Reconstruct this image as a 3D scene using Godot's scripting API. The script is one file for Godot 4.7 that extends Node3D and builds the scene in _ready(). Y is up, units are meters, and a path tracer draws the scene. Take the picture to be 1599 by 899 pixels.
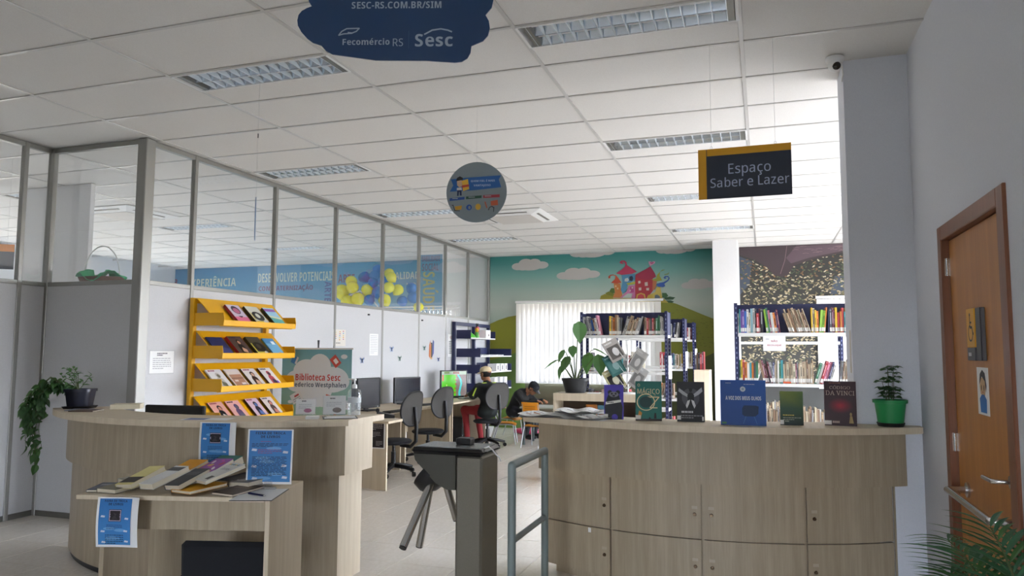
extends Node3D
# A small public library: two curved wooden counters in front, book shelves, study desks and a glazed partition behind.
# World: the camera stands over the origin, -z runs into the room, y is up, metres.

const CEIL := 3.36
const GX := -2.581      # a line of the ceiling grid across x
const GZ := -2.693      # a line of the ceiling grid across z
const PX := -5.17       # the glazed partition along the room
const FAR := -13.84     # the far wall
const RW := 0.9         # the wall with the door
var M := {}
var rng := RandomNumberGenerator.new()
var names := {}
var font_sans: Font
var font_bold: Font
var font_serif: Font

# ---------------------------------------------------------------- mesh collector
class MB:
	var v := PackedVector3Array()
	var n := PackedVector3Array()
	var c := PackedColorArray()
	var uv := PackedVector2Array()
	var xf := Transform3D()
	var col := Color(1, 1, 1)
	func color(s: Color) -> MB:
		col = s.srgb_to_linear()
		return self
	func at(t: Transform3D) -> MB:
		xf = t
		return self
	func tri(a: Vector3, b: Vector3, d: Vector3, na: Vector3, nb: Vector3, nd: Vector3, ua := Vector2.ZERO, ub := Vector2.ZERO, ud := Vector2.ZERO) -> void:
		var g := (b - a).cross(d - a)
		if g.length_squared() < 1e-16: return
		if g.dot(na + nb + nd) > 0.0:
			var t := b; b = d; d = t
			t = nb; nb = nd; nd = t
			var u := ub; ub = ud; ud = u
		v.append(xf * a); v.append(xf * b); v.append(xf * d)
		n.append((xf.basis * na).normalized()); n.append((xf.basis * nb).normalized()); n.append((xf.basis * nd).normalized())
		c.append(col); c.append(col); c.append(col)
		uv.append(ua); uv.append(ub); uv.append(ud)
	func quad(a: Vector3, b: Vector3, d: Vector3, e: Vector3, nn: Vector3) -> void:
		tri(a, b, d, nn, nn, nn, Vector2(0, 1), Vector2(1, 1), Vector2(1, 0))
		tri(a, d, e, nn, nn, nn, Vector2(0, 1), Vector2(1, 0), Vector2(0, 0))
	func quads(a: Vector3, b: Vector3, d: Vector3, e: Vector3, na: Vector3, nb: Vector3, nd: Vector3, ne: Vector3) -> void:
		tri(a, b, d, na, nb, nd)
		tri(a, d, e, na, nd, ne)
	func box(ce: Vector3, s: Vector3, bv := 0.0, turn := Basis()) -> MB:
		var h := s / 2.0
		var keep := xf
		xf = xf * Transform3D(turn, ce)
		var b := minf(bv, minf(h.x, minf(h.y, h.z)) * 0.9)
		var i := h - Vector3(b, b, b)
		for k in 3:
			var u := (k + 1) % 3
			var w := (k + 2) % 3
			for sg in [-1.0, 1.0]:
				var nn := Vector3.ZERO; nn[k] = sg
				var q: Array[Vector3] = []
				for pq in [[-1, -1], [1, -1], [1, 1], [-1, 1]]:
					var p := Vector3.ZERO
					p[k] = sg * h[k]; p[u] = pq[0] * i[u]; p[w] = pq[1] * i[w]
					q.append(p)
				quad(q[0], q[1], q[2], q[3], nn)
		if b > 0.0:
			for k in 3:
				var u := (k + 1) % 3
				var w := (k + 2) % 3
				for su in [-1.0, 1.0]:
					for sw in [-1.0, 1.0]:
						var p1 := Vector3.ZERO; var p2 := Vector3.ZERO
						p1[u] = su * h[u]; p1[w] = sw * i[w]
						p2[u] = su * i[u]; p2[w] = sw * h[w]
						var p3 := p2; var p4 := p1
						p1[k] = -i[k]; p2[k] = -i[k]; p3[k] = i[k]; p4[k] = i[k]
						var nn := Vector3.ZERO; nn[u] = su; nn[w] = sw
						quad(p1, p2, p3, p4, nn.normalized())
			for sx in [-1.0, 1.0]:
				for sy in [-1.0, 1.0]:
					for sz in [-1.0, 1.0]:
						var nn := Vector3(sx, sy, sz).normalized()
						tri(Vector3(sx * h.x, sy * i.y, sz * i.z), Vector3(sx * i.x, sy * h.y, sz * i.z), Vector3(sx * i.x, sy * i.y, sz * h.z), nn, nn, nn)
		xf = keep
		return self
	# a box between two corners
	func bx(a: Vector3, b: Vector3, bv := 0.0) -> MB:
		return box((a + b) / 2.0, (b - a).abs(), bv)
	func tube(pts: Array, r: Variant, sides := 8, caps := true) -> MB:
		var m := pts.size()
		var up := Vector3.UP
		var rings := []
		var dirs := []
		for i in m:
			var d: Vector3 = (pts[mini(i + 1, m - 1)] - pts[maxi(i - 1, 0)]).normalized()
			dirs.append(d)
			if i == 0 and absf(d.dot(up)) > 0.95: up = Vector3.RIGHT
			var x := up.cross(d).normalized()
			up = d.cross(x).normalized()
			var rad: float = r[i] if r is Array else r
			var ring := []
			for k in sides:
				var a := TAU * k / sides
				var o := x * cos(a) + up * sin(a)
				ring.append([pts[i] + o * rad, o])
			rings.append(ring)
		for i in m - 1:
			for k in sides:
				var k2 := (k + 1) % sides
				var p = rings[i][k]; var q = rings[i][k2]; var s = rings[i + 1][k2]; var t = rings[i + 1][k]
				quads(p[0], q[0], s[0], t[0], p[1], q[1], s[1], t[1])
		if caps:
			for e in [[0, -1.0], [m - 1, 1.0]]:
				var ring = rings[e[0]]
				var nn: Vector3 = dirs[e[0]] * e[1]
				for k in range(1, sides - 1):
					tri(ring[0][0], ring[k][0], ring[k + 1][0], nn, nn, nn)
		return self
	# profile: Array of Vector2(radius, height), turned round y
	func lathe(pr: Array, sides := 24, smooth := false, sx := 1.0, sz := 1.0) -> MB:
		var m := pr.size()
		var seg := []
		for i in m - 1:
			var d: Vector2 = pr[i + 1] - pr[i]
			seg.append(Vector2(d.y, -d.x).normalized())
		for i in m - 1:
			var n0: Vector2 = seg[i]; var n1: Vector2 = seg[i]
			if smooth:
				if i > 0: n0 = (seg[i] + seg[i - 1]).normalized()
				if i < m - 2: n1 = (seg[i] + seg[i + 1]).normalized()
			for k in sides:
				var a := TAU * k / sides; var b := TAU * (k + 1) / sides
				var ca := Vector3(cos(a) * sx, 0, sin(a) * sz); var cb := Vector3(cos(b) * sx, 0, sin(b) * sz)
				var y0 := Vector3(0, pr[i].y, 0); var y1 := Vector3(0, pr[i + 1].y, 0)
				var u := Vector3.UP
				quads(ca * pr[i].x + y0, cb * pr[i].x + y0, cb * pr[i + 1].x + y1, ca * pr[i + 1].x + y1,
					(ca * n0.x + u * n0.y), (cb * n0.x + u * n0.y), (cb * n1.x + u * n1.y), (ca * n1.x + u * n1.y))
		return self
	func ball(ce: Vector3, r: Vector3, seg := 14, rings := 9) -> MB:
		for i in rings:
			for k in seg:
				var q := []
				for ij in [[i, k], [i, k + 1], [i + 1, k + 1], [i + 1, k]]:
					var a: float = PI * ij[0] / rings; var b: float = TAU * ij[1] / seg
					var o := Vector3(sin(a) * cos(b), cos(a), sin(a) * sin(b))
					q.append([ce + o * r, (o / r).normalized()])
				quads(q[0][0], q[1][0], q[2][0], q[3][0], q[0][1], q[1][1], q[2][1], q[3][1])
		return self
	# a flat polygon in xy pushed out along z from z0 to z1
	func prism(poly: PackedVector2Array, z0: float, z1: float) -> MB:
		var t := Geometry2D.triangulate_polygon(poly)
		for i in range(0, t.size(), 3):
			for e in [[z0, -1.0], [z1, 1.0]]:
				var nn := Vector3(0, 0, e[1] * signf(z1 - z0))
				var a := poly[t[i]]; var b := poly[t[i + 1]]; var d := poly[t[i + 2]]
				tri(Vector3(a.x, a.y, e[0]), Vector3(b.x, b.y, e[0]), Vector3(d.x, d.y, e[0]), nn, nn, nn)
		var cw := Geometry2D.is_polygon_clockwise(poly)
		for i in poly.size():
			var a := poly[i]; var b := poly[(i + 1) % poly.size()]
			var d := b - a
			var nn := Vector3(d.y, -d.x, 0).normalized() * (-1.0 if cw else 1.0)
			quad(Vector3(a.x, a.y, z0), Vector3(b.x, b.y, z0), Vector3(b.x, b.y, z1), Vector3(a.x, a.y, z1), nn)
		return self
	# one flat patch of print in xy, facing +z; each patch lies a hair above the one before it
	var lift := 0.0
	var step := 0.00004
	func flat(poly: PackedVector2Array, zz := 0.0) -> MB:
		lift += step
		var z := zz + lift
		var t := Geometry2D.triangulate_polygon(poly)
		for i in range(0, t.size(), 3):
			var a := poly[t[i]]; var b := poly[t[i + 1]]; var d := poly[t[i + 2]]
			tri(Vector3(a.x, a.y, z), Vector3(b.x, b.y, z), Vector3(d.x, d.y, z), Vector3.BACK, Vector3.BACK, Vector3.BACK)
		return self
	# a patch of print that fades between four corner colours
	func grad(x0: float, y0: float, x1: float, y1: float, c00: Color, c10: Color, c11: Color, c01: Color, z := 0.0) -> MB:
		var k := c.size()
		rect(x0, y0, x1 - x0, y1 - y0, z)
		for i in range(k, c.size()):
			var p := xf.affine_inverse() * v[i]
			var a := c00.srgb_to_linear().lerp(c10.srgb_to_linear(), clampf((p.x - x0) / (x1 - x0), 0, 1))
			var b := c01.srgb_to_linear().lerp(c11.srgb_to_linear(), clampf((p.x - x0) / (x1 - x0), 0, 1))
			c[i] = a.lerp(b, clampf((p.y - y0) / (y1 - y0), 0, 1))
		return self
	func rect(x: float, y: float, w: float, h: float, z := 0.0) -> MB:
		return flat(PackedVector2Array([Vector2(x, y), Vector2(x + w, y), Vector2(x + w, y + h), Vector2(x, y + h)]), z)
	func oval(x: float, y: float, rx: float, ry: float, z := 0.0, seg := 20, tilt := 0.0) -> MB:
		var p := PackedVector2Array()
		for k in seg:
			p.append(Vector2(x, y) + Vector2(cos(TAU * k / seg) * rx, sin(TAU * k / seg) * ry).rotated(tilt))
		return flat(p, z)
	# a stroke of given width along points in xy
	func stroke(pts: Array, w: float, z := 0.0) -> MB:
		for i in pts.size() - 1:
			var a: Vector2 = pts[i]; var b: Vector2 = pts[i + 1]
			var d := (b - a).normalized() * w * 0.5
			var o := Vector2(-d.y, d.x)
			flat(PackedVector2Array([a + o - d * 0.4, b + o + d * 0.4, b - o + d * 0.4, a - o - d * 0.4]), z)
		return self
	# a sheet over u, v in 0..1 from a function that gives a point
	func sheet(nu: int, nv: int, f: Callable) -> MB:
		var g := []
		for i in nu + 1:
			var row := []
			for j in nv + 1: row.append(f.call(float(i) / nu, float(j) / nv))
			g.append(row)
		var nr := func(i: int, j: int) -> Vector3:
			var du: Vector3 = g[mini(i + 1, nu)][j] - g[maxi(i - 1, 0)][j]
			var dv: Vector3 = g[i][mini(j + 1, nv)] - g[i][maxi(j - 1, 0)]
			return du.cross(dv).normalized()
		for i in nu:
			for j in nv:
				quads(g[i][j], g[i + 1][j], g[i + 1][j + 1], g[i][j + 1], nr.call(i, j), nr.call(i + 1, j), nr.call(i + 1, j + 1), nr.call(i, j + 1))
		return self
	# a curved board standing upright: radii r0..r1 about (cx, cz), angles a0..a1, heights y0..y1
	func arc(cx: float, cz: float, r0: float, r1: float, a0: float, a1: float, y0: float, y1: float, seg := 24) -> MB:
		var p := func(r: float, a: float, y: float) -> Vector3: return Vector3(cx + r * sin(a), y, cz + r * cos(a))
		for i in seg:
			var a := lerpf(a0, a1, float(i) / seg); var b := lerpf(a0, a1, float(i + 1) / seg)
			var na := Vector3(sin(a), 0, cos(a)); var nb := Vector3(sin(b), 0, cos(b))
			quads(p.call(r1, a, y0), p.call(r1, b, y0), p.call(r1, b, y1), p.call(r1, a, y1), na, nb, nb, na)
			quads(p.call(r0, a, y0), p.call(r0, b, y0), p.call(r0, b, y1), p.call(r0, a, y1), -na, -nb, -nb, -na)
			quad(p.call(r0, a, y1), p.call(r0, b, y1), p.call(r1, b, y1), p.call(r1, a, y1), Vector3.UP)
			quad(p.call(r0, a, y0), p.call(r0, b, y0), p.call(r1, b, y0), p.call(r1, a, y0), Vector3.DOWN)
		for e in [[a0, -1.0], [a1, 1.0]]:
			var a: float = e[0]
			quad(p.call(r0, a, y0), p.call(r1, a, y0), p.call(r1, a, y1), p.call(r0, a, y1), Vector3(cos(a), 0, -sin(a)) * e[1])
		return self
	# split long triangles so that a print can be bent
	func fine(most: float) -> MB:
		var i := 0
		while i < v.size():
			var best := 0
			var long := 0.0
			for k in 3:
				var l := v[i + k].distance_to(v[i + (k + 1) % 3])
				if l > long:
					long = l
					best = k
			if long <= most:
				i += 3
				continue
			var a := i + best; var b := i + (best + 1) % 3; var d := i + (best + 2) % 3
			var m := (v[a] + v[b]) / 2.0; var mc := c[a].lerp(c[b], 0.5)
			for q in [[m, n[a], mc, uv[a]], [v[b], n[b], c[b], uv[b]], [v[d], n[d], c[d], uv[d]]]:
				v.append(q[0]); n.append(q[1]); c.append(q[2]); uv.append(q[3])
			v[b] = m; c[b] = mc
		return self
	func mesh() -> ArrayMesh:
		var a := []
		a.resize(Mesh.ARRAY_MAX)
		a[Mesh.ARRAY_VERTEX] = v; a[Mesh.ARRAY_NORMAL] = n; a[Mesh.ARRAY_COLOR] = c; a[Mesh.ARRAY_TEX_UV] = uv
		var m := ArrayMesh.new()
		m.add_surface_from_arrays(Mesh.PRIMITIVE_TRIANGLES, a)
		return m

# ---------------------------------------------------------------- naming and placing
func numbered(called: String) -> String:
	var k: int = names.get(called, 0)
	names[called] = k + 1
	return called if k == 0 else "%s_%03d" % [called, k]

func tag(o: Node3D, label: String, category: String, group := "") -> Node3D:
	o.set_meta("label", label)
	o.set_meta("category", category)
	if group: o.set_meta("group", group)
	return o

func thing(called: String, label: String, category: String, at := Vector3.ZERO, turn := 0.0, group := "") -> Node3D:
	var o := Node3D.new()
	o.name = numbered(called)
	add_child(o)
	o.position = at
	o.rotation.y = turn
	return tag(o, label, category, group)

func part(called: String, m: Variant, mat: Material, parent: Node3D) -> MeshInstance3D:
	var o := MeshInstance3D.new()
	o.name = called
	o.mesh = m.mesh() if m is MB else m
	o.material_override = mat
	parent.add_child(o, true)
	return o

func single(called: String, m: Variant, mat: Material, label: String, category: String, group := "", at := Vector3.ZERO, turn := 0.0) -> MeshInstance3D:
	var o := MeshInstance3D.new()
	o.name = numbered(called)
	o.mesh = m.mesh() if m is MB else m
	o.material_override = mat
	add_child(o)
	o.position = at
	o.rotation.y = turn
	tag(o, label, category, group)
	return o

func struct(called: String, m: Variant = null, mat: Material = null) -> Node3D:
	var o: Node3D
	if m == null:
		o = Node3D.new()
	else:
		var q := MeshInstance3D.new()
		q.mesh = m.mesh() if m is MB else m
		q.material_override = mat
		o = q
	o.name = called
	o.set_meta("kind", "structure")
	add_child(o, true)
	return o

func dup(o: Node3D, called: String, at: Vector3, turn: float, label: String) -> Node3D:
	var r: Node3D = o.duplicate()
	r.name = numbered(called)
	add_child(r)
	r.position = at
	r.rotation.y = turn
	r.set_meta("label", label)
	return r

func V2(a: Array) -> PackedVector2Array:
	var p := PackedVector2Array()
	for i in range(0, a.size(), 2): p.append(Vector2(a[i], a[i + 1]))
	return p

func T(x: float, y: float, z: float, ry := 0.0, rx := 0.0, rz := 0.0) -> Transform3D:
	return Transform3D(Basis.from_euler(Vector3(rx, ry, rz)), Vector3(x, y, z))

# lettering laid flat into a print: centred on x, y; as wide as w (or as high as h when w is 0)
func text(mb: MB, s: String, x: float, y: float, w: float, h: float, z: float, f: Font = null, align := 0) -> void:
	var tm := TextMesh.new()
	tm.font = f if f else font_sans
	tm.font_size = 32
	tm.pixel_size = 0.01
	tm.depth = 0.0
	tm.curve_step = 1.5
	tm.text = s
	var a := tm.get_mesh_arrays()
	var pv: PackedVector3Array = a[Mesh.ARRAY_VERTEX]
	if pv.is_empty(): return
	var lo := pv[0]; var hi := pv[0]
	for p in pv:
		lo = lo.min(p); hi = hi.max(p)
	var kx := w / maxf(hi.x - lo.x, 1e-4)
	var ky := h / maxf(hi.y - lo.y, 1e-4)
	if w <= 0.0: kx = ky
	if h <= 0.0: ky = kx
	var mid := (lo + hi) / 2.0
	z = maxf(z, mb.lift + mb.step * 2.0)
	mb.lift += mb.step * 2.0
	if align == 1: mid.x = lo.x
	var ix: Variant = a[Mesh.ARRAY_INDEX]
	var idx: PackedInt32Array = ix if ix != null and ix.size() > 0 else PackedInt32Array(range(pv.size()))
	for i in range(0, idx.size() - 2, 3):
		var q: Array[Vector3] = []
		for k in 3:
			var p := pv[idx[i + k]]
			q.append(Vector3(x + (p.x - mid.x) * kx, y + (p.y - mid.y) * ky, z))
		mb.tri(q[0], q[1], q[2], Vector3.BACK, Vector3.BACK, Vector3.BACK)

# lines of small writing, each line made of short words
func lines(mb: MB, x: float, y: float, w: float, rows: int, step: float, hh: float, z: float, sd: int) -> void:
	var r := RandomNumberGenerator.new()
	r.seed = sd
	for k in rows:
		var px := x
		var endx := x + w * (1.0 if k < rows - 1 else 0.6)
		while px < endx - w * 0.05:
			var ww := minf(w * r.randf_range(0.06, 0.17), endx - px)
			mb.rect(px, y - k * step, ww, hh, z)
			px += ww + w * 0.025

# ---------------------------------------------------------------- materials
func noise_image(w: int, h: int, sd: int, fx: float, fy: float, oct: int) -> PackedFloat32Array:
	var nz := FastNoiseLite.new()
	nz.seed = sd
	nz.noise_type = FastNoiseLite.TYPE_SIMPLEX_SMOOTH
	nz.frequency = 1.0
	nz.fractal_octaves = oct
	var out := PackedFloat32Array()
	out.resize(w * h)
	for j in h:
		var vv := absf(float(j) / h * 2.0 - 1.0) * fy
		for i in w:
			var a := TAU * i / w
			out[j * w + i] = nz.get_noise_3d(cos(a) * fx, sin(a) * fx, vv)
	return out

func wood_texture(c0: Color, c1: Color, sd: int) -> ImageTexture:
	var w := 512; var h := 512
	var broad := noise_image(w, h, sd, 3.2, 0.5, 2)
	var fine := noise_image(w, h, sd + 7, 26.0, 2.2, 3)
	var im := Image.create_empty(w, h, false, Image.FORMAT_RGB8)
	for j in h:
		for i in w:
			var t := clampf(0.5 + broad[j * w + i] * 0.55 + fine[j * w + i] * 0.5, 0, 1)
			im.set_pixel(i, j, c0.lerp(c1, t))
	return ImageTexture.create_from_image(im)

func speck_texture(c0: Color, c1: Color, sd: int, f: float, size := 256) -> ImageTexture:
	var a := noise_image(size, size, sd, f, f * 2.0, 3)
	var im := Image.create_empty(size, size, false, Image.FORMAT_RGB8)
	for j in size:
		for i in size:
			im.set_pixel(i, j, c0.lerp(c1, clampf(0.5 + a[j * size + i] * 0.9, 0, 1)))
	return ImageTexture.create_from_image(im)

func mat(c: Color, rough := 0.6, metal := 0.0, spec := 0.5) -> StandardMaterial3D:
	var m := StandardMaterial3D.new()
	m.albedo_color = c
	m.roughness = rough
	m.metallic = metal
	m.metallic_specular = spec
	return m

func textured(t: Texture2D, per_metre: float, rough := 0.6) -> StandardMaterial3D:
	var m := mat(Color.WHITE, rough)
	m.albedo_texture = t
	m.uv1_triplanar = true
	m.uv1_scale = Vector3.ONE * per_metre
	m.uv1_triplanar_sharpness = 8.0
	return m

func glass(alpha := 0.08) -> StandardMaterial3D:
	var m := mat(Color(0.92, 0.96, 0.97, alpha), 0.02)
	m.transparency = BaseMaterial3D.TRANSPARENCY_ALPHA
	return m

func C(hex: String) -> Color:
	return Color.html(hex)

func make_materials() -> void:
	var wt := wood_texture(C("a1927a"), C("b4a58c"), 11)
	M.wood = textured(wt, 0.9, 0.5)
	M.wood_light = textured(wood_texture(C("cdbda2"), C("dccdb4"), 23), 0.9, 0.5)
	M.wood_edge = textured(wt, 0.9, 0.55)
	M.door_wood = textured(wood_texture(C("a86e32"), C("ba7c3a"), 31), 0.8, 0.45)
	M.frame_wood = textured(wood_texture(C("74452c"), C("804e32"), 37), 1.2, 0.4)
	M.ceil_tile = textured(speck_texture(C("d9d6d1"), C("e6e4e0"), 41, 60.0), 1.6, 0.95)
	M.bar = mat(C("c9c7c3"), 0.35, 0.25)
	M.floor = textured(speck_texture(C("e6ddcf"), C("eee6da"), 43, 8.0), 0.7, 0.16)
	M.joint = mat(C("a59a8c"), 0.8)
	M.wall = textured(speck_texture(C("d8dbe3"), C("dfe2e9"), 47, 30.0), 1.0, 0.85)
	M.wall_white = textured(speck_texture(C("dcdcdc"), C("e3e3e3"), 49, 30.0), 1.0, 0.85)
	M.panel = textured(speck_texture(C("c3c3c4"), C("cacacb"), 53, 20.0), 1.0, 0.55)
	M.alu = mat(C("9a9994"), 0.38, 0.7)
	M.alu_dark = mat(C("77756f"), 0.4, 0.6)
	M.glass = glass(0.02)
	M.print = mat(Color.WHITE, 0.55)
	M.print.vertex_color_use_as_albedo = true
	M.print_gloss = mat(Color.WHITE, 0.45, 0.0, 0.35)
	M.print_gloss.vertex_color_use_as_albedo = true
	M.paper = mat(C("eeeeec"), 0.8)
	M.white = mat(C("e8e8e6"), 0.45)
	M.black = mat(C("141416"), 0.45)
	M.black_gloss = mat(C("0e0e11"), 0.15)
	M.dark_fabric = textured(speck_texture(C("17181c"), C("24262b"), 59, 70.0), 6.0, 0.95)
	M.chrome = mat(C("d2d2d0"), 0.22, 0.95)
	M.steel = textured(speck_texture(C("858074"), C("8d887c"), 61, 20.0), 2.0, 0.34)
	M.steel.metallic = 0.75
	M.yellow = mat(C("e0a60c"), 0.42)
	M.navy = mat(C("171e48"), 0.45)
	M.shelf_white = mat(C("dcdbd8"), 0.4)
	M.wire = mat(C("b8b8b8"), 0.4, 0.6)
	M.cap_dark = mat(C("2a2a2c"), 0.6)
# ceiling lights: column and row of the cell of the ceiling grid
var FIX := [[1, 2], [-1, 2], [-2, 6], [1, 6], [-2, 10], [1, 10], [-2, 14], [1, 14], [-5, 10], [-5, 14], [-5, 6]]
var acs := {}

func _ready() -> void:
	rng.seed = 7
	var f := SystemFont.new(); f.font_names = PackedStringArray(["Droid Sans"]); font_sans = f
	var fb := SystemFont.new(); fb.font_names = PackedStringArray(["Droid Sans"]); fb.font_weight = 700; font_bold = fb
	var fs := SystemFont.new(); fs.font_names = PackedStringArray(["Droid Serif"]); font_serif = fs
	light_and_lens()
	make_materials()
	more_materials()
	shell()
	partitions()
	windows()
	castle_mural(); words_mural(); tree_mural()
	blinds()
	ceiling_lights(); air_conditioners(); dome_camera()
	door()
	signs()
	study_room()
	locker_counter(); reception_counter()
	rail_and_turnstile()
	exchange_table()
	display_books()
	magazine_rack(); notices(); banner()
	desks(); office_chairs()
	bookcases()
	low_shelf(); blue_rack(); kids_corner()
	counter_things()
	plants()
	people()

# ---------------------------------------------------------------- the light
func light_and_lens() -> void:
	var cam := Camera3D.new()
	cam.name = "camera"
	cam.position = Vector3(0, 1.49, 0)
	cam.rotation = Vector3(0.08469, 0.32593, 0.0040)
	cam.fov = rad_to_deg(2.0 * atan(449.5 / 1157.3))
	cam.near = 0.05
	cam.far = 200.0
	add_child(cam)
	var sky := ProceduralSkyMaterial.new()
	sky.sky_top_color = Color(0.80, 0.87, 0.98)
	sky.sky_horizon_color = Color(0.95, 0.97, 1.0)
	sky.ground_bottom_color = Color(0.42, 0.41, 0.38)
	sky.ground_horizon_color = Color(0.62, 0.61, 0.58)
	sky.sky_energy_multiplier = 5.0
	sky.ground_energy_multiplier = 5.0
	var env := Environment.new()
	env.background_mode = Environment.BG_SKY
	env.sky = Sky.new()
	env.sky.sky_material = sky
	env.tonemap_mode = Environment.TONE_MAPPER_LINEAR
	env.tonemap_exposure = 0.8
	env.sdfgi_enabled = true
	env.ssao_enabled = true
	env.ssil_enabled = true
	var we := WorldEnvironment.new()
	we.name = "environment"
	we.environment = env
	add_child(we)
	# daylight that falls in through the openings, each as large as its window
	daylight("far_window_daylight", Vector3(-3.18, 1.62, FAR - 0.12), Vector3(0, 0, 1), Vector2(2.5, 1.4), 3.0)
	daylight("side_window_daylight", Vector3(4.05, 1.5, -9.35), Vector3(-1, 0, 0), Vector2(6.6, 2.3), 24.0)
	daylight("study_window_daylight", Vector3(-13.05, 1.65, -8.6), Vector3(1, 0, 0), Vector2(8.6, 1.3), 2.5)
	daylight("entrance_daylight", Vector3(-0.6, 1.2, 3.62), Vector3(0, 0, -1), Vector2(1.3, 2.1), 0.6)

func daylight(called: String, at: Vector3, towards: Vector3, size: Vector2, power: float) -> void:
	var l := AreaLight3D.new()
	l.name = called
	l.area_size = size
	l.light_color = Color(0.96, 0.955, 1.0)
	l.light_energy = power
	l.area_range = 40.0
	l.shadow_enabled = true
	add_child(l)
	l.look_at_from_position(at, at + towards)

# ---------------------------------------------------------------- the shell
func wall_with_hole(axis: int, at: float, thick: float, lo: Vector2, hi: Vector2, holes: Array) -> MB:
	# axis 0: a wall across x (u runs along z), axis 2: across z (u runs along x); holes are [u0, v0, u1, v1]
	var mb := MB.new()
	var us := [lo.x, hi.x]
	for h in holes:
		us.append(h[0]); us.append(h[2])
	us.sort()
	for i in us.size() - 1:
		var a: float = us[i]; var b: float = us[i + 1]
		if b - a < 1e-4: continue
		var vs := [lo.y]
		for h in holes:
			if h[0] < (a + b) / 2 and h[2] > (a + b) / 2:
				vs.append(h[1]); vs.append(h[3])
		vs.append(hi.y)
		for k in range(0, vs.size(), 2):
			if vs[k + 1] - vs[k] < 1e-4: continue
			if axis == 0: mb.bx(Vector3(at, vs[k], a), Vector3(at + thick, vs[k + 1], b))
			else: mb.bx(Vector3(a, vs[k], at), Vector3(b, vs[k + 1], at + thick))
	return mb

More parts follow.
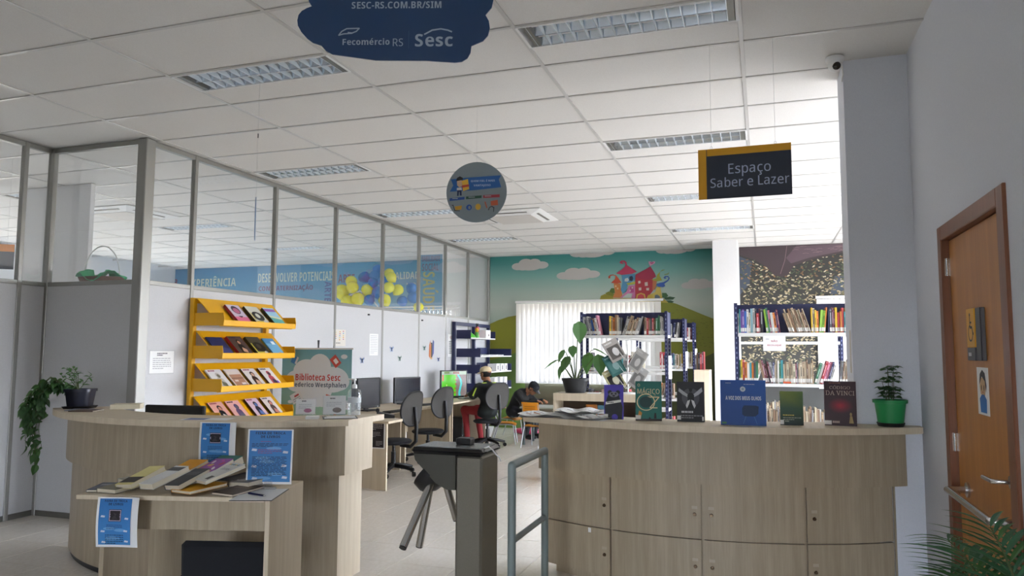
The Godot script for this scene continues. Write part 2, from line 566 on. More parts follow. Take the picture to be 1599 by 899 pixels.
func shell() -> void:
	# floor
	var fl := struct("floor")
	part("screed", MB.new().bx(Vector3(-13.2, -0.25, FAR - 0.2), Vector3(4.2, -0.012, 3.6)), M.joint, fl)
	var s := 0.45
	var tile := MB.new().bx(Vector3(-s / 2 + 0.0022, -0.03, -s / 2 + 0.0022), Vector3(s / 2 - 0.0022, 0, s / 2 - 0.0022), 0.0012).mesh()
	var rest := MB.new()
	for i in range(-26, 14):
		for j in range(-17, 21):
			var x := -2.03 + s * i + s / 2
			var z := -4.83 - s * j - s / 2
			if x < -13.1 or x > 4.1 or z < FAR - 0.1 or z > 3.5: continue
			var seen := z > -10.2 and z < -3.7 and ((x > -4.35 and x < -1.2 and x > z * 0.52 - 0.3 + 0.0) or (x < -3.9 and x > -6.4 and z > -5.3))
			if x < -3.0 and z < -5.3 and x < -4.4: seen = false
			if seen:
				var t := part("tile", tile, M.floor, fl)
				t.position = Vector3(x, 0, z)
			else:
				rest.bx(Vector3(x - s / 2 + 0.0022, -0.03, z - s / 2 + 0.0022), Vector3(x + s / 2 - 0.0022, 0, z + s / 2 - 0.0022))
	part("tile_field", rest, M.floor, fl).set_meta("kind", "stuff")
	# ceiling: tiles dropped in a grid of metal bars
	var ce := struct("ceiling")
	part("slab", MB.new().bx(Vector3(-13.2, CEIL + 0.05, FAR - 0.2), Vector3(4.2, CEIL + 0.25, 3.6)), M.wall_white, ce)
	var fixtures := {}
	for f in FIX: fixtures["%d,%d" % [f[0], f[1]]] = true
	var whole := MB.new().bx(Vector3(-0.615, 0, -0.3025), Vector3(0.615, 0.018, 0.3025), 0.004).mesh()
	var half := MB.new().bx(Vector3(-0.615, 0, -0.1475), Vector3(0.615, 0.018, 0.1475), 0.004).mesh()
	for i in range(-9, 6):
		for j in range(-10, 18):
			var x := GX + 1.25 * i + 0.625
			var z := GZ - 0.625 * j - 0.3125
			if x < -13.2 or x > 4.0: continue
			if acs.has("%d,%d" % [i, j]): continue
			if fixtures.has("%d,%d" % [i, j]):
				part("tile", half, M.ceil_tile, ce).position = Vector3(x, CEIL + 0.006, z - 0.155)
			else:
				var sag := 0.0008 * sin(i * 12.9 + j * 78.2)
				part("tile", whole, M.ceil_tile, ce).position = Vector3(x, CEIL + 0.006 + sag, z)
	for i in range(-8, 6):
		part("grid_bar", MB.new().bx(Vector3(-0.012, 0, FAR), Vector3(0.012, 0.03, 3.5)), M.bar, ce).position = Vector3(GX + 1.25 * i, CEIL, 0)
	for j in range(-9, 18):
		part("grid_bar", MB.new().bx(Vector3(-13.0, 0, -0.012), Vector3(4.0, 0.03, 0.012)), M.bar, ce).position = Vector3(0, CEIL + 0.0004, GZ - 0.625 * j)
	# walls
	struct("wall_far", wall_with_hole(2, FAR - 0.2, 0.2, Vector2(-13.2, 0), Vector2(4.2, CEIL + 0.05), [[-4.45, 0.9, -1.9, 2.36], [1.0, 0.9, 3.2, 2.36]]), M.wall_white)
	struct("wall_door_side", wall_with_hole(0, RW, 0.15, Vector2(-5.09, 0), Vector2(3.6, CEIL + 0.05), [[-4.335, 0, -3.36, 2.075]]), M.wall)
	struct("wall_side", wall_with_hole(0, 4.0, 0.2, Vector2(FAR, 0), Vector2(-5.0, CEIL + 0.05), [[-12.8, 0.3, -5.9, 2.7]]), M.wall_white)
	struct("wall_entry", wall_with_hole(0, -6.4, 0.12, Vector2(-1.2, 0), Vector2(3.6, CEIL + 0.05), []), M.wall)
	struct("wall_study_near", MB.new().bx(Vector3(-13.2, 0, -1.3), Vector3(-6.29, CEIL + 0.05, -1.2)), M.wall_white)
	struct("wall_study_side", wall_with_hole(0, -13.2, 0.2, Vector2(FAR, 0), Vector2(-1.2, CEIL + 0.05), [[-13.0, 1.0, -4.2, 2.3]]), M.wall_white)
	struct("wall_entrance", wall_with_hole(2, 3.4, 0.2, Vector2(-6.4, 0), Vector2(RW + 0.15, CEIL + 0.05), [[-1.3, 0, 0.1, 2.2]]), M.wall)
	struct("wall_cross", MB.new().bx(Vector3(0.53, 0, -5.45), Vector3(4.2, CEIL + 0.05, -5.09)), M.wall)
	struct("wall_pillar", MB.new().bx(Vector3(-0.775, 0, FAR), Vector3(-0.37, CEIL + 0.05, -12.88), 0.004), M.wall_white)
	struct("wall_study_pillar", MB.new().bx(Vector3(-6.2, 0, FAR), Vector3(-5.66, CEIL + 0.05, -12.85), 0.004), M.wall_white)
	# the room behind the door
	struct("wall_closet", wall_with_hole(0, 2.4, 0.1, Vector2(-5.09, 0), Vector2(-2.5, CEIL), []).bx(Vector3(RW + 0.15, 0, -2.6), Vector3(2.4, CEIL, -2.5)), M.wall)


# ---------------------------------------------------------------- the glazed partition
func partition(called: String, a: Vector3, b: Vector3, stops: Array, doorway := -1) -> void:
	# modules of a solid panel below and a pane above between aluminium posts; stops are distances from a to b
	var o := struct(called)
	o.position = a
	var d := b - a
	o.rotation.y = atan2(-d.z, d.x)
	var sill := 2.085
	for i in stops.size():
		var x: float = stops[i]
		part("post", MB.new().bx(Vector3(x - 0.021, 0, -0.025), Vector3(x + 0.021, CEIL, 0.025), 0.003), M.alu, o)
	for i in stops.size() - 1:
		var x0: float = stops[i] + 0.021
		var x1: float = stops[i + 1] - 0.021
		part("panel", MB.new().bx(Vector3(x0, 0.05, -0.018), Vector3(x1, sill - 0.02, 0.018), 0.002), M.panel, o)
		part("rail", MB.new().bx(Vector3(x0, sill - 0.022, -0.022), Vector3(x1, sill + 0.018, 0.022), 0.003), M.alu, o)
		part("rail", MB.new().bx(Vector3(x0, CEIL - 0.045, -0.022), Vector3(x1, CEIL, 0.022), 0.003), M.alu, o)
		part("kick_rail", MB.new().bx(Vector3(x0, 0, -0.02), Vector3(x1, 0.05, 0.02), 0.003), M.alu_dark, o)
		part("pane", MB.new().bx(Vector3(x0, sill + 0.018, -0.003), Vector3(x1, CEIL - 0.045, 0.003)), M.glass, o)

func partitions() -> void:
	partition("wall_partition", Vector3(PX, 0, -5.13), Vector3(PX, 0, FAR), [0.03, 0.57, 1.83, 3.08, 4.33, 5.52, 6.56, 7.60, 8.69])
	partition("wall_cross_partition", Vector3(-6.28, 0, -5.1), Vector3(PX - 0.05, 0, -5.1), [0.02, 1.055])
	partition("wall_entry_partition", Vector3(-6.29, 0, -5.1), Vector3(-6.29, 0, -1.2), [0.0, 0.27, 1.5, 2.7, 3.9])
	single("corner_post", MB.new().bx(Vector3(-0.05, 0, -0.05), Vector3(0.05, CEIL, 0.05), 0.006), M.alu, "grey aluminium corner post where the two glazed partitions meet", "post", "", Vector3(PX, 0, -5.1)).set_meta("kind", "structure")

# ---------------------------------------------------------------- printed walls
func clip_to(poly: PackedVector2Array, lo: Vector2, hi: Vector2) -> Array:
	return Geometry2D.intersect_polygons(poly, PackedVector2Array([lo, Vector2(hi.x, lo.y), hi, Vector2(lo.x, hi.y)]))

func cloud(mb: MB, x: float, y: float, w: float, h: float, z: float, lo: Vector2, hi: Vector2) -> void:
	for e in [[-0.34, -0.12, 0.17, 0.3], [-0.12, 0.12, 0.2, 0.38], [0.12, 0.14, 0.17, 0.34], [0.32, -0.06, 0.18, 0.3], [0.0, -0.2, 0.3, 0.28], [-0.2, -0.22, 0.16, 0.24]]:
		var p := PackedVector2Array()
		for k in 18: p.append(Vector2(x + e[0] * w + cos(TAU * k / 18) * e[2] * w, y + e[1] * h + sin(TAU * k / 18) * e[3] * h))
		for q in clip_to(p, lo, hi): mb.flat(q, z)

func castle_mural() -> void:
	var x0 := PX + 0.03; var x1 := -0.775
	var mb := MB.new()
	var hole := PackedVector2Array([Vector2(-4.45, 0.9), Vector2(-1.9, 0.9), Vector2(-1.9, 2.36), Vector2(-4.45, 2.36)])
	# painted sky, in cells round the window
	var ys := [0.0, 0.9, 1.5, 2.0, 2.36, 2.65, 2.95, 3.2, CEIL]
	var cs := [C("594b3c"), C("5b5943"), C("78927f"), C("9aab9c"), C("b3bbb0"), C("a3b5aa"), C("78a39a"), C("468680"), C("2e7a76")]
	var xs := [x0, -4.45, -1.9, x1]
	for i in 3:
		for j in ys.size() - 1:
			if i == 1 and ys[j] >= 0.89 and ys[j + 1] <= 2.37: continue
			mb.grad(xs[i], ys[j], xs[i + 1], ys[j + 1], cs[j], cs[j], cs[j + 1], cs[j + 1], 0.0)
	var lo := Vector2(x0, 0); var hi := Vector2(x1, CEIL)
	mb.color(C("b6b2ae"))
	cloud(mb, -4.3, 3.18, 0.75, 0.24, 0.001, lo, hi)
	cloud(mb, -3.33, 2.97, 0.85, 0.24, 0.001, lo, hi)
	cloud(mb, -3.05, 3.42, 0.9, 0.3, 0.001, lo, hi)
	cloud(mb, -1.48, 3.42, 0.75, 0.28, 0.001, lo, hi)
	cloud(mb, -1.08, 2.72, 0.62, 0.2, 0.001, lo, hi)
	# painted hills
	var hills := [[V2([x0, 2.02, -4.95, 2.1, -4.75, 2.16, -4.5, 2.2, -4.5, 1.45, -4.72, 1.37, x0, 1.2]), "818126"], [V2([x0, 1.3, -4.6, 1.45, -4.4, 1.48, -4.4, 0.0, x0, 0.0]), "5d7834"],
		[V2([-1.95, 2.42, -1.72, 2.42, -1.5, 2.37, -1.2, 2.24, -0.95, 2.13, x1, 2.06, x1, 0.5, -1.95, 0.5]), "787b23"], [V2([x1, 1.5, -1.2, 1.3, -1.95, 1.15, -1.95, 0, x1, 0]), "475023"]]
	for h in hills:
		mb.color(C(h[1]))
		for q in Geometry2D.clip_polygons(h[0], hole): mb.flat(q, 0.002)
	mb.color(C("696d1f"))
	var r := RandomNumberGenerator.new(); r.seed = 5
	for k in 60:
		var x := r.randf_range(-1.6, -0.85)
		mb.oval(x, r.randf_range(1.55, 2.33 - (x + 1.6) * 0.4), 0.02, 0.008, 0.0025, 8)
	# the painted toy castle; art units of about a millimetre
	mb.at(T(-2.973, 3.358, 0.003))
	var k := 0.001060
	var P := func(a: Array) -> PackedVector2Array:
		var p := PackedVector2Array()
		for i in range(0, a.size(), 2): p.append(Vector2(a[i] * k, -a[i + 1] * k - a[i] * 0.00004))
		return p
	for e in [["4d662c", [230, 690, 265, 630, 320, 630, 330, 720, 280, 720]], ["73782c", [155, 720, 220, 690, 320, 730, 300, 790, 200, 770]], ["8d862f", [75, 770, 150, 735, 300, 780, 300, 835, 60, 830]], ["345934", [1160, 700, 1230, 700, 1265, 750, 1220, 790, 1160, 780]], ["274b2d", [1190, 790, 1290, 760, 1385, 775, 1340, 815, 1220, 820]], ["274b2d", [1190, 835, 1300, 825, 1365, 850, 1330, 870, 1200, 868]], ["a8953e", [60, 835, 60, 815, 700, 800, 1180, 800, 1260, 860, 1260, 872, 60, 850]],
		["b6733e", [310, 545, 425, 545, 440, 650, 470, 800, 290, 800, 330, 700]], ["b34b30", [260, 535, 330, 470, 345, 420, 320, 400, 290, 400, 250, 415, 250, 455, 215, 455, 215, 420, 250, 392, 300, 385, 350, 400, 390, 440, 450, 530, 360, 548]],
		["4f85a4", [450, 395, 690, 370, 690, 470, 560, 560, 530, 690, 470, 725, 435, 660, 465, 520]], ["242c43", [590, 420, 640, 405, 660, 450, 640, 500, 590, 490]], ["b5b8b8", [510, 460, 560, 440, 585, 480, 560, 510, 505, 505]], ["a8a83e", [540, 540, 690, 510, 700, 545, 620, 560, 560, 565]],
		["962a34", [700, 400, 1000, 430, 1020, 640, 900, 800, 690, 810, 690, 570]], ["b56f97", [580, 580, 690, 570, 690, 800, 620, 815, 640, 720, 560, 720, 440, 805, 420, 800, 540, 690]], ["9a3e73", [600, 600, 665, 590, 670, 700, 600, 705]],
		["a2304d", [355, 365, 450, 300, 510, 245, 525, 200, 500, 165, 465, 160, 470, 180, 500, 178, 480, 195, 440, 190, 415, 165, 450, 135, 510, 135, 545, 165, 550, 215, 620, 265, 725, 330, 640, 370, 450, 392]],
		["8d243f", [700, 385, 820, 320, 920, 265, 960, 235, 985, 270, 1040, 360, 1060, 420, 980, 460, 880, 480, 780, 455, 720, 430]], ["b3869a", [960, 235, 985, 215, 1040, 185, 1050, 150, 1010, 145, 990, 165, 960, 145, 930, 150, 935, 190]], ["9a3566", [985, 195, 1020, 175, 1015, 155, 990, 172, 965, 160, 960, 178]],
		["a4663e", [1000, 480, 1075, 490, 1040, 640, 990, 660]], ["8a8d32", [970, 470, 1060, 450, 1080, 380, 1130, 330, 1120, 400, 1165, 480, 1080, 500]], ["768135", [1130, 330, 1170, 295, 1220, 290, 1180, 310]], ["768135", [1200, 375, 1260, 360, 1290, 330, 1270, 375, 1210, 385]],
		["274f93", [1060, 555, 1110, 530, 1190, 510, 1260, 470, 1275, 430, 1245, 420, 1220, 430, 1240, 445, 1210, 455, 1185, 435, 1215, 405, 1270, 405, 1295, 440, 1270, 490, 1200, 540, 1215, 580, 1180, 600, 1090, 590]], ["b5a150", [1070, 600, 1130, 600, 1165, 800, 1040, 810, 890, 805, 930, 740, 1040, 690]], ["66727c", [1035, 740, 1080, 730, 1120, 760, 1125, 810, 1030, 810]], ["b59a3e", [890, 800, 920, 740, 990, 730, 1000, 800]], ["b59a3e", [705, 810, 720, 735, 790, 705, 860, 725, 880, 810]], ["b03e44", [725, 810, 740, 750, 790, 725, 845, 745, 855, 810]],
		["c2b8ae", [755, 615, 800, 610, 800, 660, 755, 665]], ["c2b8ae", [860, 520, 912, 512, 915, 580, 862, 585]], ["c2b8ae", [885, 620, 935, 615, 935, 660, 890, 662]], ["c2b8ae", [745, 500, 785, 490, 790, 535, 750, 545]], ["c2b8ae", [628, 608, 655, 600, 655, 630, 632, 634]], ["c2b8ae", [592, 660, 615, 656, 615, 682, 595, 685]], ["c9b586", [335, 580, 360, 580, 360, 610, 335, 610]], ["c9b586", [370, 620, 395, 620, 395, 650, 370, 650]]]:
		mb.color(C(e[0]))
		mb.flat(P.call(e[1]), 0.0)
		mb.xf.origin.z += 0.0003
	single("mural", mb, M.print, "teal wall mural with clouds, green hills and a small red toy castle", "mural", "", Vector3(0, 0, FAR + 0.006))

func words_mural() -> void:
	var t := thing("mural", "blue printed word mural filling the wall behind the glazed partition", "mural", Vector3(0, 0, FAR + 0.006))
	var mb := MB.new()
	mb.grad(-13.1, 1.2, -6.2, CEIL, C("7fb0cc"), C("86b4cc"), C("4a86ae"), C("4580a8"), 0.0)
	mb.grad(-13.1, 0.0, -6.2, 1.2, C("9ac0d4"), C("9ac0d4"), C("86b4cc"), C("7fb0cc"), 0.0)
	part("print", mb, M.print, t)
	var w := MB.new()
	w.color(C("b8c4b4"))
	text(w, "EXPERIÊNCIA", -11.95, 3.05, 1.35, 0.24, 0.002, font_bold)
	text(w, "DESENVOLVER POTENCIAIS", -9.7, 3.09, 1.95, 0.2, 0.002, font_bold)
	text(w, "QUALIDADE", -7.05, 3.03, 0.85, 0.18, 0.002, font_bold)
	text(w, "VIDA", -6.83, 2.8, 0.32, 0.18, 0.002, font_bold)
	w.color(C("6a3358"))
	text(w, "CONFRATERNIZAÇÃO", -9.95, 2.85, 1.4, 0.17, 0.002, font_bold)
	w.color(C("7a3a4c"))
	text(w, "ARTE", -8.42, 3.02, 0.4, 0.18, 0.002, font_bold)
	text(w, "B", -12.98, 3.05, 0.0, 0.16, 0.002, font_bold)
	w.color(C("4c4a86"))
	w.at(T(-8.87, 2.75, 0, 0, 0, -PI / 2))
	text(w, "ARTE", 0, 0, 0.44, 0.16, 0.002, font_bold)
	part("lettering", w, M.print, t)
	# the same print on the pillar
	var q := thing("mural", "blue printed pillar face with maroon and upright yellow words behind the glass", "mural", Vector3(0, 0, -12.844))
	var pb := MB.new()
	pb.grad(-6.2, 0.0, -5.74, CEIL - 0.04, C("86b4cc"), C("86b4cc"), C("4a86ae"), C("4a86ae"), 0.0)
	part("print", pb, M.print, q)
	var pw := MB.new()
	pw.color(C("6a4468"))
	text(pw, "SABILIDADE", -5.98, 3.24, 0.38, 0.1, 0.002, font_bold)
	text(pw, "SOCIAL", -5.99, 3.08, 0.34, 0.14, 0.002, font_bold)
	pw.color(C("b0a45a"))
	pw.at(T(-5.98, 2.62, 0, 0, 0, -PI / 2))
	text(pw, "SAÚDE", 0, 0, 0.74, 0.32, 0.002, font_bold)
	part("lettering", pw, M.print, q)

func tree_mural() -> void:
	var mb := MB.new()
	var x0 := -0.37; var x1 := 3.95
	mb.step = 0.000005
	var r := RandomNumberGenerator.new(); r.seed = 9
	mb.color(C("2b2c28"))
	for e in [[x0, 2.36, 1.0, CEIL], [1.0, 2.36, 3.2, CEIL], [3.2, 0.0, x1, CEIL], [x0, 0.0, 1.0, 2.36], [1.0, 0, 3.2, 0.9]]: mb.rect(e[0], e[1], e[2] - e[0], e[3] - e[1], 0.0)
	mb.color(C("3d4654"))
	mb.flat(V2([x0, 2.5, -0.2, 2.7, -0.15, 3.1, x0, 3.2]), 0.0006)
	mb.flat(V2([1.1, 2.42, 1.5, 2.4, 1.6, 2.8, 1.2, 2.8]), 0.0006)
	# leaves
	var leaf := [C("9a8c6c"), C("766c50"), C("565a42"), C("b4a88c"), C("6a5038"), C("846848"), C("44503c"), C("38402f")]
	for k in 4600:
		var x := r.randf_range(x0 + 0.03, x1 - 0.05)
		var y := r.randf_range(1.1, CEIL - 0.06)
		if x > 0.98 and x < 3.22 and y > 0.87 and y < 2.39: continue
		var thin := clampf((y - 2.95) / 0.4, 0, 1)
		if r.randf() < thin * 0.75: continue
		mb.color(leaf[(r.randi() % 4 if y < 2.75 else 2 + r.randi() % 6)])
		mb.oval(x, y, r.randf_range(0.013, 0.036), r.randf_range(0.007, 0.015), 0.001, 6, r.randf_range(-0.9, 0.9))
	# trunk and bough
	mb.color(C("3c3032"))
	mb.lift = 0.024; mb.flat(V2([x0, CEIL, x0, 3.22, -0.1, 3.12, 0.1, 2.98, 0.22, 2.84, 0.34, 2.8, 0.44, 2.84, 0.55, 3.0, 0.85, 3.1, 1.35, 3.2, x1, 3.25, x1, CEIL]), 0.0021)
	mb.color(C("54434a"))
	mb.flat(V2([0.42, 3.14, 0.5, 3.04, 0.8, 3.13, 1.35, 3.23, 1.9, 3.28, 1.9, CEIL - 0.01, 0.6, CEIL - 0.01]), 0.0022)
	mb.color(C("7a6266"))
	for k in 26:
		var x := r.randf_range(0.5, 1.5)
		var y := r.randf_range(3.17 + (x - 0.5) * 0.06, CEIL - 0.02)
		mb.stroke([Vector2(x, y), Vector2(x + 0.05, y + 0.008), Vector2(x + 0.1, y)], 0.006, 0.0023)
	mb.stroke([Vector2(0.44, 3.36), Vector2(0.4, 3.1), Vector2(0.32, 2.86)], 0.008, 0.0023)
	single("mural", mb, M.print, "photo print of a dark tree bough and pale leaves beyond the white pillar", "mural", "", Vector3(0, 0, FAR + 0.006))

# ---------------------------------------------------------------- windows and blinds
func windows() -> void:
	var k := 0
	for w in [[2, FAR - 0.1, -4.45, -1.9, 0.9, 2.36, 3], [2, FAR - 0.1, 1.0, 3.2, 0.9, 2.36, 2], [0, 4.1, -12.8, -5.9, 0.3, 2.7, 5], [0, -13.1, -13.0, -4.2, 1.0, 2.3, 7], [2, 3.5, -1.3, 0.1, 0.0, 2.2, 2]]:
		k += 1
		var o := struct("window_%d" % k)
		var n: int = w[6]
		var fr := MB.new(); var gl := MB.new()
		var put := func(mb: MB, u0: float, v0: float, u1: float, v1: float, th: float) -> void:
			if w[0] == 2: mb.bx(Vector3(u0, v0, w[1] - th), Vector3(u1, v1, w[1] + th))
			else: mb.bx(Vector3(w[1] - th, v0, u0), Vector3(w[1] + th, v1, u1))
		for i in n + 1:
			var u: float = lerpf(w[2] + 0.025, w[3] - 0.025, float(i) / n)
			put.call(fr, u - 0.025, w[4], u + 0.025, w[5], 0.03)
		put.call(fr, w[2], w[4], w[3], w[4] + 0.05, 0.028)
		put.call(fr, w[2], w[5] - 0.05, w[3], w[5], 0.028)
		part("window_frame", fr, M.alu, o)
		for i in n:
			var p := MB.new()
			put.call(p, lerpf(w[2] + 0.025, w[3] - 0.025, float(i) / n) + 0.025, w[4] + 0.05, lerpf(w[2] + 0.025, w[3] - 0.025, float(i + 1) / n) - 0.025, w[5] - 0.05, 0.002)
			part("pane", p, M.glass, o)

func blinds() -> void:
	for w in [[-4.56, -1.74, 0.87, 2.45, "white vertical blind of long slats glowing in the window beside the toy castle"], [0.9, 3.25, 0.87, 2.44, "white vertical blind at the window below the tree bough print"]]:
		var t := thing("vertical_blind", w[4], "blind", Vector3(0, 0, FAR + 0.06))
		part("headrail", MB.new().bx(Vector3(w[0] - 0.02, w[3] - 0.03, -0.03), Vector3(w[1] + 0.02, w[3] + 0.015, 0.03), 0.004), M.white, t)
		var step := 0.093
		var slat := MB.new()
		slat.sheet(4, 1, func(u: float, v: float) -> Vector3: return Vector3((u - 0.5) * 0.108, lerpf(w[2] - 0.0, w[3] - 0.04, v), 0.007 * (1.0 - pow(2.0 * u - 1.0, 2.0))))
		var m := slat.mesh()
		for i in int((w[1] - w[0]) / step):
			var s := part("slat", m, M.blind, t)
			s.position = Vector3(w[0] + step * (i + 0.5), 0, 0)
			s.rotation.y = 0.3 + 0.05 * sin(i * 2.3)
		part("bottom_chain", MB.new().tube([Vector3(w[0] + 0.03, w[2] + 0.03, 0.03), Vector3(w[1] - 0.03, w[2] + 0.03, 0.03)], 0.003, 5), M.white, t)

# ---------------------------------------------------------------- ceiling fittings
func ceiling_lights() -> void:
	var L := 1.225; var Wd := 0.295
	var proto := Node3D.new()
	var h := MB.new()
	h.bx(Vector3(-L / 2, 0.07, -Wd / 2), Vector3(L / 2, 0.075, Wd / 2))
	for s in [-1.0, 1.0]:
		h.bx(Vector3(-L / 2, -0.002, s * Wd / 2 - 0.006), Vector3(L / 2, 0.075, s * Wd / 2 + 0.006))
		h.bx(Vector3(s * L / 2 - 0.008, -0.002, -Wd / 2), Vector3(s * L / 2 + 0.008, 0.075, Wd / 2))
	part("housing", h, M.white, proto)
	for s in [-1.0, 1.0]:
		# a bright trough over each tube
		var tr := MB.new().sheet(8, 1, func(u: float, v: float) -> Vector3: return Vector3(lerpf(-0.56, 0.56, v), 0.066 - 0.062 * pow(absf(2 * u - 1), 2.2), s * 0.073 + (u - 0.5) * 0.14))
		part("reflector", tr, M.mirror, proto)
		part("tube", MB.new().tube([Vector3(-0.55, 0.04, s * 0.073), Vector3(0.55, 0.04, s * 0.073)], 0.013, 8), M.tube, proto)
		for i in 15:
			var x := lerpf(-0.56, 0.56, i / 14.0)
			part("louvre_blade", MB.new().prism(V2([-0.07, 0.0, 0.07, 0.0, 0.064, 0.012, 0.03, 0.03, -0.03, 0.03, -0.064, 0.012]), -0.003, 0.003), M.mirror_rough, proto).transform = T(x, 0.0, s * 0.073, PI / 2)
		part("end_plate", MB.new().bx(Vector3(s * 0.57 - 0.008, 0.0, -Wd / 2 + 0.01), Vector3(s * 0.57 + 0.03, 0.05, Wd / 2 - 0.01)), M.alu_dark, proto)
	var where := ["beside the blue cloud sign and the door wall", "near the glazed corner, over the entry side", "second along the partition, at its top rail", "above the yellow and navy hanging sign", "third along the partition, beyond the round sign", "half hidden behind the yellow and navy hanging sign", "farthest along the partition", "farthest one, before the white pillar", "seen through the glass, second in the study room", "third in the study room, before the word mural", "first in the study room behind the glass"]
	for i in FIX.size():
		var o: Node3D = proto.duplicate()
		o.name = numbered("ceiling_light")
		add_child(o)
		o.position = Vector3(GX + 1.25 * FIX[i][0] + 0.625, CEIL - 0.001, GZ - 0.625 * FIX[i][1] - 0.157)
		tag(o, "recessed louvred tube light, " + where[i], "ceiling light", "recessed ceiling lights")
	proto.free()

func air_conditioners() -> void:
	for a in [[-3.205, -9.67, "white ceiling cassette air conditioner beside the round hanging sign"], [-8.25, -7.85, "white ceiling cassette air conditioner in the study room behind glass"]]:
		var t := thing("air_conditioner", a[2], "air conditioner", Vector3(a[0], CEIL - 0.001, a[1]))
		var s := 0.475
		var b := MB.new()
		b.prism(V2([-s, -s, s, -s, s, s, -s, s]), 0.0, 0.02)
		var k := 0.30
		var body := MB.new()
		# sloping rim round the intake grille
		var q := [[Vector3(-s, -0.008, -s), Vector3(s, -0.008, -s), Vector3(k, -0.05, -k), Vector3(-k, -0.05, -k)], [Vector3(s, -0.008, -s), Vector3(s, -0.008, s), Vector3(k, -0.05, k), Vector3(k, -0.05, -k)], [Vector3(s, -0.008, s), Vector3(-s, -0.008, s), Vector3(-k, -0.05, k), Vector3(k, -0.05, k)], [Vector3(-s, -0.008, s), Vector3(-s, -0.008, -s), Vector3(-k, -0.05, -k), Vector3(-k, -0.05, k)]]
		for e in q:
			var nn: Vector3 = (e[1] - e[0]).cross(e[2] - e[0]).normalized()
			if nn.y > 0: nn = -nn
			body.quad(e[0], e[1], e[2], e[3], nn)
		body.bx(Vector3(-s, -0.008, -s), Vector3(s, 0.0, s))
		part("cover", body, M.white, t)
		var g := MB.new().bx(Vector3(-k, -0.056, -k), Vector3(k, -0.048, k), 0.002)
		part("intake_grille", g, M.ac_grille, t)
		for sd in 4:
			var sl := MB.new().bx(Vector3(-0.27, -0.034, 0.355), Vector3(0.27, -0.026, 0.40))
			part("air_flap", sl, M.alu_dark, t).rotation = Vector3(0, sd * PI / 2, 0)

func dome_camera() -> void:
	var t := thing("dome_camera", "small white dome camera under the ceiling at the grey column corner", "camera", Vector3(0.475, CEIL, -5.0))
	part("base", MB.new().lathe([Vector2(0, 0), Vector2(0.055, 0), Vector2(0.055, -0.02), Vector2(0.045, -0.045), Vector2(0, -0.045)], 20), M.white, t)
	part("dome", MB.new().ball(Vector3(0, -0.055, 0.006), Vector3(0.042, 0.042, 0.042)), M.white, t)
	part("lens", MB.new().ball(Vector3(0.006, -0.064, 0.032), Vector3(0.027, 0.027, 0.02)), M.black_gloss, t)
	part("cable", MB.new().tube([Vector3(0.045, -0.05, -0.02), Vector3(0.05, -0.1, -0.04), Vector3(0.042, -0.14, -0.06)], 0.004, 6), M.white, t)

# ---------------------------------------------------------------- hanging signs
func hook_wire(t: Node3D, x: float, y: float, top: float) -> void:
	var e := MB.new()
	var ring := []
	for k in 13: ring.append(Vector3(x + cos(TAU * k / 12) * 0.006, y + 0.009 + sin(TAU * k / 12) * 0.008, 0))
	e.tube(ring, 0.0014, 5, false)
	part("eye_hook", e, M.chrome, t)
	part("wire", MB.new().tube([Vector3(x, y + 0.017, 0), Vector3(x, top, 0)], 0.0007, 5), M.wire, t)

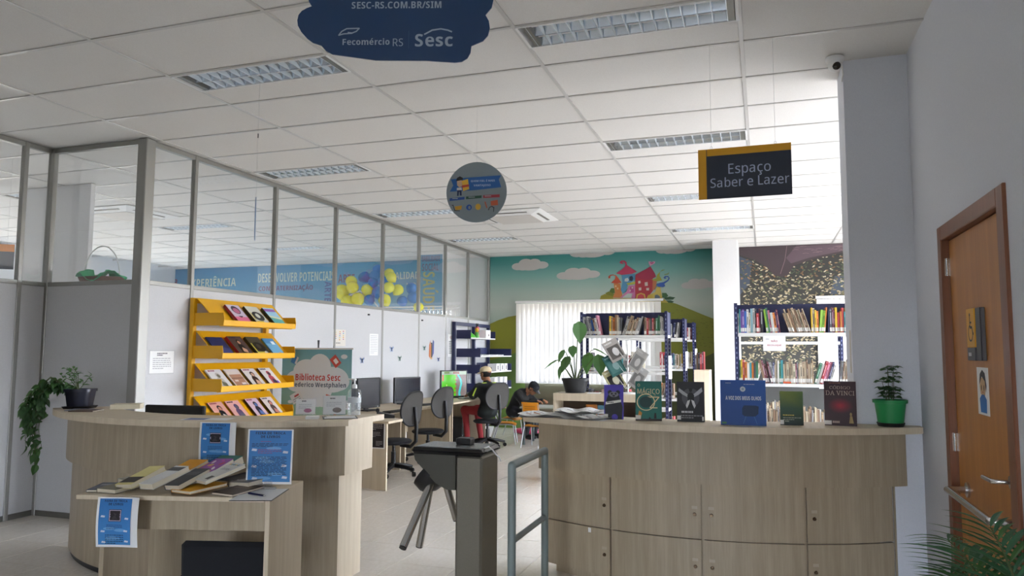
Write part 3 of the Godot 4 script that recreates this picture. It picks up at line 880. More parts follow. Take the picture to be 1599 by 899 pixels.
func signs() -> void:
	# yellow and navy room sign
	var t := thing("hanging_sign", "navy hanging sign with yellow edges reading Espaço Saber e Lazer", "sign", Vector3(-0.082, 2.405, -4.55), -0.02)
	var w := 0.265
	part("board", MB.new().bx(Vector3(-w, 0, -0.006), Vector3(w, 0.305, 0.006), 0.001), M.navy_sign, t)
	part("yellow_band", MB.new().bx(Vector3(-w + 0.052, 0.262, 0.006), Vector3(w, 0.305, 0.0075)).bx(Vector3(-w, 0, 0.006), Vector3(-w + 0.048, 0.305, 0.0075)), M.sign_yellow, t)
	var mb := MB.new()
	mb.color(C("b9c4dc"))
	text(mb, "Espaço", 0.03, 0.166, 0.24, 0.0, 0.0065, font_sans)
	text(mb, "Saber e Lazer", 0.028, 0.096, 0.445, 0.0, 0.0065, font_sans)
	part("lettering", mb, M.print, t)
	hook_wire(t, -0.187, 0.305, CEIL - 2.405)
	hook_wire(t, 0.178, 0.305, CEIL - 2.405)
	# round sign
	var d := thing("hanging_sign", "round grey hanging sign with a blue ribbon banner and a boy holding a gift", "sign", Vector3(-2.047, 2.697, -5.2), 0.2)
	part("disc", MB.new().at(T(0, 0, 0, 0, PI / 2)).lathe([Vector2(0, 0.003), Vector2(0.234, 0.003), Vector2(0.234, -0.003), Vector2(0, -0.003)], 48), M.disc, d)
	var g := MB.new()
	var r := 0.000640   # art unit
	var Q := func(a: Array) -> PackedVector2Array:
		var p := PackedVector2Array()
		for i in range(0, a.size(), 2): p.append(Vector2((a[i] - 443) * r, -(a[i + 1] - 447) * r))
		return p
	for e in [["2a62a8", [118, 435, 160, 360, 130, 285, 300, 270, 740, 250, 712, 300, 742, 395, 400, 425]], ["e2b23a", [262, 305, 340, 285, 355, 410, 280, 430]], ["b8412f", [262, 362, 352, 350, 354, 378, 264, 390]], ["d6d6d2", [205, 390, 262, 385, 268, 420, 205, 420]], ["1c2a52", [210, 420, 262, 418, 265, 485, 243, 485, 240, 440, 232, 440, 228, 488, 208, 488]], ["c9a88a", [205, 300, 262, 290, 268, 370, 235, 385, 208, 360]], ["17171a", [195, 310, 205, 270, 240, 250, 278, 270, 275, 295, 215, 305]],
		["27509c", [118, 515, 300, 500, 300, 533, 118, 548]], ["24503f", [318, 498, 506, 488, 506, 520, 318, 530]], ["a83a44", [525, 487, 724, 480, 724, 515, 525, 520]], ["d09a2c", [180, 615, 270, 605, 262, 655, 192, 660]], ["33343a", [145, 595, 165, 595, 185, 660, 245, 665, 245, 673, 178, 670, 158, 603, 145, 603]],
		["c2603f", [540, 565, 555, 562, 578, 640, 565, 645]], ["c2603f", [615, 560, 700, 545, 705, 610, 620, 615]], ["33343a", [585, 665, 600, 630, 630, 618, 660, 635, 655, 690, 648, 690, 648, 640, 625, 628, 605, 640, 595, 670]], ["8d9aa0", [505, 740, 545, 722, 612, 740, 580, 780, 510, 785]]]:
		g.color(C(e[0]))
		g.flat(Q.call(e[1]), 0.0036)
		g.xf.origin.z += 0.00005
	g.color(C("2a55a8")); g.oval((355 - 443) * r, -(630 - 447) * r, 0.022, 0.022, 0.0036)
	g.color(C("d6a83a")); g.oval((465 - 443) * r, -(625 - 447) * r, 0.021, 0.024, 0.0036)
	g.color(C("8c979b")); g.oval((360 - 443) * r, -(632 - 447) * r, 0.009, 0.013, 0.0037)
	g.color(C("c3d2e6"))
	text(g, "QUEM FIEL É MAIS", (520 - 443) * r, -(312 - 447) * r, 290 * r, 0.022, 0.0062, font_bold)
	text(g, "VANTAJOSO", (512 - 443) * r, -(370 - 447) * r, 205 * r, 0.02, 0.0062, font_bold)
	g.color(C("b8c2c6"))
	lines(g, -0.185, -0.05, 0.07, 1, 0.01, 0.006, 0.005, 2); lines(g, -0.06, -0.042, 0.08, 1, 0.01, 0.006, 0.005, 3); lines(g, 0.065, -0.036, 0.09, 1, 0.01, 0.006, 0.005, 4)
	part("print", g, M.print, d)
	part("wire", MB.new().tube([Vector3(0, 0.228, 0), Vector3(0, CEIL - 2.697, 0)], 0.0005, 5), M.wire, d)
	# a second round sign seen edge on
	var e2 := thing("hanging_sign", "thin hanging disc sign turned edge on, on a long wire before the partition glass", "sign", Vector3(-3.297, 2.39, -4.22), 0.675 + PI / 2 - 0.02)
	part("disc", MB.new().at(T(0, 0, 0, 0, PI / 2)).lathe([Vector2(0, 0.003), Vector2(0.15, 0.003), Vector2(0.15, -0.003), Vector2(0, -0.003)], 40), M.disc_blue, e2)
	part("wire", MB.new().tube([Vector3(0, 0.148, 0), Vector3(0, CEIL - 2.39, 0)], 0.0006, 5), M.wire, e2)
	part("wire_clip", MB.new().bx(Vector3(-0.003, 0.57, -0.003), Vector3(0.003, 0.6, 0.003)), M.black, e2)
	# the cloud sign
	var c := thing("hanging_sign", "dark blue cloud-shaped hanging sign with white web address and two logos", "sign", Vector3(-1.546, 2.78, -2.9), 0.30)
	var k := 0.890 / 275.0 / 5.0 * 0.985
	var R := func(x: float, y: float) -> Vector2: return Vector2((x - 770.0) * k, -(y - 480.0) * k)
	var out := PackedVector2Array()
	for p in [[640, 460], [330, 415], [285, 390], [250, 350], [190, 330], [150, 300], [105, 250], [80, 205], [74, 165], [82, 125], [105, 95], [140, 75], [175, 62], [155, 30], [146, 0], [150, -60], [190, -130], [260, -170], [330, -160], [380, -240], [480, -300], [600, -290], [680, -330], [800, -350], [930, -310], [990, -260], [1100, -290], [1220, -250], [1290, -180], [1380, -170], [1440, -110], [1470, -30], [1472, 20], [1460, 80], [1415, 135], [1440, 180], [1447, 230], [1435, 285], [1400, 325], [1318, 360], [1312, 410], [1290, 450], [1250, 475], [1200, 480], [1000, 465]]:
		out.append(R.call(p[0], p[1]))
	part("board", MB.new().prism(out, -0.004, 0.004), M.cloud_blue, c)
	var s := MB.new()
	s.color(C("a9b6c4"))
	var a: Vector2 = R.call(782, 58)
	text(s, "SESC-RS.COM.BR/SIM", a.x, a.y, 640 * k, 50 * k, 0.0046, font_bold)
	a = R.call(570, 325); text(s, "Fecomércio", a.x, a.y, 335 * k, 0.0, 0.0046, font_bold)
	a = R.call(797, 332); text(s, "RS", a.x, a.y, 72 * k, 0.0, 0.0046, font_sans)
	a = R.call(1052, 318); text(s, "Sesc", a.x, a.y, 268 * k, 92 * k, 0.0046, font_bold)
	var st := func(pts: Array, ww: float) -> void:
		var q := []
		for p in pts: q.append(R.call(p[0], p[1]))
		s.stroke(q, ww * k, 0.0046)
	st.call([[985, 275], [1040, 245], [1100, 236], [1150, 246], [1178, 258]], 11)
	st.call([[374, 278], [395, 250], [430, 230], [520, 228], [500, 250], [470, 262], [440, 258]], 9)
	st.call([[374, 278], [410, 268], [470, 264]], 9)
	s.color(C("4c6a8c")); st.call([[873, 250], [873, 375]], 2)
	part("lettering", s, M.print, c)
	for x in [-0.25, 0.25]:
		part("wire", MB.new().tube([Vector3(x, 0.3, 0), Vector3(x, CEIL - 2.78, 0)], 0.0007, 5), M.wire, c)
	# a sign in the side room, behind the entry glass
	var e := thing("hanging_sign", "small orange and dark sign seen through the entry partition glass", "sign", Vector3(-7.0, 2.25, -5.0), 0.75)
	part("board", MB.new().bx(Vector3(-0.26, 0, -0.006), Vector3(0.26, 0.24, 0.006)), M.navy_sign, e)
	part("orange_band", MB.new().bx(Vector3(-0.26, 0.17, 0.006), Vector3(0.26, 0.24, 0.008)), mat(C("d8811c"), 0.5), e)
	hook_wire(e, -0.2, 0.24, CEIL - 2.25)
	hook_wire(e, 0.2, 0.24, CEIL - 2.25)

# ---------------------------------------------------------------- the door
func door() -> void:
	var o := struct("door_1")
	o.position = Vector3(RW, 0, 0)
	# local: x into the wall, z along the wall
	var z0 := -4.405; var z1 := -3.27; var h := 2.145
	part("frame_jamb", MB.new().bx(Vector3(-0.014, 0, z0), Vector3(0.15, h, z0 + 0.075), 0.004), M.frame_wood, o)
	part("frame_jamb", MB.new().bx(Vector3(-0.014, 0, z1 - 0.09), Vector3(0.15, h, z1), 0.004), M.frame_wood, o)
	part("frame_head", MB.new().bx(Vector3(-0.014, h - 0.075, z0 + 0.075), Vector3(0.15, h, z1 - 0.09), 0.004), M.frame_wood, o)
	part("leaf", MB.new().bx(Vector3(0.024, 0.006, z0 + 0.079), Vector3(0.06, h - 0.079, z1 - 0.094), 0.002), M.door_wood, o)
	for y in [0.2, 1.04, 1.93]:
		var hg := part("hinge", MB.new().bx(Vector3(-0.001, y - 0.045, z0 + 0.072), Vector3(0.024, y + 0.045, z0 + 0.082)), M.chrome, o)
		part("knuckle", MB.new().tube([Vector3(0.01, y - 0.045, z0 + 0.083), Vector3(0.01, y + 0.045, z0 + 0.083)], 0.006, 8), M.chrome, hg)
	var hz := -3.425
	var rose := part("handle", MB.new().at(T(0.014, 0.985, hz, 0, 0, PI / 2)).lathe([Vector2(0, 0.012), Vector2(0.026, 0.01), Vector2(0.026, -0.01), Vector2(0, -0.01)], 18), M.chrome, o)
	part("lever", MB.new().tube([Vector3(0.01, 0.985, hz), Vector3(-0.045, 0.985, hz), Vector3(-0.052, 0.983, hz - 0.02), Vector3(-0.052, 0.98, hz - 0.15)], [0.009, 0.009, 0.01, 0.009], 10), M.chrome, rose)
	part("keyhole", MB.new().bx(Vector3(0.018, 0.85, hz - 0.012), Vector3(0.026, 0.91, hz + 0.012), 0.003), M.cap_dark, o)
	var bar := part("grab_bar", MB.new().tube([Vector3(0.02, 0.83, -4.16), Vector3(-0.055, 0.83, -4.16), Vector3(-0.07, 0.83, -4.145), Vector3(-0.07, 0.83, -3.43), Vector3(-0.055, 0.83, -3.415), Vector3(0.02, 0.83, -3.415)], 0.016, 12), M.chrome, o)
	for z in [-4.16, -3.415]:
		part("flange", MB.new().at(T(0.02, 0.83, z, 0, 0, PI / 2)).lathe([Vector2(0, 0.006), Vector2(0.036, 0.006), Vector2(0.036, -0.006), Vector2(0, -0.006)], 18), M.chrome, bar)
	# wheelchair plate
	var s := thing("accessible_sign", "yellow wheelchair plate with dark grey backing on the wooden door", "sign", Vector3(RW + 0.024, 1.455, -3.84), -PI / 2)
	part("backing", MB.new().bx(Vector3(-0.025, -0.0, 0), Vector3(0.105, 0.235, 0.016), 0.002), M.plate_grey, s)
	part("side_plate", MB.new().bx(Vector3(0.03, 0.0, 0.016), Vector3(0.105, 0.235, 0.021), 0.002), M.plate_dark, s)
	part("yellow_plate", MB.new().bx(Vector3(-0.1, 0.06, 0.012), Vector3(0.03, 0.235, 0.026), 0.001), M.sign_yellow, s)
	part("lower_plate", MB.new().bx(Vector3(-0.1, 0.0, 0.0), Vector3(0.03, 0.058, 0.027), 0.002), M.plate_dark, s)
	var g := MB.new()
	g.color(C("1c1a16"))
	g.oval(-0.04, 0.207, 0.009, 0.009, 0.0266)
	g.stroke([Vector2(-0.04, 0.197), Vector2(-0.038, 0.15), Vector2(-0.008, 0.15), Vector2(0.006, 0.12), Vector2(0.016, 0.122)], 0.011, 0.0266)
	g.stroke([Vector2(-0.038, 0.172), Vector2(-0.014, 0.172)], 0.008, 0.0266)
	var arc := []
	for k in 15: arc.append(Vector2(-0.03, 0.125) + Vector2(cos(2.0 + k * 0.31), sin(2.0 + k * 0.31)) * 0.036)
	g.stroke(arc, 0.008, 0.0267)
	g.color(C("c9c9c9")); g.rect(-0.075, 0.02, 0.05, 0.016, 0.0276)
	part("print", g, M.print, s)
	# a child's drawing
	var p := thing("drawing", "paper cutout drawing of a boy in a blue shirt taped to the wooden door", "drawing", Vector3(RW + 0.0235, 1.215, -3.82), -PI / 2)
	part("sheet", MB.new().bx(Vector3(-0.09, 0, -0.001), Vector3(0.09, 0.21, 0.0005)), M.paper, p)
	var b := MB.new()
	for e in [["c9a578", [-0.035, 0.09, 0.03, 0.085, 0.045, 0.125, 0.03, 0.165, -0.03, 0.165, -0.05, 0.125]], ["1d1a1c", [-0.055, 0.13, -0.04, 0.18, 0.0, 0.2, 0.04, 0.185, 0.06, 0.13, 0.05, 0.1, 0.035, 0.15, -0.01, 0.17]], ["2d6fb4", [-0.045, 0.01, 0.05, 0.01, 0.055, 0.07, 0.02, 0.09, -0.02, 0.09, -0.055, 0.07]]]:
		b.color(C(e[0])); b.flat(V2(e[1]), 0.0009)
		b.xf.origin.z += 0.0001
	b.color(C("141414")); b.oval(-0.02, 0.12, 0.006, 0.013, 0.0009); b.oval(0.02, 0.12, 0.006, 0.013, 0.0009)
	b.color(C("b05848")); b.oval(0.0, 0.1, 0.01, 0.003, 0.0009)
	part("print", b, M.print, p)

# ---------------------------------------------------------------- seen through the partition glass
func study_room() -> void:
	struct("wall_study_nib", MB.new().bx(Vector3(-8.2, 0, -6.36), Vector3(-7.16, CEIL, -6.3), 0.004), M.wall_white)
	var cab := thing("storage_cabinet", "grey storage cabinet hidden behind the cross partition panel", "cabinet", Vector3(-5.95, 0, -5.42))
	part("body", MB.new().bx(Vector3(-0.3, 0.05, -0.2), Vector3(0.3, 2.1, 0.2), 0.004), M.panel, cab)
	part("plinth", MB.new().bx(Vector3(-0.28, 0, -0.18), Vector3(0.28, 0.05, 0.18)), M.alu_dark, cab)
	var t := thing("basket", "basket with thin arched white handle and green tissue behind the glass", "basket", Vector3(-5.95, 2.101, -5.4), 0.1)
	part("body", MB.new().lathe([Vector2(0, 0.002), Vector2(0.2, 0.002), Vector2(0.235, 0.07), Vector2(0.22, 0.07), Vector2(0.19, 0.012), Vector2(0, 0.012)], 28, false, 1.0, 0.6), M.wicker, t)
	var arch := []
	for k in 21:
		var a := PI * k / 20
		arch.append(Vector3(-cos(a) * 0.205, 0.05 + sin(a) * 0.32, 0))
	part("handle", MB.new().tube(arch, 0.006, 7), M.white, t)
	var cl := MB.new().sheet(22, 12, func(u: float, v: float) -> Vector3:
		var a := u * TAU
		var rr := 0.08 + 0.18 * v
		return Vector3(cos(a) * rr, 0.105 + 0.04 * sin(a * 5.0 + v * 4.0) * (0.4 + v * 0.4) + 0.03 * sin(a * 3.0) - 0.03 * v, sin(a) * rr * 0.6))
	part("tissue", cl, M.green_tissue, t)
	# balloons tied to a slim arch
	var stand := thing("balloon_arch", "slim white balloon arch frame standing behind the partition", "frame", Vector3(-6.2, 0, -10.6))
	var fr := []
	for k in 15:
		var a := PI * k / 14
		fr.append(Vector3(-cos(a) * 0.75, sin(a) * 2.45, 0))
	part("hoop", MB.new().tube(fr, 0.012, 7), M.white, stand)
	part("foot", MB.new().bx(Vector3(-0.9, 0, -0.15), Vector3(-0.6, 0.02, 0.15)), M.white, stand)
	part("foot", MB.new().bx(Vector3(0.6, 0, -0.15), Vector3(0.9, 0.02, 0.15)), M.white, stand)
	var yl := ["yellow balloon low at the window edge of the cluster", "upper yellow balloon above the low ones", "yellow balloon in the middle of the front row", "yellow balloon nestled against the blue ones", "yellow balloon half hidden by the partition panel", "topmost yellow balloon beyond the aluminium post", "second yellow balloon beyond the post", "yellow balloon below those beyond the post", "yellow balloon beside the pale blue ones", "lowest yellow balloon beyond the post", "small yellow balloon by the blue pillar", "yellow balloon at the bottom of the front row"]
	var bl := ["round blue balloon behind the upper yellow one", "topmost blue balloon of the cluster", "blue balloon just under the topmost", "blue balloon in the heart of the cluster", "blue balloon touching the aluminium post", "blue balloon below the post crossing", "lowest blue balloon in front of the post", "pale blue balloon beside the words on the wall", "pale blue balloon lower, beside the pillar", "pale blue balloon lowest of its side"]
	var bs := [[0, -6.44, 2.42, -10.45, 0.15], [0, -6.33, 2.60, -10.55, 0.115], [0, -6.22, 2.49, -10.4, 0.12], [0, -6.01, 2.45, -10.5, 0.115], [0, -6.12, 2.30, -10.42, 0.13], [0, -5.72, 2.73, -10.7, 0.10], [0, -5.60, 2.65, -10.55, 0.105], [0, -5.62, 2.48, -10.5, 0.11], [0, -5.51, 2.45, -10.6, 0.11], [0, -5.68, 2.28, -10.5, 0.12], [0, -5.24, 2.18, -10.8, 0.1], [0, -6.3, 2.26, -10.4, 0.13],
		[1, -6.14, 2.67, -10.65, 0.12], [1, -5.96, 2.80, -10.75, 0.11], [1, -5.92, 2.69, -10.6, 0.11], [1, -5.93, 2.57, -10.55, 0.105], [1, -5.73, 2.58, -10.5, 0.1], [1, -5.83, 2.41, -10.55, 0.125], [1, -5.96, 2.29, -10.5, 0.105], [1, -5.42, 2.50, -10.9, 0.11], [1, -5.36, 2.34, -10.85, 0.11], [1, -5.5, 2.28, -10.75, 0.105]]
	var ny := 0; var nb := 0
	for e in bs:
		var yellow: bool = e[0] == 0
		var o := thing("balloon", (yl[ny] if yellow else bl[nb]), "balloon", Vector3(e[1], e[2], e[3]), 0.0, "balloons in the cluster behind the partition")
		if yellow: ny += 1
		else: nb += 1
		var rr: float = e[4] * 0.84
		part("skin", MB.new().lathe([Vector2(0, -1.12 * rr), Vector2(0.1 * rr, -1.08 * rr), Vector2(0.45 * rr, -0.85 * rr), Vector2(0.8 * rr, -0.45 * rr), Vector2(rr, 0.05 * rr), Vector2(0.92 * rr, 0.5 * rr), Vector2(0.6 * rr, 0.86 * rr), Vector2(0.3 * rr, 1.0 * rr), Vector2(0, 1.04 * rr)], 18, true), M.balloon_yellow if yellow else M.balloon_blue, o)
		part("knot", MB.new().lathe([Vector2(0, -1.1 * rr), Vector2(0.06 * rr, -1.2 * rr), Vector2(0, -1.2 * rr)], 8), M.balloon_yellow if yellow else M.balloon_blue, o)
		o.rotation = Vector3(0.5 * sin(e[1] * 31.0), 0, 0.7 * sin(e[2] * 17.0))
	# white railing at the far end
	var ra := thing("railing", "white barred railing low behind the far partition panes", "railing", Vector3(-5.95, 0, -12.5))
	part("top_rail", MB.new().tube([Vector3(-1.1, 2.3, 0), Vector3(0.72, 2.3, 0)], 0.012, 6).tube([Vector3(-1.1, 2.25, 0), Vector3(0.72, 2.25, 0)], 0.008, 6), M.white, ra)
	for i in 24: part("bar", MB.new().tube([Vector3(-1.1 + i * 0.079, 0, 0), Vector3(-1.1 + i * 0.079, 2.25, 0)], 0.006, 6), M.white, ra)

func more_materials() -> void:
	M.blind = mat(C("f2efe9"), 0.8)
	M.blind.backlight_enabled = true
	M.blind.backlight = Color(0.27, 0.27, 0.265)
	M.slot = mat(C("7a80a0"), 0.6)
	M.mirror = mat(C("dde8f2"), 0.2, 0.85)
	M.mirror_rough = mat(C("dfe6ea"), 0.3, 0.5)
	M.tube = mat(C("eeeeee"), 0.3)
	M.ac_grille = mat(C("c9c3bc"), 0.5)
	M.navy_sign = mat(C("202a3c"), 0.35)
	M.sign_yellow = mat(C("dc9f12"), 0.45)
	M.disc = mat(C("8a979c"), 0.3)
	M.disc_blue = mat(C("7a93b4"), 0.3)
	M.cloud_blue = mat(C("223f66"), 0.35)
	M.plate_grey = mat(C("5a5a5e"), 0.5)
	M.plate_dark = mat(C("3a3a3e"), 0.45)
	M.wicker = mat(C("6a4a34"), 0.8)
	M.green_tissue = mat(C("24b070"), 0.7)
	M.balloon_yellow = mat(C("e3e03a"), 0.25)
	M.balloon_blue = mat(C("1b6fc4"), 0.25)
	M.tag_beige = mat(C("b9ad98"), 0.6)
	M.tube_grey = mat(C("a9aaac"), 0.45, 0.5)
	M.bronze = mat(C("5a4a38"), 0.35, 0.8)
	M.rail_grey = mat(C("7d8886"), 0.42)
	M.steel_dark = mat(C("63625b"), 0.34, 0.7)
	M.lid_grey = mat(C("8f9092"), 0.25, 0.3)
	M.clear_plastic = glass(0.06)
	M.pages = mat(C("d9cfb8"), 0.85)
	M.yellow_dark = M.yellow
	M.screen_off = mat(C("161b28"), 0.12)
	M.screen_grey = mat(C("3c3c40"), 0.25)
	M.mesh_fabric = textured(speck_texture(C("2c2c2c"), C("625e58"), 67, 30.0), 5.0, 0.9)
	M.pot_green = mat(C("1f8a4a"), 0.45)
	M.pot_navy = mat(C("1c2030"), 0.4)
	M.pot_black = mat(C("1d1f20"), 0.55)
	M.soil = mat(C("2e241c"), 0.95)
	M.stem = mat(C("4c5a32"), 0.7)
	for e in [["leaf_dark", "2c4a2c"], ["leaf_mid", "3f6436"], ["leaf_palm", "356046"]]:
		M[e[0]] = mat(C(e[1]), 0.5)
		M[e[0]].backlight_enabled = true
		M[e[0]].backlight = Color(0.25, 0.4, 0.15)
	M.wood_dark = mat(C("5a4a3e"), 0.7)
	M.orange_plastic = mat(C("e0911c"), 0.4)
	M.orange_dark = mat(C("a8620f"), 0.5)
	M.table_grey = mat(C("8f9688"), 0.45)
	M.leg_green = mat(C("26302c"), 0.45)
	M.newsprint = mat(C("e2e1de"), 0.85)
	M.gel = glass(0.2)
	M.label_grey = mat(C("c0c6c8"), 0.5)
	M.cloth = mat(Color.WHITE, 0.85)
	M.cloth.vertex_color_use_as_albedo = true
	M.hair = mat(C("1a1512"), 0.7)

# ---------------------------------------------------------------- the two counters
func flat_slab(poly: PackedVector2Array, y0: float, y1: float) -> MB:
	# a level board with an outline in x, z
	var q := PackedVector2Array()
	for p in poly: q.append(Vector2(p.x, -p.y))
	var mb := MB.new().at(Transform3D(Basis.from_euler(Vector3(-PI / 2, 0, 0)), Vector3(0, 0, 0)))
	return mb.prism(q, y0, y1)

func arc_outline(cx: float, cz: float, r0: float, r1: float, a0: float, a1: float, seg := 36) -> PackedVector2Array:
	var p := PackedVector2Array()
	for i in seg + 1:
		var a := lerpf(a0, a1, float(i) / seg)
		p.append(Vector2(cx + r1 * sin(a), cz + r1 * cos(a)))
	for i in seg + 1:
		var a := lerpf(a1, a0, float(i) / seg)
		p.append(Vector2(cx + r0 * sin(a), cz + r0 * cos(a)))
	return p

func locker_counter() -> void:
	var cx := -0.42; var cz := -6.9
	var t := thing("locker_counter", "curved wooden counter with eight small locker doors below, by the grey column", "counter")
	var top := arc_outline(cx, cz, 1.93, 2.33, -0.512, 0.525)
	# the far end widens into the corner between the column and the door wall
	var q := PackedVector2Array()
	for i in 37: q.append(top[i])
	q.append(Vector2(0.885, -4.975)); q.append(Vector2(0.885, -5.075)); q.append(Vector2(0.50, -5.075))
	for i in range(37, top.size()):
		if top[i].x < 0.49 and not (top[i].y < -5.07 and top[i].x > 0.44): q.append(top[i])
	part("countertop", flat_slab(q, 1.012, 1.05), M.wood_light, t)
	part("apron", MB.new().arc(cx, cz, 2.205, 2.23, -0.49, 0.578, 0.695, 1.012, 36), M.wood, t)
	part("apron_side", MB.new().bx(Vector3(-0.0125, 0.695, -0.28), Vector3(0.0125, 1.012, 0)), M.wood, t).transform = T(cx + 2.204 * sin(-0.485), 0, cz + 2.204 * cos(-0.485), -0.49)
	var ai := [-0.486, -0.248, 0.022, 0.3, 0.56]
	var body := MB.new().arc(cx, cz, 1.86, 2.135, -0.487, 0.40, 0.055, 0.695, 30).arc(cx, cz, 2.12, 2.135, 0.40, 0.52, 0.055, 0.695, 8)
	part("carcass", body, M.wood, t)
	part("plinth", MB.new().arc(cx, cz, 1.88, 2.1, -0.47, 0.40, 0.0, 0.055, 30), M.wood, t)
	for i in 4:
		for k in 2:
			var a0: float = ai[i] + (0.004 if i > 0 else 0.0)
			var a1: float = ai[i + 1] - 0.004
			var y0 := 0.062 if k == 0 else 0.358
			var y1 := 0.35 if k == 0 else 0.684
			var d := part("door", MB.new().arc(cx, cz, 2.136, 2.158, a0, a1, y0, y1, 12), M.wood, t)
			var la: float = a1 - 0.018 if i < 2 else a0 + 0.02
			var ly := (0.50 if k == 1 else 0.19)
			var lk := MB.new().at(T(cx + 2.158 * sin(la), ly, cz + 2.158 * cos(la), la, PI / 2))
			lk.lathe([Vector2(0, 0.008), Vector2(0.009, 0.008), Vector2(0.0115, 0.0), Vector2(0.0115, -0.004)], 14)
			part("lock", lk, M.bronze, d)
			part("number_tag", MB.new().at(T(cx + 2.1585 * sin(la), ly + 0.042, cz + 2.1585 * cos(la), la)).box(Vector3(0, 0, 0), Vector3(0.034, 0.018, 0.001)), M.tag_beige, d)
	part("end_post", MB.new().arc(cx, cz, 2.15, 2.158, 0.5605, 0.566, 0.055, 0.695, 2), M.wood, t)
	part("sticker", MB.new().at(T(cx + 2.1585 * sin(-0.32), 0.33, cz + 2.1585 * cos(-0.32), -0.32)).box(Vector3.ZERO, Vector3(0.022, 0.03, 0.001)), M.paper, t)

func reception_counter() -> void:
	var cx := -3.75; var cz := -5.68
	var t := thing("reception_counter", "curved wooden reception counter with an overhanging top, behind the table of books", "counter")
	var q := PackedVector2Array()
	var a0 := -0.735; var a1 := 0.692
	for i in 41:
		var a := lerpf(a0, a1, i / 40.0)
		q.append(Vector2(cx + 1.96 * sin(a), cz + 1.96 * cos(a)))
	q.append(Vector2(-2.50, -4.64))
	for i in 31:
		var a := lerpf(0.84, -0.735, i / 30.0)
		q.append(Vector2(cx + 1.55 * sin(a), cz + 1.55 * cos(a)))
	part("countertop", flat_slab(q, 1.012, 1.05), M.wood_light, t)
	part("apron", MB.new().arc(cx, cz, 1.835, 1.86, -0.715, 0.69, 0.69, 1.012, 40), M.wood, t)
	part("apron_side", MB.new().bx(Vector3(-2.592, 0.69, -4.6), Vector3(-2.565, 1.012, -4.245)), M.wood_light, t)
	part("base", MB.new().arc(cx, cz, 1.79, 1.815, -0.712, 0.675, 0.04, 0.69, 40), M.wood, t)
	part("base_side", MB.new().bx(Vector3(-2.645, 0.0, -4.56), Vector3(-2.62, 0.69, -4.26)), M.wood_light, t)
	part("far_side", MB.new().bx(Vector3(-0.013, 0.0, -0.32), Vector3(0.013, 1.012, 0.0)), M.wood, t).transform = T(cx + 1.80 * sin(-0.705), 0, cz + 1.80 * cos(-0.705), -0.705)
	part("plinth", MB.new().arc(cx, cz, 1.76, 1.80, -0.70, 0.67, 0.0, 0.04, 30), M.black, t)
	part("desktop", flat_slab(arc_outline(cx, cz, 1.0, 1.78, -0.69, 0.62), 0.72, 0.745), M.wood_light, t)

# ---------------------------------------------------------------- prints used by several things
func exchange_poster(mb: MB, w: float, h: float, with_frame: bool, sd: int) -> void:
	# lower edge at y 0, centred on x
	var b := w * 0.44
	mb.grad(-b, 0.012, b, h - 0.006, C("3f86c4"), C("3f86c4"), C("2f74b6"), C("2f74b6"))
	var r := RandomNumberGenerator.new(); r.seed = sd
	mb.color(C("6aa3d4"))
	for k in 5: mb.oval(r.randf_range(-b * 0.6, b * 0.6), r.randf_range(h * 0.1, h * 0.75), w * 0.16, h * 0.03)
	mb.color(C("cfd6e0"))
	for p in [[-0.32, 0.32], [0.3, 0.33], [-0.33, 0.62], [0.32, 0.58], [-0.3, 0.1], [0.32, 0.12]]:
		var c := Vector2(p[0] * w, p[1] * h)
		mb.flat(PackedVector2Array([c + Vector2(-0.045, -0.012) * w / 0.8, c + Vector2(0.04, -0.02) * w / 0.8, c + Vector2(0.05, 0.016) * w / 0.8, c + Vector2(-0.03, 0.026) * w / 0.8]))
	mb.color(C("10151f"))
	text(mb, "FEIRA DE TROCA", 0, h * 0.93, w * 0.62, h * 0.045, mb.lift + 0.0002, font_bold)
	text(mb, "DE LIVROS", 0, h * 0.865, w * 0.4, h * 0.045, mb.lift + 0.0002, font_bold)
	if with_frame:
		mb.rect(-w * 0.17, h * 0.52, w * 0.34, h * 0.24)
		mb.color(C("b9a9c0")); mb.rect(-w * 0.16, h * 0.53, w * 0.32, h * 0.22)
		mb.color(C("1e1c20")); mb.rect(-w * 0.14, h * 0.545, w * 0.28, h * 0.19)
		mb.color(C("3a3338")); mb.flat(V2([-w * 0.09, h * 0.56, w * 0.02, h * 0.58, w * 0.08, h * 0.56, w * 0.05, h * 0.66, -w * 0.04, h * 0.70]))
		mb.color(C("1d3f74"))
		lines(mb, -w * 0.22, h * 0.44, w * 0.44, 3, h * 0.035, h * 0.013, 0.0, sd)
		mb.color(C("10203c"))
		lines(mb, -w * 0.25, h * 0.24, w * 0.5, 5, h * 0.042, h * 0.014, 0.0, sd + 1)
	else:
		mb.color(C("8a4a78"))
		lines(mb, -w * 0.2, h * 0.77, w * 0.36, 1, h * 0.03, h * 0.012, 0.0, sd)
		lines(mb, -w * 0.25, h * 0.62, w * 0.5, 3, h * 0.03, h * 0.012, 0.0, sd + 2)
		mb.color(C("10203c"))
		lines(mb, -w * 0.38, h * 0.73, w * 0.76, 3, h * 0.025, h * 0.01, 0.0, sd + 3)
		lines(mb, -w * 0.36, h * 0.49, w * 0.72, 14, h * 0.026, h * 0.01, 0.0, sd + 4)

func printed(d: Callable, m: MB) -> MB:
	d.call(m)
	return m

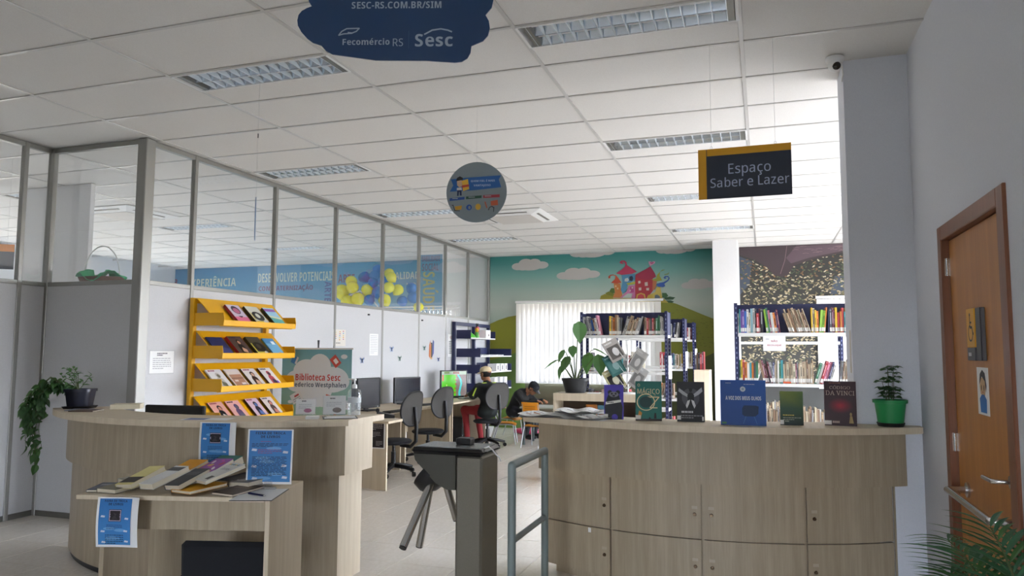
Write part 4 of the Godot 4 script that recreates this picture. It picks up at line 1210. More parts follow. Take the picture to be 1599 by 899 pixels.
# ---------------------------------------------------------------- books
# closed book: local origin at the foot of the front cover's middle, cover faces +z, back at -z; the spine is on the side of -x
func book(called: String, label: String, group: String, w: float, h: float, th: float, cover: StandardMaterial3D, at: Transform3D, art: Callable, cat := "book") -> Node3D:
	var t := thing(called, label, cat, at.origin, 0, group)
	t.transform = at
	var c := 0.0018
	var mb := MB.new()
	mb.bx(Vector3(-w / 2, 0, -c), Vector3(w / 2, h, 0), 0.0004)
	mb.bx(Vector3(-w / 2, 0, -th), Vector3(w / 2, h, -th + c), 0.0004)
	mb.bx(Vector3(-w / 2, 0, -th + c), Vector3(-w / 2 + c, h, -c))
	part("cover", mb, cover, t)
	part("page_block", MB.new().bx(Vector3(-w / 2 + c, 0.003, -th + c), Vector3(w / 2 - 0.004, h - 0.003, -c)), M.pages, t)
	if art.is_valid():
		var p := MB.new().at(T(0, 0, 0.0003))
		art.call(p, w, h)
		part("cover_print", p, M.print_gloss, t)
	return t

func plain_mat(hex: String, rough := 0.4) -> StandardMaterial3D:
	var key := "c_" + hex + str(rough)
	if not M.has(key): M[key] = mat(C(hex), rough)
	return M[key]

func display_books() -> void:
	var g := "books standing on the locker counter"
	var put := func(x: float, z: float, yaw: float) -> Transform3D: return T(x, 1.0505, z, yaw) * T(0, 0, 0, 0, -0.06)
	book("book", "purple and black book with a bear-like figure, standing beside the newspapers", g, 0.125, 0.222, 0.018, plain_mat("3c2c8c"), put.call(-0.93, -4.83, 0.14), func(p: MB, w: float, h: float) -> void:
		p.color(C("4a38a8")); p.rect(-w / 2, 0, w, h)
		p.color(C("141318")); p.flat(V2([-w * 0.42, 0.0, w * 0.42, 0.0, w * 0.46, h * 0.35, w * 0.32, h * 0.6, w * 0.26, h * 0.74, -w * 0.26, h * 0.74, -w * 0.36, h * 0.6, -w * 0.48, h * 0.35]))
		p.oval(-w * 0.2, h * 0.78, w * 0.11, w * 0.11); p.oval(w * 0.22, h * 0.78, w * 0.11, w * 0.11)
		p.color(C("6c6a74")); p.oval(0.0, h * 0.72, w * 0.25, h * 0.08)
		p.color(C("17161a")); p.oval(-w * 0.1, h * 0.74, w * 0.05, w * 0.05); p.oval(w * 0.1, h * 0.74, w * 0.05, w * 0.05); p.oval(0.0, h * 0.68, w * 0.07, h * 0.025)
		p.color(C("e2ddd4")); p.flat(V2([-w * 0.42, h * 0.42, w * 0.38, h * 0.5, w * 0.38, h * 0.57, -w * 0.42, h * 0.5]))
		p.color(C("222222")); lines(p, -w * 0.34, h * 0.475, w * 0.6, 1, 0.01, 0.006, p.lift + 0.0002, 4)
		p.color(C("4a38a8")); p.oval(w * 0.05, h * 0.06, w * 0.16, h * 0.09)
		p.color(C("d8d4cc")); p.rect(-w / 2, h * 0.04, w * 0.2, h * 0.11))
	book("book", "teal green book with large cream lettering and a big ring-shaped letter", g, 0.165, 0.25, 0.022, plain_mat("17685c"), put.call(-0.70, -4.80, 0.14), func(p: MB, w: float, h: float) -> void:
		p.color(C("17685c")); p.rect(-w / 2, 0, w, h)
		p.color(C("d8c89a"))
		text(p, "O", -w * 0.37, h * 0.9, 0.0, h * 0.07, 0.0006, font_sans)
		text(p, "MÁGICO", 0.0, h * 0.76, w * 0.84, h * 0.16, 0.0006, font_sans)
		text(p, "DE", w * 0.24, h * 0.655, 0.0, h * 0.03, 0.0006, font_sans)
		var arc := []
		for k in 33: arc.append(Vector2(-w * 0.1 + cos(TAU * k / 32) * w * 0.33, h * 0.47 + sin(TAU * k / 32) * w * 0.31))
		p.stroke(arc, 0.006)
		p.stroke([Vector2(-w * 0.04, h * 0.6), Vector2(w * 0.4, h * 0.6), Vector2(w * 0.05, h * 0.33), Vector2(w * 0.33, h * 0.33)], 0.006)
		p.color(C("123c3a")); p.oval(-w * 0.1, h * 0.47, w * 0.25, w * 0.22)
		p.color(C("c98a34")); p.flat(V2([-w * 0.42, h * 0.08, -w * 0.3, h * 0.06, -w * 0.25, h * 0.2, -w * 0.36, h * 0.26]))
		p.color(C("1a1c1c")); p.flat(V2([w * 0.2, h * 0.06, w * 0.3, h * 0.06, w * 0.28, h * 0.2, w * 0.22, h * 0.2])); p.flat(V2([-w * 0.02, h * 0.04, w * 0.1, h * 0.04, w * 0.04, h * 0.1]))
		p.color(C("2c2118")); p.rect(-w / 2, 0, w, h * 0.05)
		p.color(C("dcd8cc")); p.rect(-w / 2, h * 0.04, w * 0.2, h * 0.1))
	book("book", "black book with a grey photo of a winged figure, standing by the teal one", g, 0.17, 0.25, 0.026, plain_mat("1b1b1d"), put.call(-0.44, -4.83, 0.1), func(p: MB, w: float, h: float) -> void:
		p.grad(-w / 2, 0, w / 2, h, C("121214"), C("121214"), C("2a2a2d"), C("2a2a2d"))
		p.color(C("4c4c50")); p.oval(0, h * 0.6, w * 0.32, h * 0.24)
		p.color(C("a8a8aa")); p.flat(V2([-w * 0.06, h * 0.66, -w * 0.42, h * 0.84, -w * 0.44, h * 0.76, -w * 0.3, h * 0.68, -w * 0.08, h * 0.6])); p.flat(V2([w * 0.06, h * 0.66, w * 0.4, h * 0.86, w * 0.43, h * 0.76, w * 0.3, h * 0.68, w * 0.08, h * 0.6]))
		p.color(C("161618")); p.flat(V2([-w * 0.09, h * 0.36, w * 0.1, h * 0.36, w * 0.13, h * 0.66, w * 0.05, h * 0.73, -w * 0.05, h * 0.73, -w * 0.12, h * 0.66])); p.oval(0.0, h * 0.79, w * 0.06, h * 0.05); p.rect(-w * 0.09, h * 0.82, w * 0.18, h * 0.02)
		p.color(C("c8c8c6")); p.flat(V2([-w * 0.12, h * 0.52, -w * 0.18, h * 0.4, -w * 0.14, h * 0.33, -w * 0.06, h * 0.44, -w * 0.02, h * 0.55])); p.flat(V2([w * 0.12, h * 0.52, w * 0.18, h * 0.4, w * 0.13, h * 0.33, w * 0.06, h * 0.44, w * 0.02, h * 0.55]))
		lines(p, -w * 0.34, h * 0.22, w * 0.7, 1, 0.01, 0.012, p.lift + 0.0002, 12)
		p.color(C("8a8a8a")); lines(p, -w * 0.38, h * 0.14, w * 0.8, 2, 0.013, 0.006, p.lift + 0.0002, 13)
		p.color(C("d8d8d4")); p.rect(-w / 2, h * 0.05, w * 0.14, h * 0.1); p.rect(w * 0.4, h * 0.03, w * 0.06, h * 0.1))
	book("book", "wide blue book with a dark round chair and white title, largest on the counter", g, 0.262, 0.27, 0.012, plain_mat("1e4d96"), put.call(-0.122, -4.71, 0.03), func(p: MB, w: float, h: float) -> void:
		p.grad(-w / 2, 0, w / 2, h, C("17407f"), C("1b4a90"), C("2459a6"), C("1d4d96"))
		p.color(C("dfe4ea")); text(p, "A VOZ DOS MEUS OLHOS", 0.002, h * 0.6, w * 0.78, h * 0.085, 0.0008, font_bold)
		p.color(C("b8c4d4")); lines(p, -w * 0.38, h * 0.925, w * 0.2, 1, 0.01, 0.0035, 0.0008, 3); lines(p, w * 0.02, h * 0.9, w * 0.4, 1, 0.01, 0.0035, 0.0008, 5)
		p.color(C("c9d0d6")); p.oval(0, h * 0.8, 0.0155, 0.0155)
		p.color(C("8fa3b8")); p.oval(0, h * 0.8, 0.008, 0.008)
		p.color(C("122c50")); p.flat(V2([-w * 0.02, h * 0.24, w * 0.04, h * 0.2, w * 0.26, h * 0.2, w * 0.33, h * 0.26, w * 0.34, h * 0.42, w * 0.28, h * 0.44, w * 0.02, h * 0.44, -w * 0.02, h * 0.38]))
		p.color(C("3468a8")); p.stroke([Vector2(w * 0.06, h * 0.2), Vector2(w * 0.0, 0.01)], 0.004); p.stroke([Vector2(w * 0.24, h * 0.2), Vector2(w * 0.3, 0.01)], 0.004)
		p.color(C("3f7a4a")); p.rect(-w * 0.47, h * 0.03, w * 0.1, h * 0.04))
	book("book", "small dark green book with a glowing yellow patch, between the blue and maroon ones", g, 0.132, 0.202, 0.02, plain_mat("27402a"), put.call(0.155, -4.83, 0.0), func(p: MB, w: float, h: float) -> void:
		p.grad(-w / 2, 0, w / 2, h * 0.5, C("12261f"), C("12241c"), C("2a4a2a"), C("2f5038"))
		p.grad(-w / 2, h * 0.5, w / 2, h, C("2f5038"), C("2a4a2a"), C("4e6a2a"), C("7d8a34"))
		p.color(C("c8b85a")); lines(p, -w * 0.38, h * 0.28, w * 0.8, 1, 0.01, 0.006, 0.0008, 8)
		p.color(C("9aa08a")); lines(p, -w * 0.38, h * 0.21, w * 0.8, 2, 0.011, 0.004, 0.0008, 9); lines(p, -w * 0.3, h * 0.1, w * 0.3, 1, 0.01, 0.006, 0.0008, 9)
		p.color(C("d4d4cc")); p.rect(-w / 2, h * 0.02, w * 0.16, h * 0.13))
	book("book", "dark maroon book with a red glow, last in the row before the green pot", g, 0.178, 0.265, 0.03, plain_mat("3a1118"), put.call(0.432, -4.9, -0.1), func(p: MB, w: float, h: float) -> void:
		p.color(C("32121a")); p.rect(-w / 2, 0, w, h)
		for k in 10:
			p.color(C("32121a").lerp(C("9c1626"), k / 9.0)); p.oval(0.0, h * 0.45, w * 0.44 * (1.0 - k / 10.5), h * 0.2 * (1.0 - k / 10.5))
		p.color(C("b09a8c"))
		text(p, "CÓDIGO", 0, h * 0.865, w * 0.64, h * 0.085, 0.0008, font_serif)
		text(p, "DA VINCI", 0, h * 0.735, w * 0.9, h * 0.1, 0.0008, font_serif)
		lines(p, -w * 0.25, h * 0.06, w * 0.36, 1, 0.01, 0.012, 0.0008, 21)
		p.color(C("7a4a3a")); lines(p, -w * 0.34, h * 0.95, w * 0.6, 1, 0.01, 0.005, 0.0008, 22)
		p.color(C("9a8252")); p.oval(w * 0.32, h * 0.26, w * 0.035, h * 0.04); p.flat(V2([w * 0.26, h * 0.06, w * 0.4, h * 0.06, w * 0.36, h * 0.22, w * 0.29, h * 0.22]))
		p.color(C("d8d4cc")); p.rect(-w / 2, h * 0.02, w * 0.22, h * 0.09))

# ---------------------------------------------------------------- rail and turnstile
func rail_and_turnstile() -> void:
	var t := thing("barrier_rail", "grey painted tube barrier rail between the turnstile and the locker counter", "railing", Vector3(-1.245, 0, -4.0))
	var r := 0.0215
	for z in [0.305, -0.305]:
		part("post", MB.new().tube([Vector3(0, 0.0, z), Vector3(0, 0.9, z)], r, 16), M.rail_grey, t)
		part("foot_flange", MB.new().lathe([Vector2(0.05, 0), Vector2(0.05, 0.008), Vector2(0.022, 0.008)], 18).mesh(), M.rail_grey, t).position = Vector3(0, 0, z)
		part("corner", MB.new().ball(Vector3(0, 0.9, z), Vector3(r, r, r), 14, 8), M.rail_grey, t)
	part("top_bar", MB.new().tube([Vector3(0, 0.9, 0.305), Vector3(0, 0.9, -0.305)], r, 16), M.rail_grey, t)
	part("middle_bar", MB.new().tube([Vector3(0, 0.515, 0.305), Vector3(0, 0.515, -0.305)], 0.016, 14), M.rail_grey, t)
	var s := thing("turnstile", "steel tripod turnstile with black topped head and three hanging arms", "turnstile", Vector3(-1.475, 0, -3.79))
	part("column", MB.new().bx(Vector3(-0.075, 0, -0.125), Vector3(0.075, 0.94, 0.125), 0.012), M.steel, s)
	part("base_plate", MB.new().bx(Vector3(-0.12, 0, -0.16), Vector3(0.12, 0.008, 0.16), 0.002), M.steel, s)
	part("head", MB.new().prism(V2([-0.32, 0.94, -0.0755, 0.94, -0.0755, 0.76, -0.125, 0.76, -0.19, 0.79, -0.31, 0.905]), -0.123, 0.123), M.steel_dark, s)
	var lid := MB.new().bx(Vector3(-0.332, 0.938, -0.136), Vector3(0.082, 0.975, 0.136), 0.014)
	part("lid", lid, M.black_gloss, s)
	part("lid_plate", MB.new().bx(Vector3(-0.31, 0.974, -0.115), Vector3(0.06, 0.979, 0.115), 0.002), M.lid_grey, s)
	part("card_reader", MB.new().bx(Vector3(-0.13, 0.979, -0.08), Vector3(-0.045, 1.015, -0.005), 0.006), M.black, s)
	# the tilted hub with its three arms
	var hub := Vector3(-0.235, 0.815, 0.0)
	part("hub", MB.new().at(T(hub.x, hub.y, hub.z, 0, 0, 0.83)).lathe([Vector2(0, -0.06), Vector2(0.07, -0.055), Vector2(0.115, -0.025), Vector2(0.125, 0.0), Vector2(0.125, 0.05), Vector2(0, 0.05)], 26, true), M.black, s)
	for e in [[Vector3(-0.235, 0.785, 0.075), Vector3(-0.262, 0.505, 0.345)], [Vector3(-0.29, 0.80, -0.06), Vector3(-0.375, 0.40, -0.08)], [Vector3(-0.21, 0.775, -0.05), Vector3(-0.17, 0.555, -0.12)]]:
		var d: Vector3 = (e[1] - e[0]).normalized()
		var arm := part("arm", MB.new().tube([e[0], e[1]], 0.0205, 16), M.chrome, s)
		part("end_cap", MB.new().tube([e[1], e[1] + d * 0.006], 0.019, 16), M.black, arm)
	part("cable", MB.new().tube([Vector3(0.06, 0.976, 0.06), Vector3(0.085, 0.985, 0.05), Vector3(0.1, 0.965, 0.03), Vector3(0.105, 0.94, 0.0), Vector3(0.12, 0.92, -0.02), Vector3(0.13, 0.9, -0.02)], 0.004, 7), M.white, s)

# ---------------------------------------------------------------- the book exchange table
func exchange_table() -> void:
	var t := thing("side_table", "small wooden table with a modesty board, covered with exchange books", "table", Vector3(-2.92, 0, -3.32), 0.262)
	var w := 0.505; var d := 0.25
	part("tabletop", MB.new().bx(Vector3(-w, 0.727, -d), Vector3(w - 0.026, 0.75, d), 0.002), M.wood_light, t)
	part("side_panel", MB.new().bx(Vector3(w - 0.025, 0, -d), Vector3(w, 0.75, d - 0.012), 0.002), M.wood_light, t)
	part("side_panel", MB.new().bx(Vector3(-w + 0.1, 0, -d + 0.01), Vector3(-w + 0.125, 0.727, d - 0.06), 0.002), M.wood, t)
	part("modesty_panel", MB.new().bx(Vector3(-w + 0.125, 0.565, d - 0.1), Vector3(w - 0.026, 0.727, d - 0.082), 0.001), M.wood, t)
	var c := thing("chair", "black fabric chair pushed under the exchange table", "chair", Vector3(-2.74, 0, -3.37), 0.262)
	part("backrest", MB.new().at(T(0, 0.37, 0.0, 0, 0.06)).box(Vector3.ZERO, Vector3(0.50, 0.20, 0.05), 0.022), M.dark_fabric, c)
	part("seat", MB.new().box(Vector3(-0.02, 0.25, -0.12), Vector3(0.52, 0.07, 0.26), 0.025), M.dark_fabric, c)
	for p in [[-0.22, -0.2], [0.2, -0.2], [-0.22, 0.0], [0.2, 0.0]]:
		part("leg", MB.new().tube([Vector3(p[0], 0.23, p[1]), Vector3(p[0], 0.0, p[1])], 0.014, 10), M.black, c)
	# posters
	var hang := func(label: String, at: Vector3, yaw: float, w2: float, h2: float, bend: float, framed: bool, sd: int) -> void:
		var o := thing("poster", label, "poster", at, yaw)
		var curve := func(x: float, y: float) -> float: return bend * sin((y / h2) * PI) - 0.25 * bend * cos(x / w2 * 6.0)
		var sh := MB.new()
		for side in [0.0, -0.0006]:
			sh.sheet(8, 24, func(u: float, v: float) -> Vector3: return Vector3((u - 0.5) * w2, v * h2, curve.call((u - 0.5) * w2, v * h2) + side))
		part("sheet", sh, M.paper, o)
		var pr := MB.new()
		exchange_poster(pr, w2 * 0.88, h2, framed, sd)
		pr.fine(0.03)
		# lay the print on the bent sheet
		for i in pr.v.size():
			var p := pr.v[i]
			pr.v[i] = Vector3(p.x - w2 * 0.055, p.y, p.z + 0.0016 + curve.call(p.x, p.y))
		part("print", pr, M.print, o)
	hang.call("blue book fair poster taped to the edge of the reception counter", Vector3(-3.16, 0.785, -3.765), 0.2, 0.235, 0.265, 0.008, true, 31)
	hang.call("blue book fair poster hanging from the front edge of the exchange table", Vector3(-3.085, 0.505, -2.972), 0.262, 0.215, 0.244, 0.01, true, 41)
	var o := thing("poster_stand", "upright blue poster covered with lines of text, in a small clear foot", "poster", Vector3(-2.538, 0.751, -3.43), 0.30)
	part("sheet", MB.new().at(T(0, 0.02, 0, 0, -0.05)).bx(Vector3(-0.124, 0, -0.0015), Vector3(0.124, 0.29, 0)), M.paper, o)
	var pr := MB.new().at(T(0, 0.02, 0.0004, 0, -0.05))
	exchange_poster(pr, 0.262, 0.29, false, 51)
	part("print", pr, M.print, o)
	part("foot", MB.new().bx(Vector3(-0.03, 0, -0.035), Vector3(0.03, 0.006, 0.045), 0.002).bx(Vector3(-0.022, 0.006, 0.002), Vector3(0.022, 0.04, 0.006), 0.001), M.clear_plastic, o)
	# clipboard and pen
	var cb := thing("clipboard", "dark clipboard holding a white sheet beside the heap of books", "clipboard", Vector3(-2.455, 0.751, -3.255), 0.35)
	part("board", MB.new().bx(Vector3(-0.105, 0, -0.15), Vector3(0.105, 0.003, 0.16), 0.001), M.black, cb)
	part("sheet", MB.new().bx(Vector3(-0.105, 0.003, -0.145), Vector3(0.1, 0.0042, 0.15)), M.paper, cb)
	part("clip", MB.new().bx(Vector3(-0.04, 0.004, -0.15), Vector3(0.04, 0.012, -0.125), 0.003), M.chrome, cb)
	var pn := thing("pen", "dark blue ballpoint pen lying on the white clipboard sheet", "pen", Vector3(-2.45, 0.7602, -3.22), -0.25)
	part("barrel", MB.new().tube([Vector3(-0.065, 0, 0), Vector3(0.055, 0, 0)], 0.0048, 10), plain_mat("1c2450"), pn)
	part("tip", MB.new().tube([Vector3(0.055, 0, 0), Vector3(0.07, 0, 0)], [0.0045, 0.001], 10), M.chrome, pn)
	table_books()

func table_books() -> void:
	# books lying in an overlapping heap; table frame: x along the table, z towards the front edge
	var base := T(-2.92, 0.7512, -3.32, 0.262)
	var g := "books heaped on the exchange table"
	# [x, z, turn, height of lower edge, tilt about z, tilt about x, w, h, th, cover, label, art colours]
	var L := [
		[-0.44, 0.10, 0.1, 0.0, 0.0, 0.0, 0.12, 0.17, 0.012, "4a4f5c", "thin blue-grey book at the open end of the table", ["59606e", "8a8f98"]],
		[-0.345, 0.12, -0.3, 0.0, 0.0, 0.0, 0.13, 0.19, 0.022, "6e6a5a", "cream paged book low at the heap's end, fore edge out", ["7c7866", "a8a28c"]],
		[-0.36, -0.1, -0.5, 0.0, 0.0, 0.0, 0.14, 0.2, 0.03, "8a8880", "grey book at the back of the heap's end", ["9a978c", "b9b5a8"]],
		[-0.255, 0.10, -0.35, 0.012, 0.10, 0.0, 0.12, 0.22, 0.026, "d8c98a", "book with a pale yellow and black cover, propped on the grey one", ["e0d48c", "2b2623"]],
		[-0.12, 0.11, -0.5, 0.014, 0.08, 0.0, 0.12, 0.22, 0.03, "d9d9d6", "thick white book with a dark band, near the front edge", ["e4e4e2", "4b4a4e"]],
		[0.01, 0.12, -0.42, 0.012, 0.08, 0.0, 0.115, 0.2, 0.028, "3a3b40", "dark slate book with worn cream page edges", ["3c3e44", "55565c"]],
		[0.07, -0.02, -0.35, 0.05, 0.06, 0.0, 0.13, 0.21, 0.02, "7a5a86", "book with purple, pink and yellow lettering in the middle of the heap", ["8f4f9a", "d8b83c"]],
		[0.09, 0.14, -0.5, 0.008, 0.03, 0.0, 0.16, 0.22, 0.016, "d89a1c", "orange-yellow book under the white one at the front edge", ["e0a428", "e0a428"]],
		[0.175, 0.10, -0.75, 0.045, 0.05, 0.0, 0.16, 0.22, 0.018, "d9d8d0", "off-white book with coloured dots, on the orange-yellow one", ["dddcd4", "55524c"]],
		[-0.13, -0.12, -0.4, 0.03, 0.06, 0.0, 0.15, 0.21, 0.018, "d99a22", "book with a round orange picture, at the back of the heap", ["e09d26", "d8d8d6"]],
		[0.05, -0.15, -0.35, 0.02, 0.05, 0.0, 0.16, 0.22, 0.045, "2f6a5c", "thick teal and cream book at the back of the heap", ["2a6a5a", "c6c49a"]],
		[0.19, -0.13, -0.35, 0.006, 0.05, 0.0, 0.15, 0.22, 0.022, "1c1b1e", "black book behind the grey lettered one", ["1d1c20", "2e2c31"]],
		[0.30, -0.05, -0.45, 0.006, 0.07, 0.0, 0.16, 0.22, 0.026, "7c7873", "grey book with rows of white lettering beside the poster", ["827d78", "5a5652"]],
		[0.29, 0.13, -0.4, 0.0, 0.0, 0.0, 0.15, 0.21, 0.012, "5a5048", "brown patterned book low beside the clipboard", ["5c5048", "79695c"]]]
	for i in L.size():
		var e = L[i]
		# lying flat: the cover looks up, the foot of the cover to the front
		var at: Transform3D = base * T(e[0], e[3] + e[8] + e[6] * 0.5 * sin(absf(e[4])) + e[7] * 0.5 * (0.3 if e[3] > 0.01 else 0.05) , e[1], e[2]) * T(0, 0, 0, 0, 0.3 if e[3] > 0.01 else 0.05) * T(0, 0, 0, 0, 0, e[4]) * T(0, 0, e[7] / 2.0, 0, -PI / 2)
		var art := func(p: MB, w: float, h: float) -> void:
			p.color(C(e[11][0])); p.rect(-w / 2, 0, w, h)
			p.color(C(e[11][1]))
			if i == 3: p.rect(-w / 2, h * 0.1, w, h * 0.3)
			elif i == 4: p.rect(-w / 2, h * 0.72, w, h * 0.2)
			elif i == 6:
				for k in 9:
					p.color([C("b84a9c"), C("d8b83c"), C("b93a44"), C("e6d8e0")][k % 4])
					p.oval(sin(k * 2.4) * w * 0.32, h * (0.15 + 0.09 * k), w * 0.16, h * 0.045, 0, 10, k * 0.7)
			elif i == 8:
				for k in 5:
					p.color([C("d8a82c"), C("3f8a9c"), C("2f6a7c"), C("c9a03a"), C("3f8a9c")][k])
					p.oval(-w * 0.4 + k * w * 0.16, h * 0.9, w * 0.06, h * 0.04, 0, 10)
				p.color(C("4a4844")); p.rect(w * 0.1, h * 0.1, w * 0.28, h * 0.18); text(p, "Letras", 0, h * 0.66, w * 0.6, 0.0, p.lift + 0.0003, font_serif)
			elif i == 9: p.oval(0, h * 0.3, w * 0.4, h * 0.2)
			elif i == 10: p.flat(V2([-w / 2, h * 0.05, w / 2, h * 0.1, w / 2, h * 0.55, -w / 2, h * 0.4]))
			elif i == 12:
				p.color(C("d4d0ca")); lines(p, -w * 0.4, h * 0.75, w * 0.8, 2, h * 0.14, h * 0.07, p.lift + 0.0002, 77); lines(p, -w * 0.4, h * 0.2, w * 0.8, 1, 0.02, h * 0.05, p.lift + 0.0002, 78)
			else: p.rect(-w * 0.36, h * 0.6, w * 0.72, h * 0.2)
		book("book", e[10], g, e[6], e[7], e[8], plain_mat(e[9]), at, art)

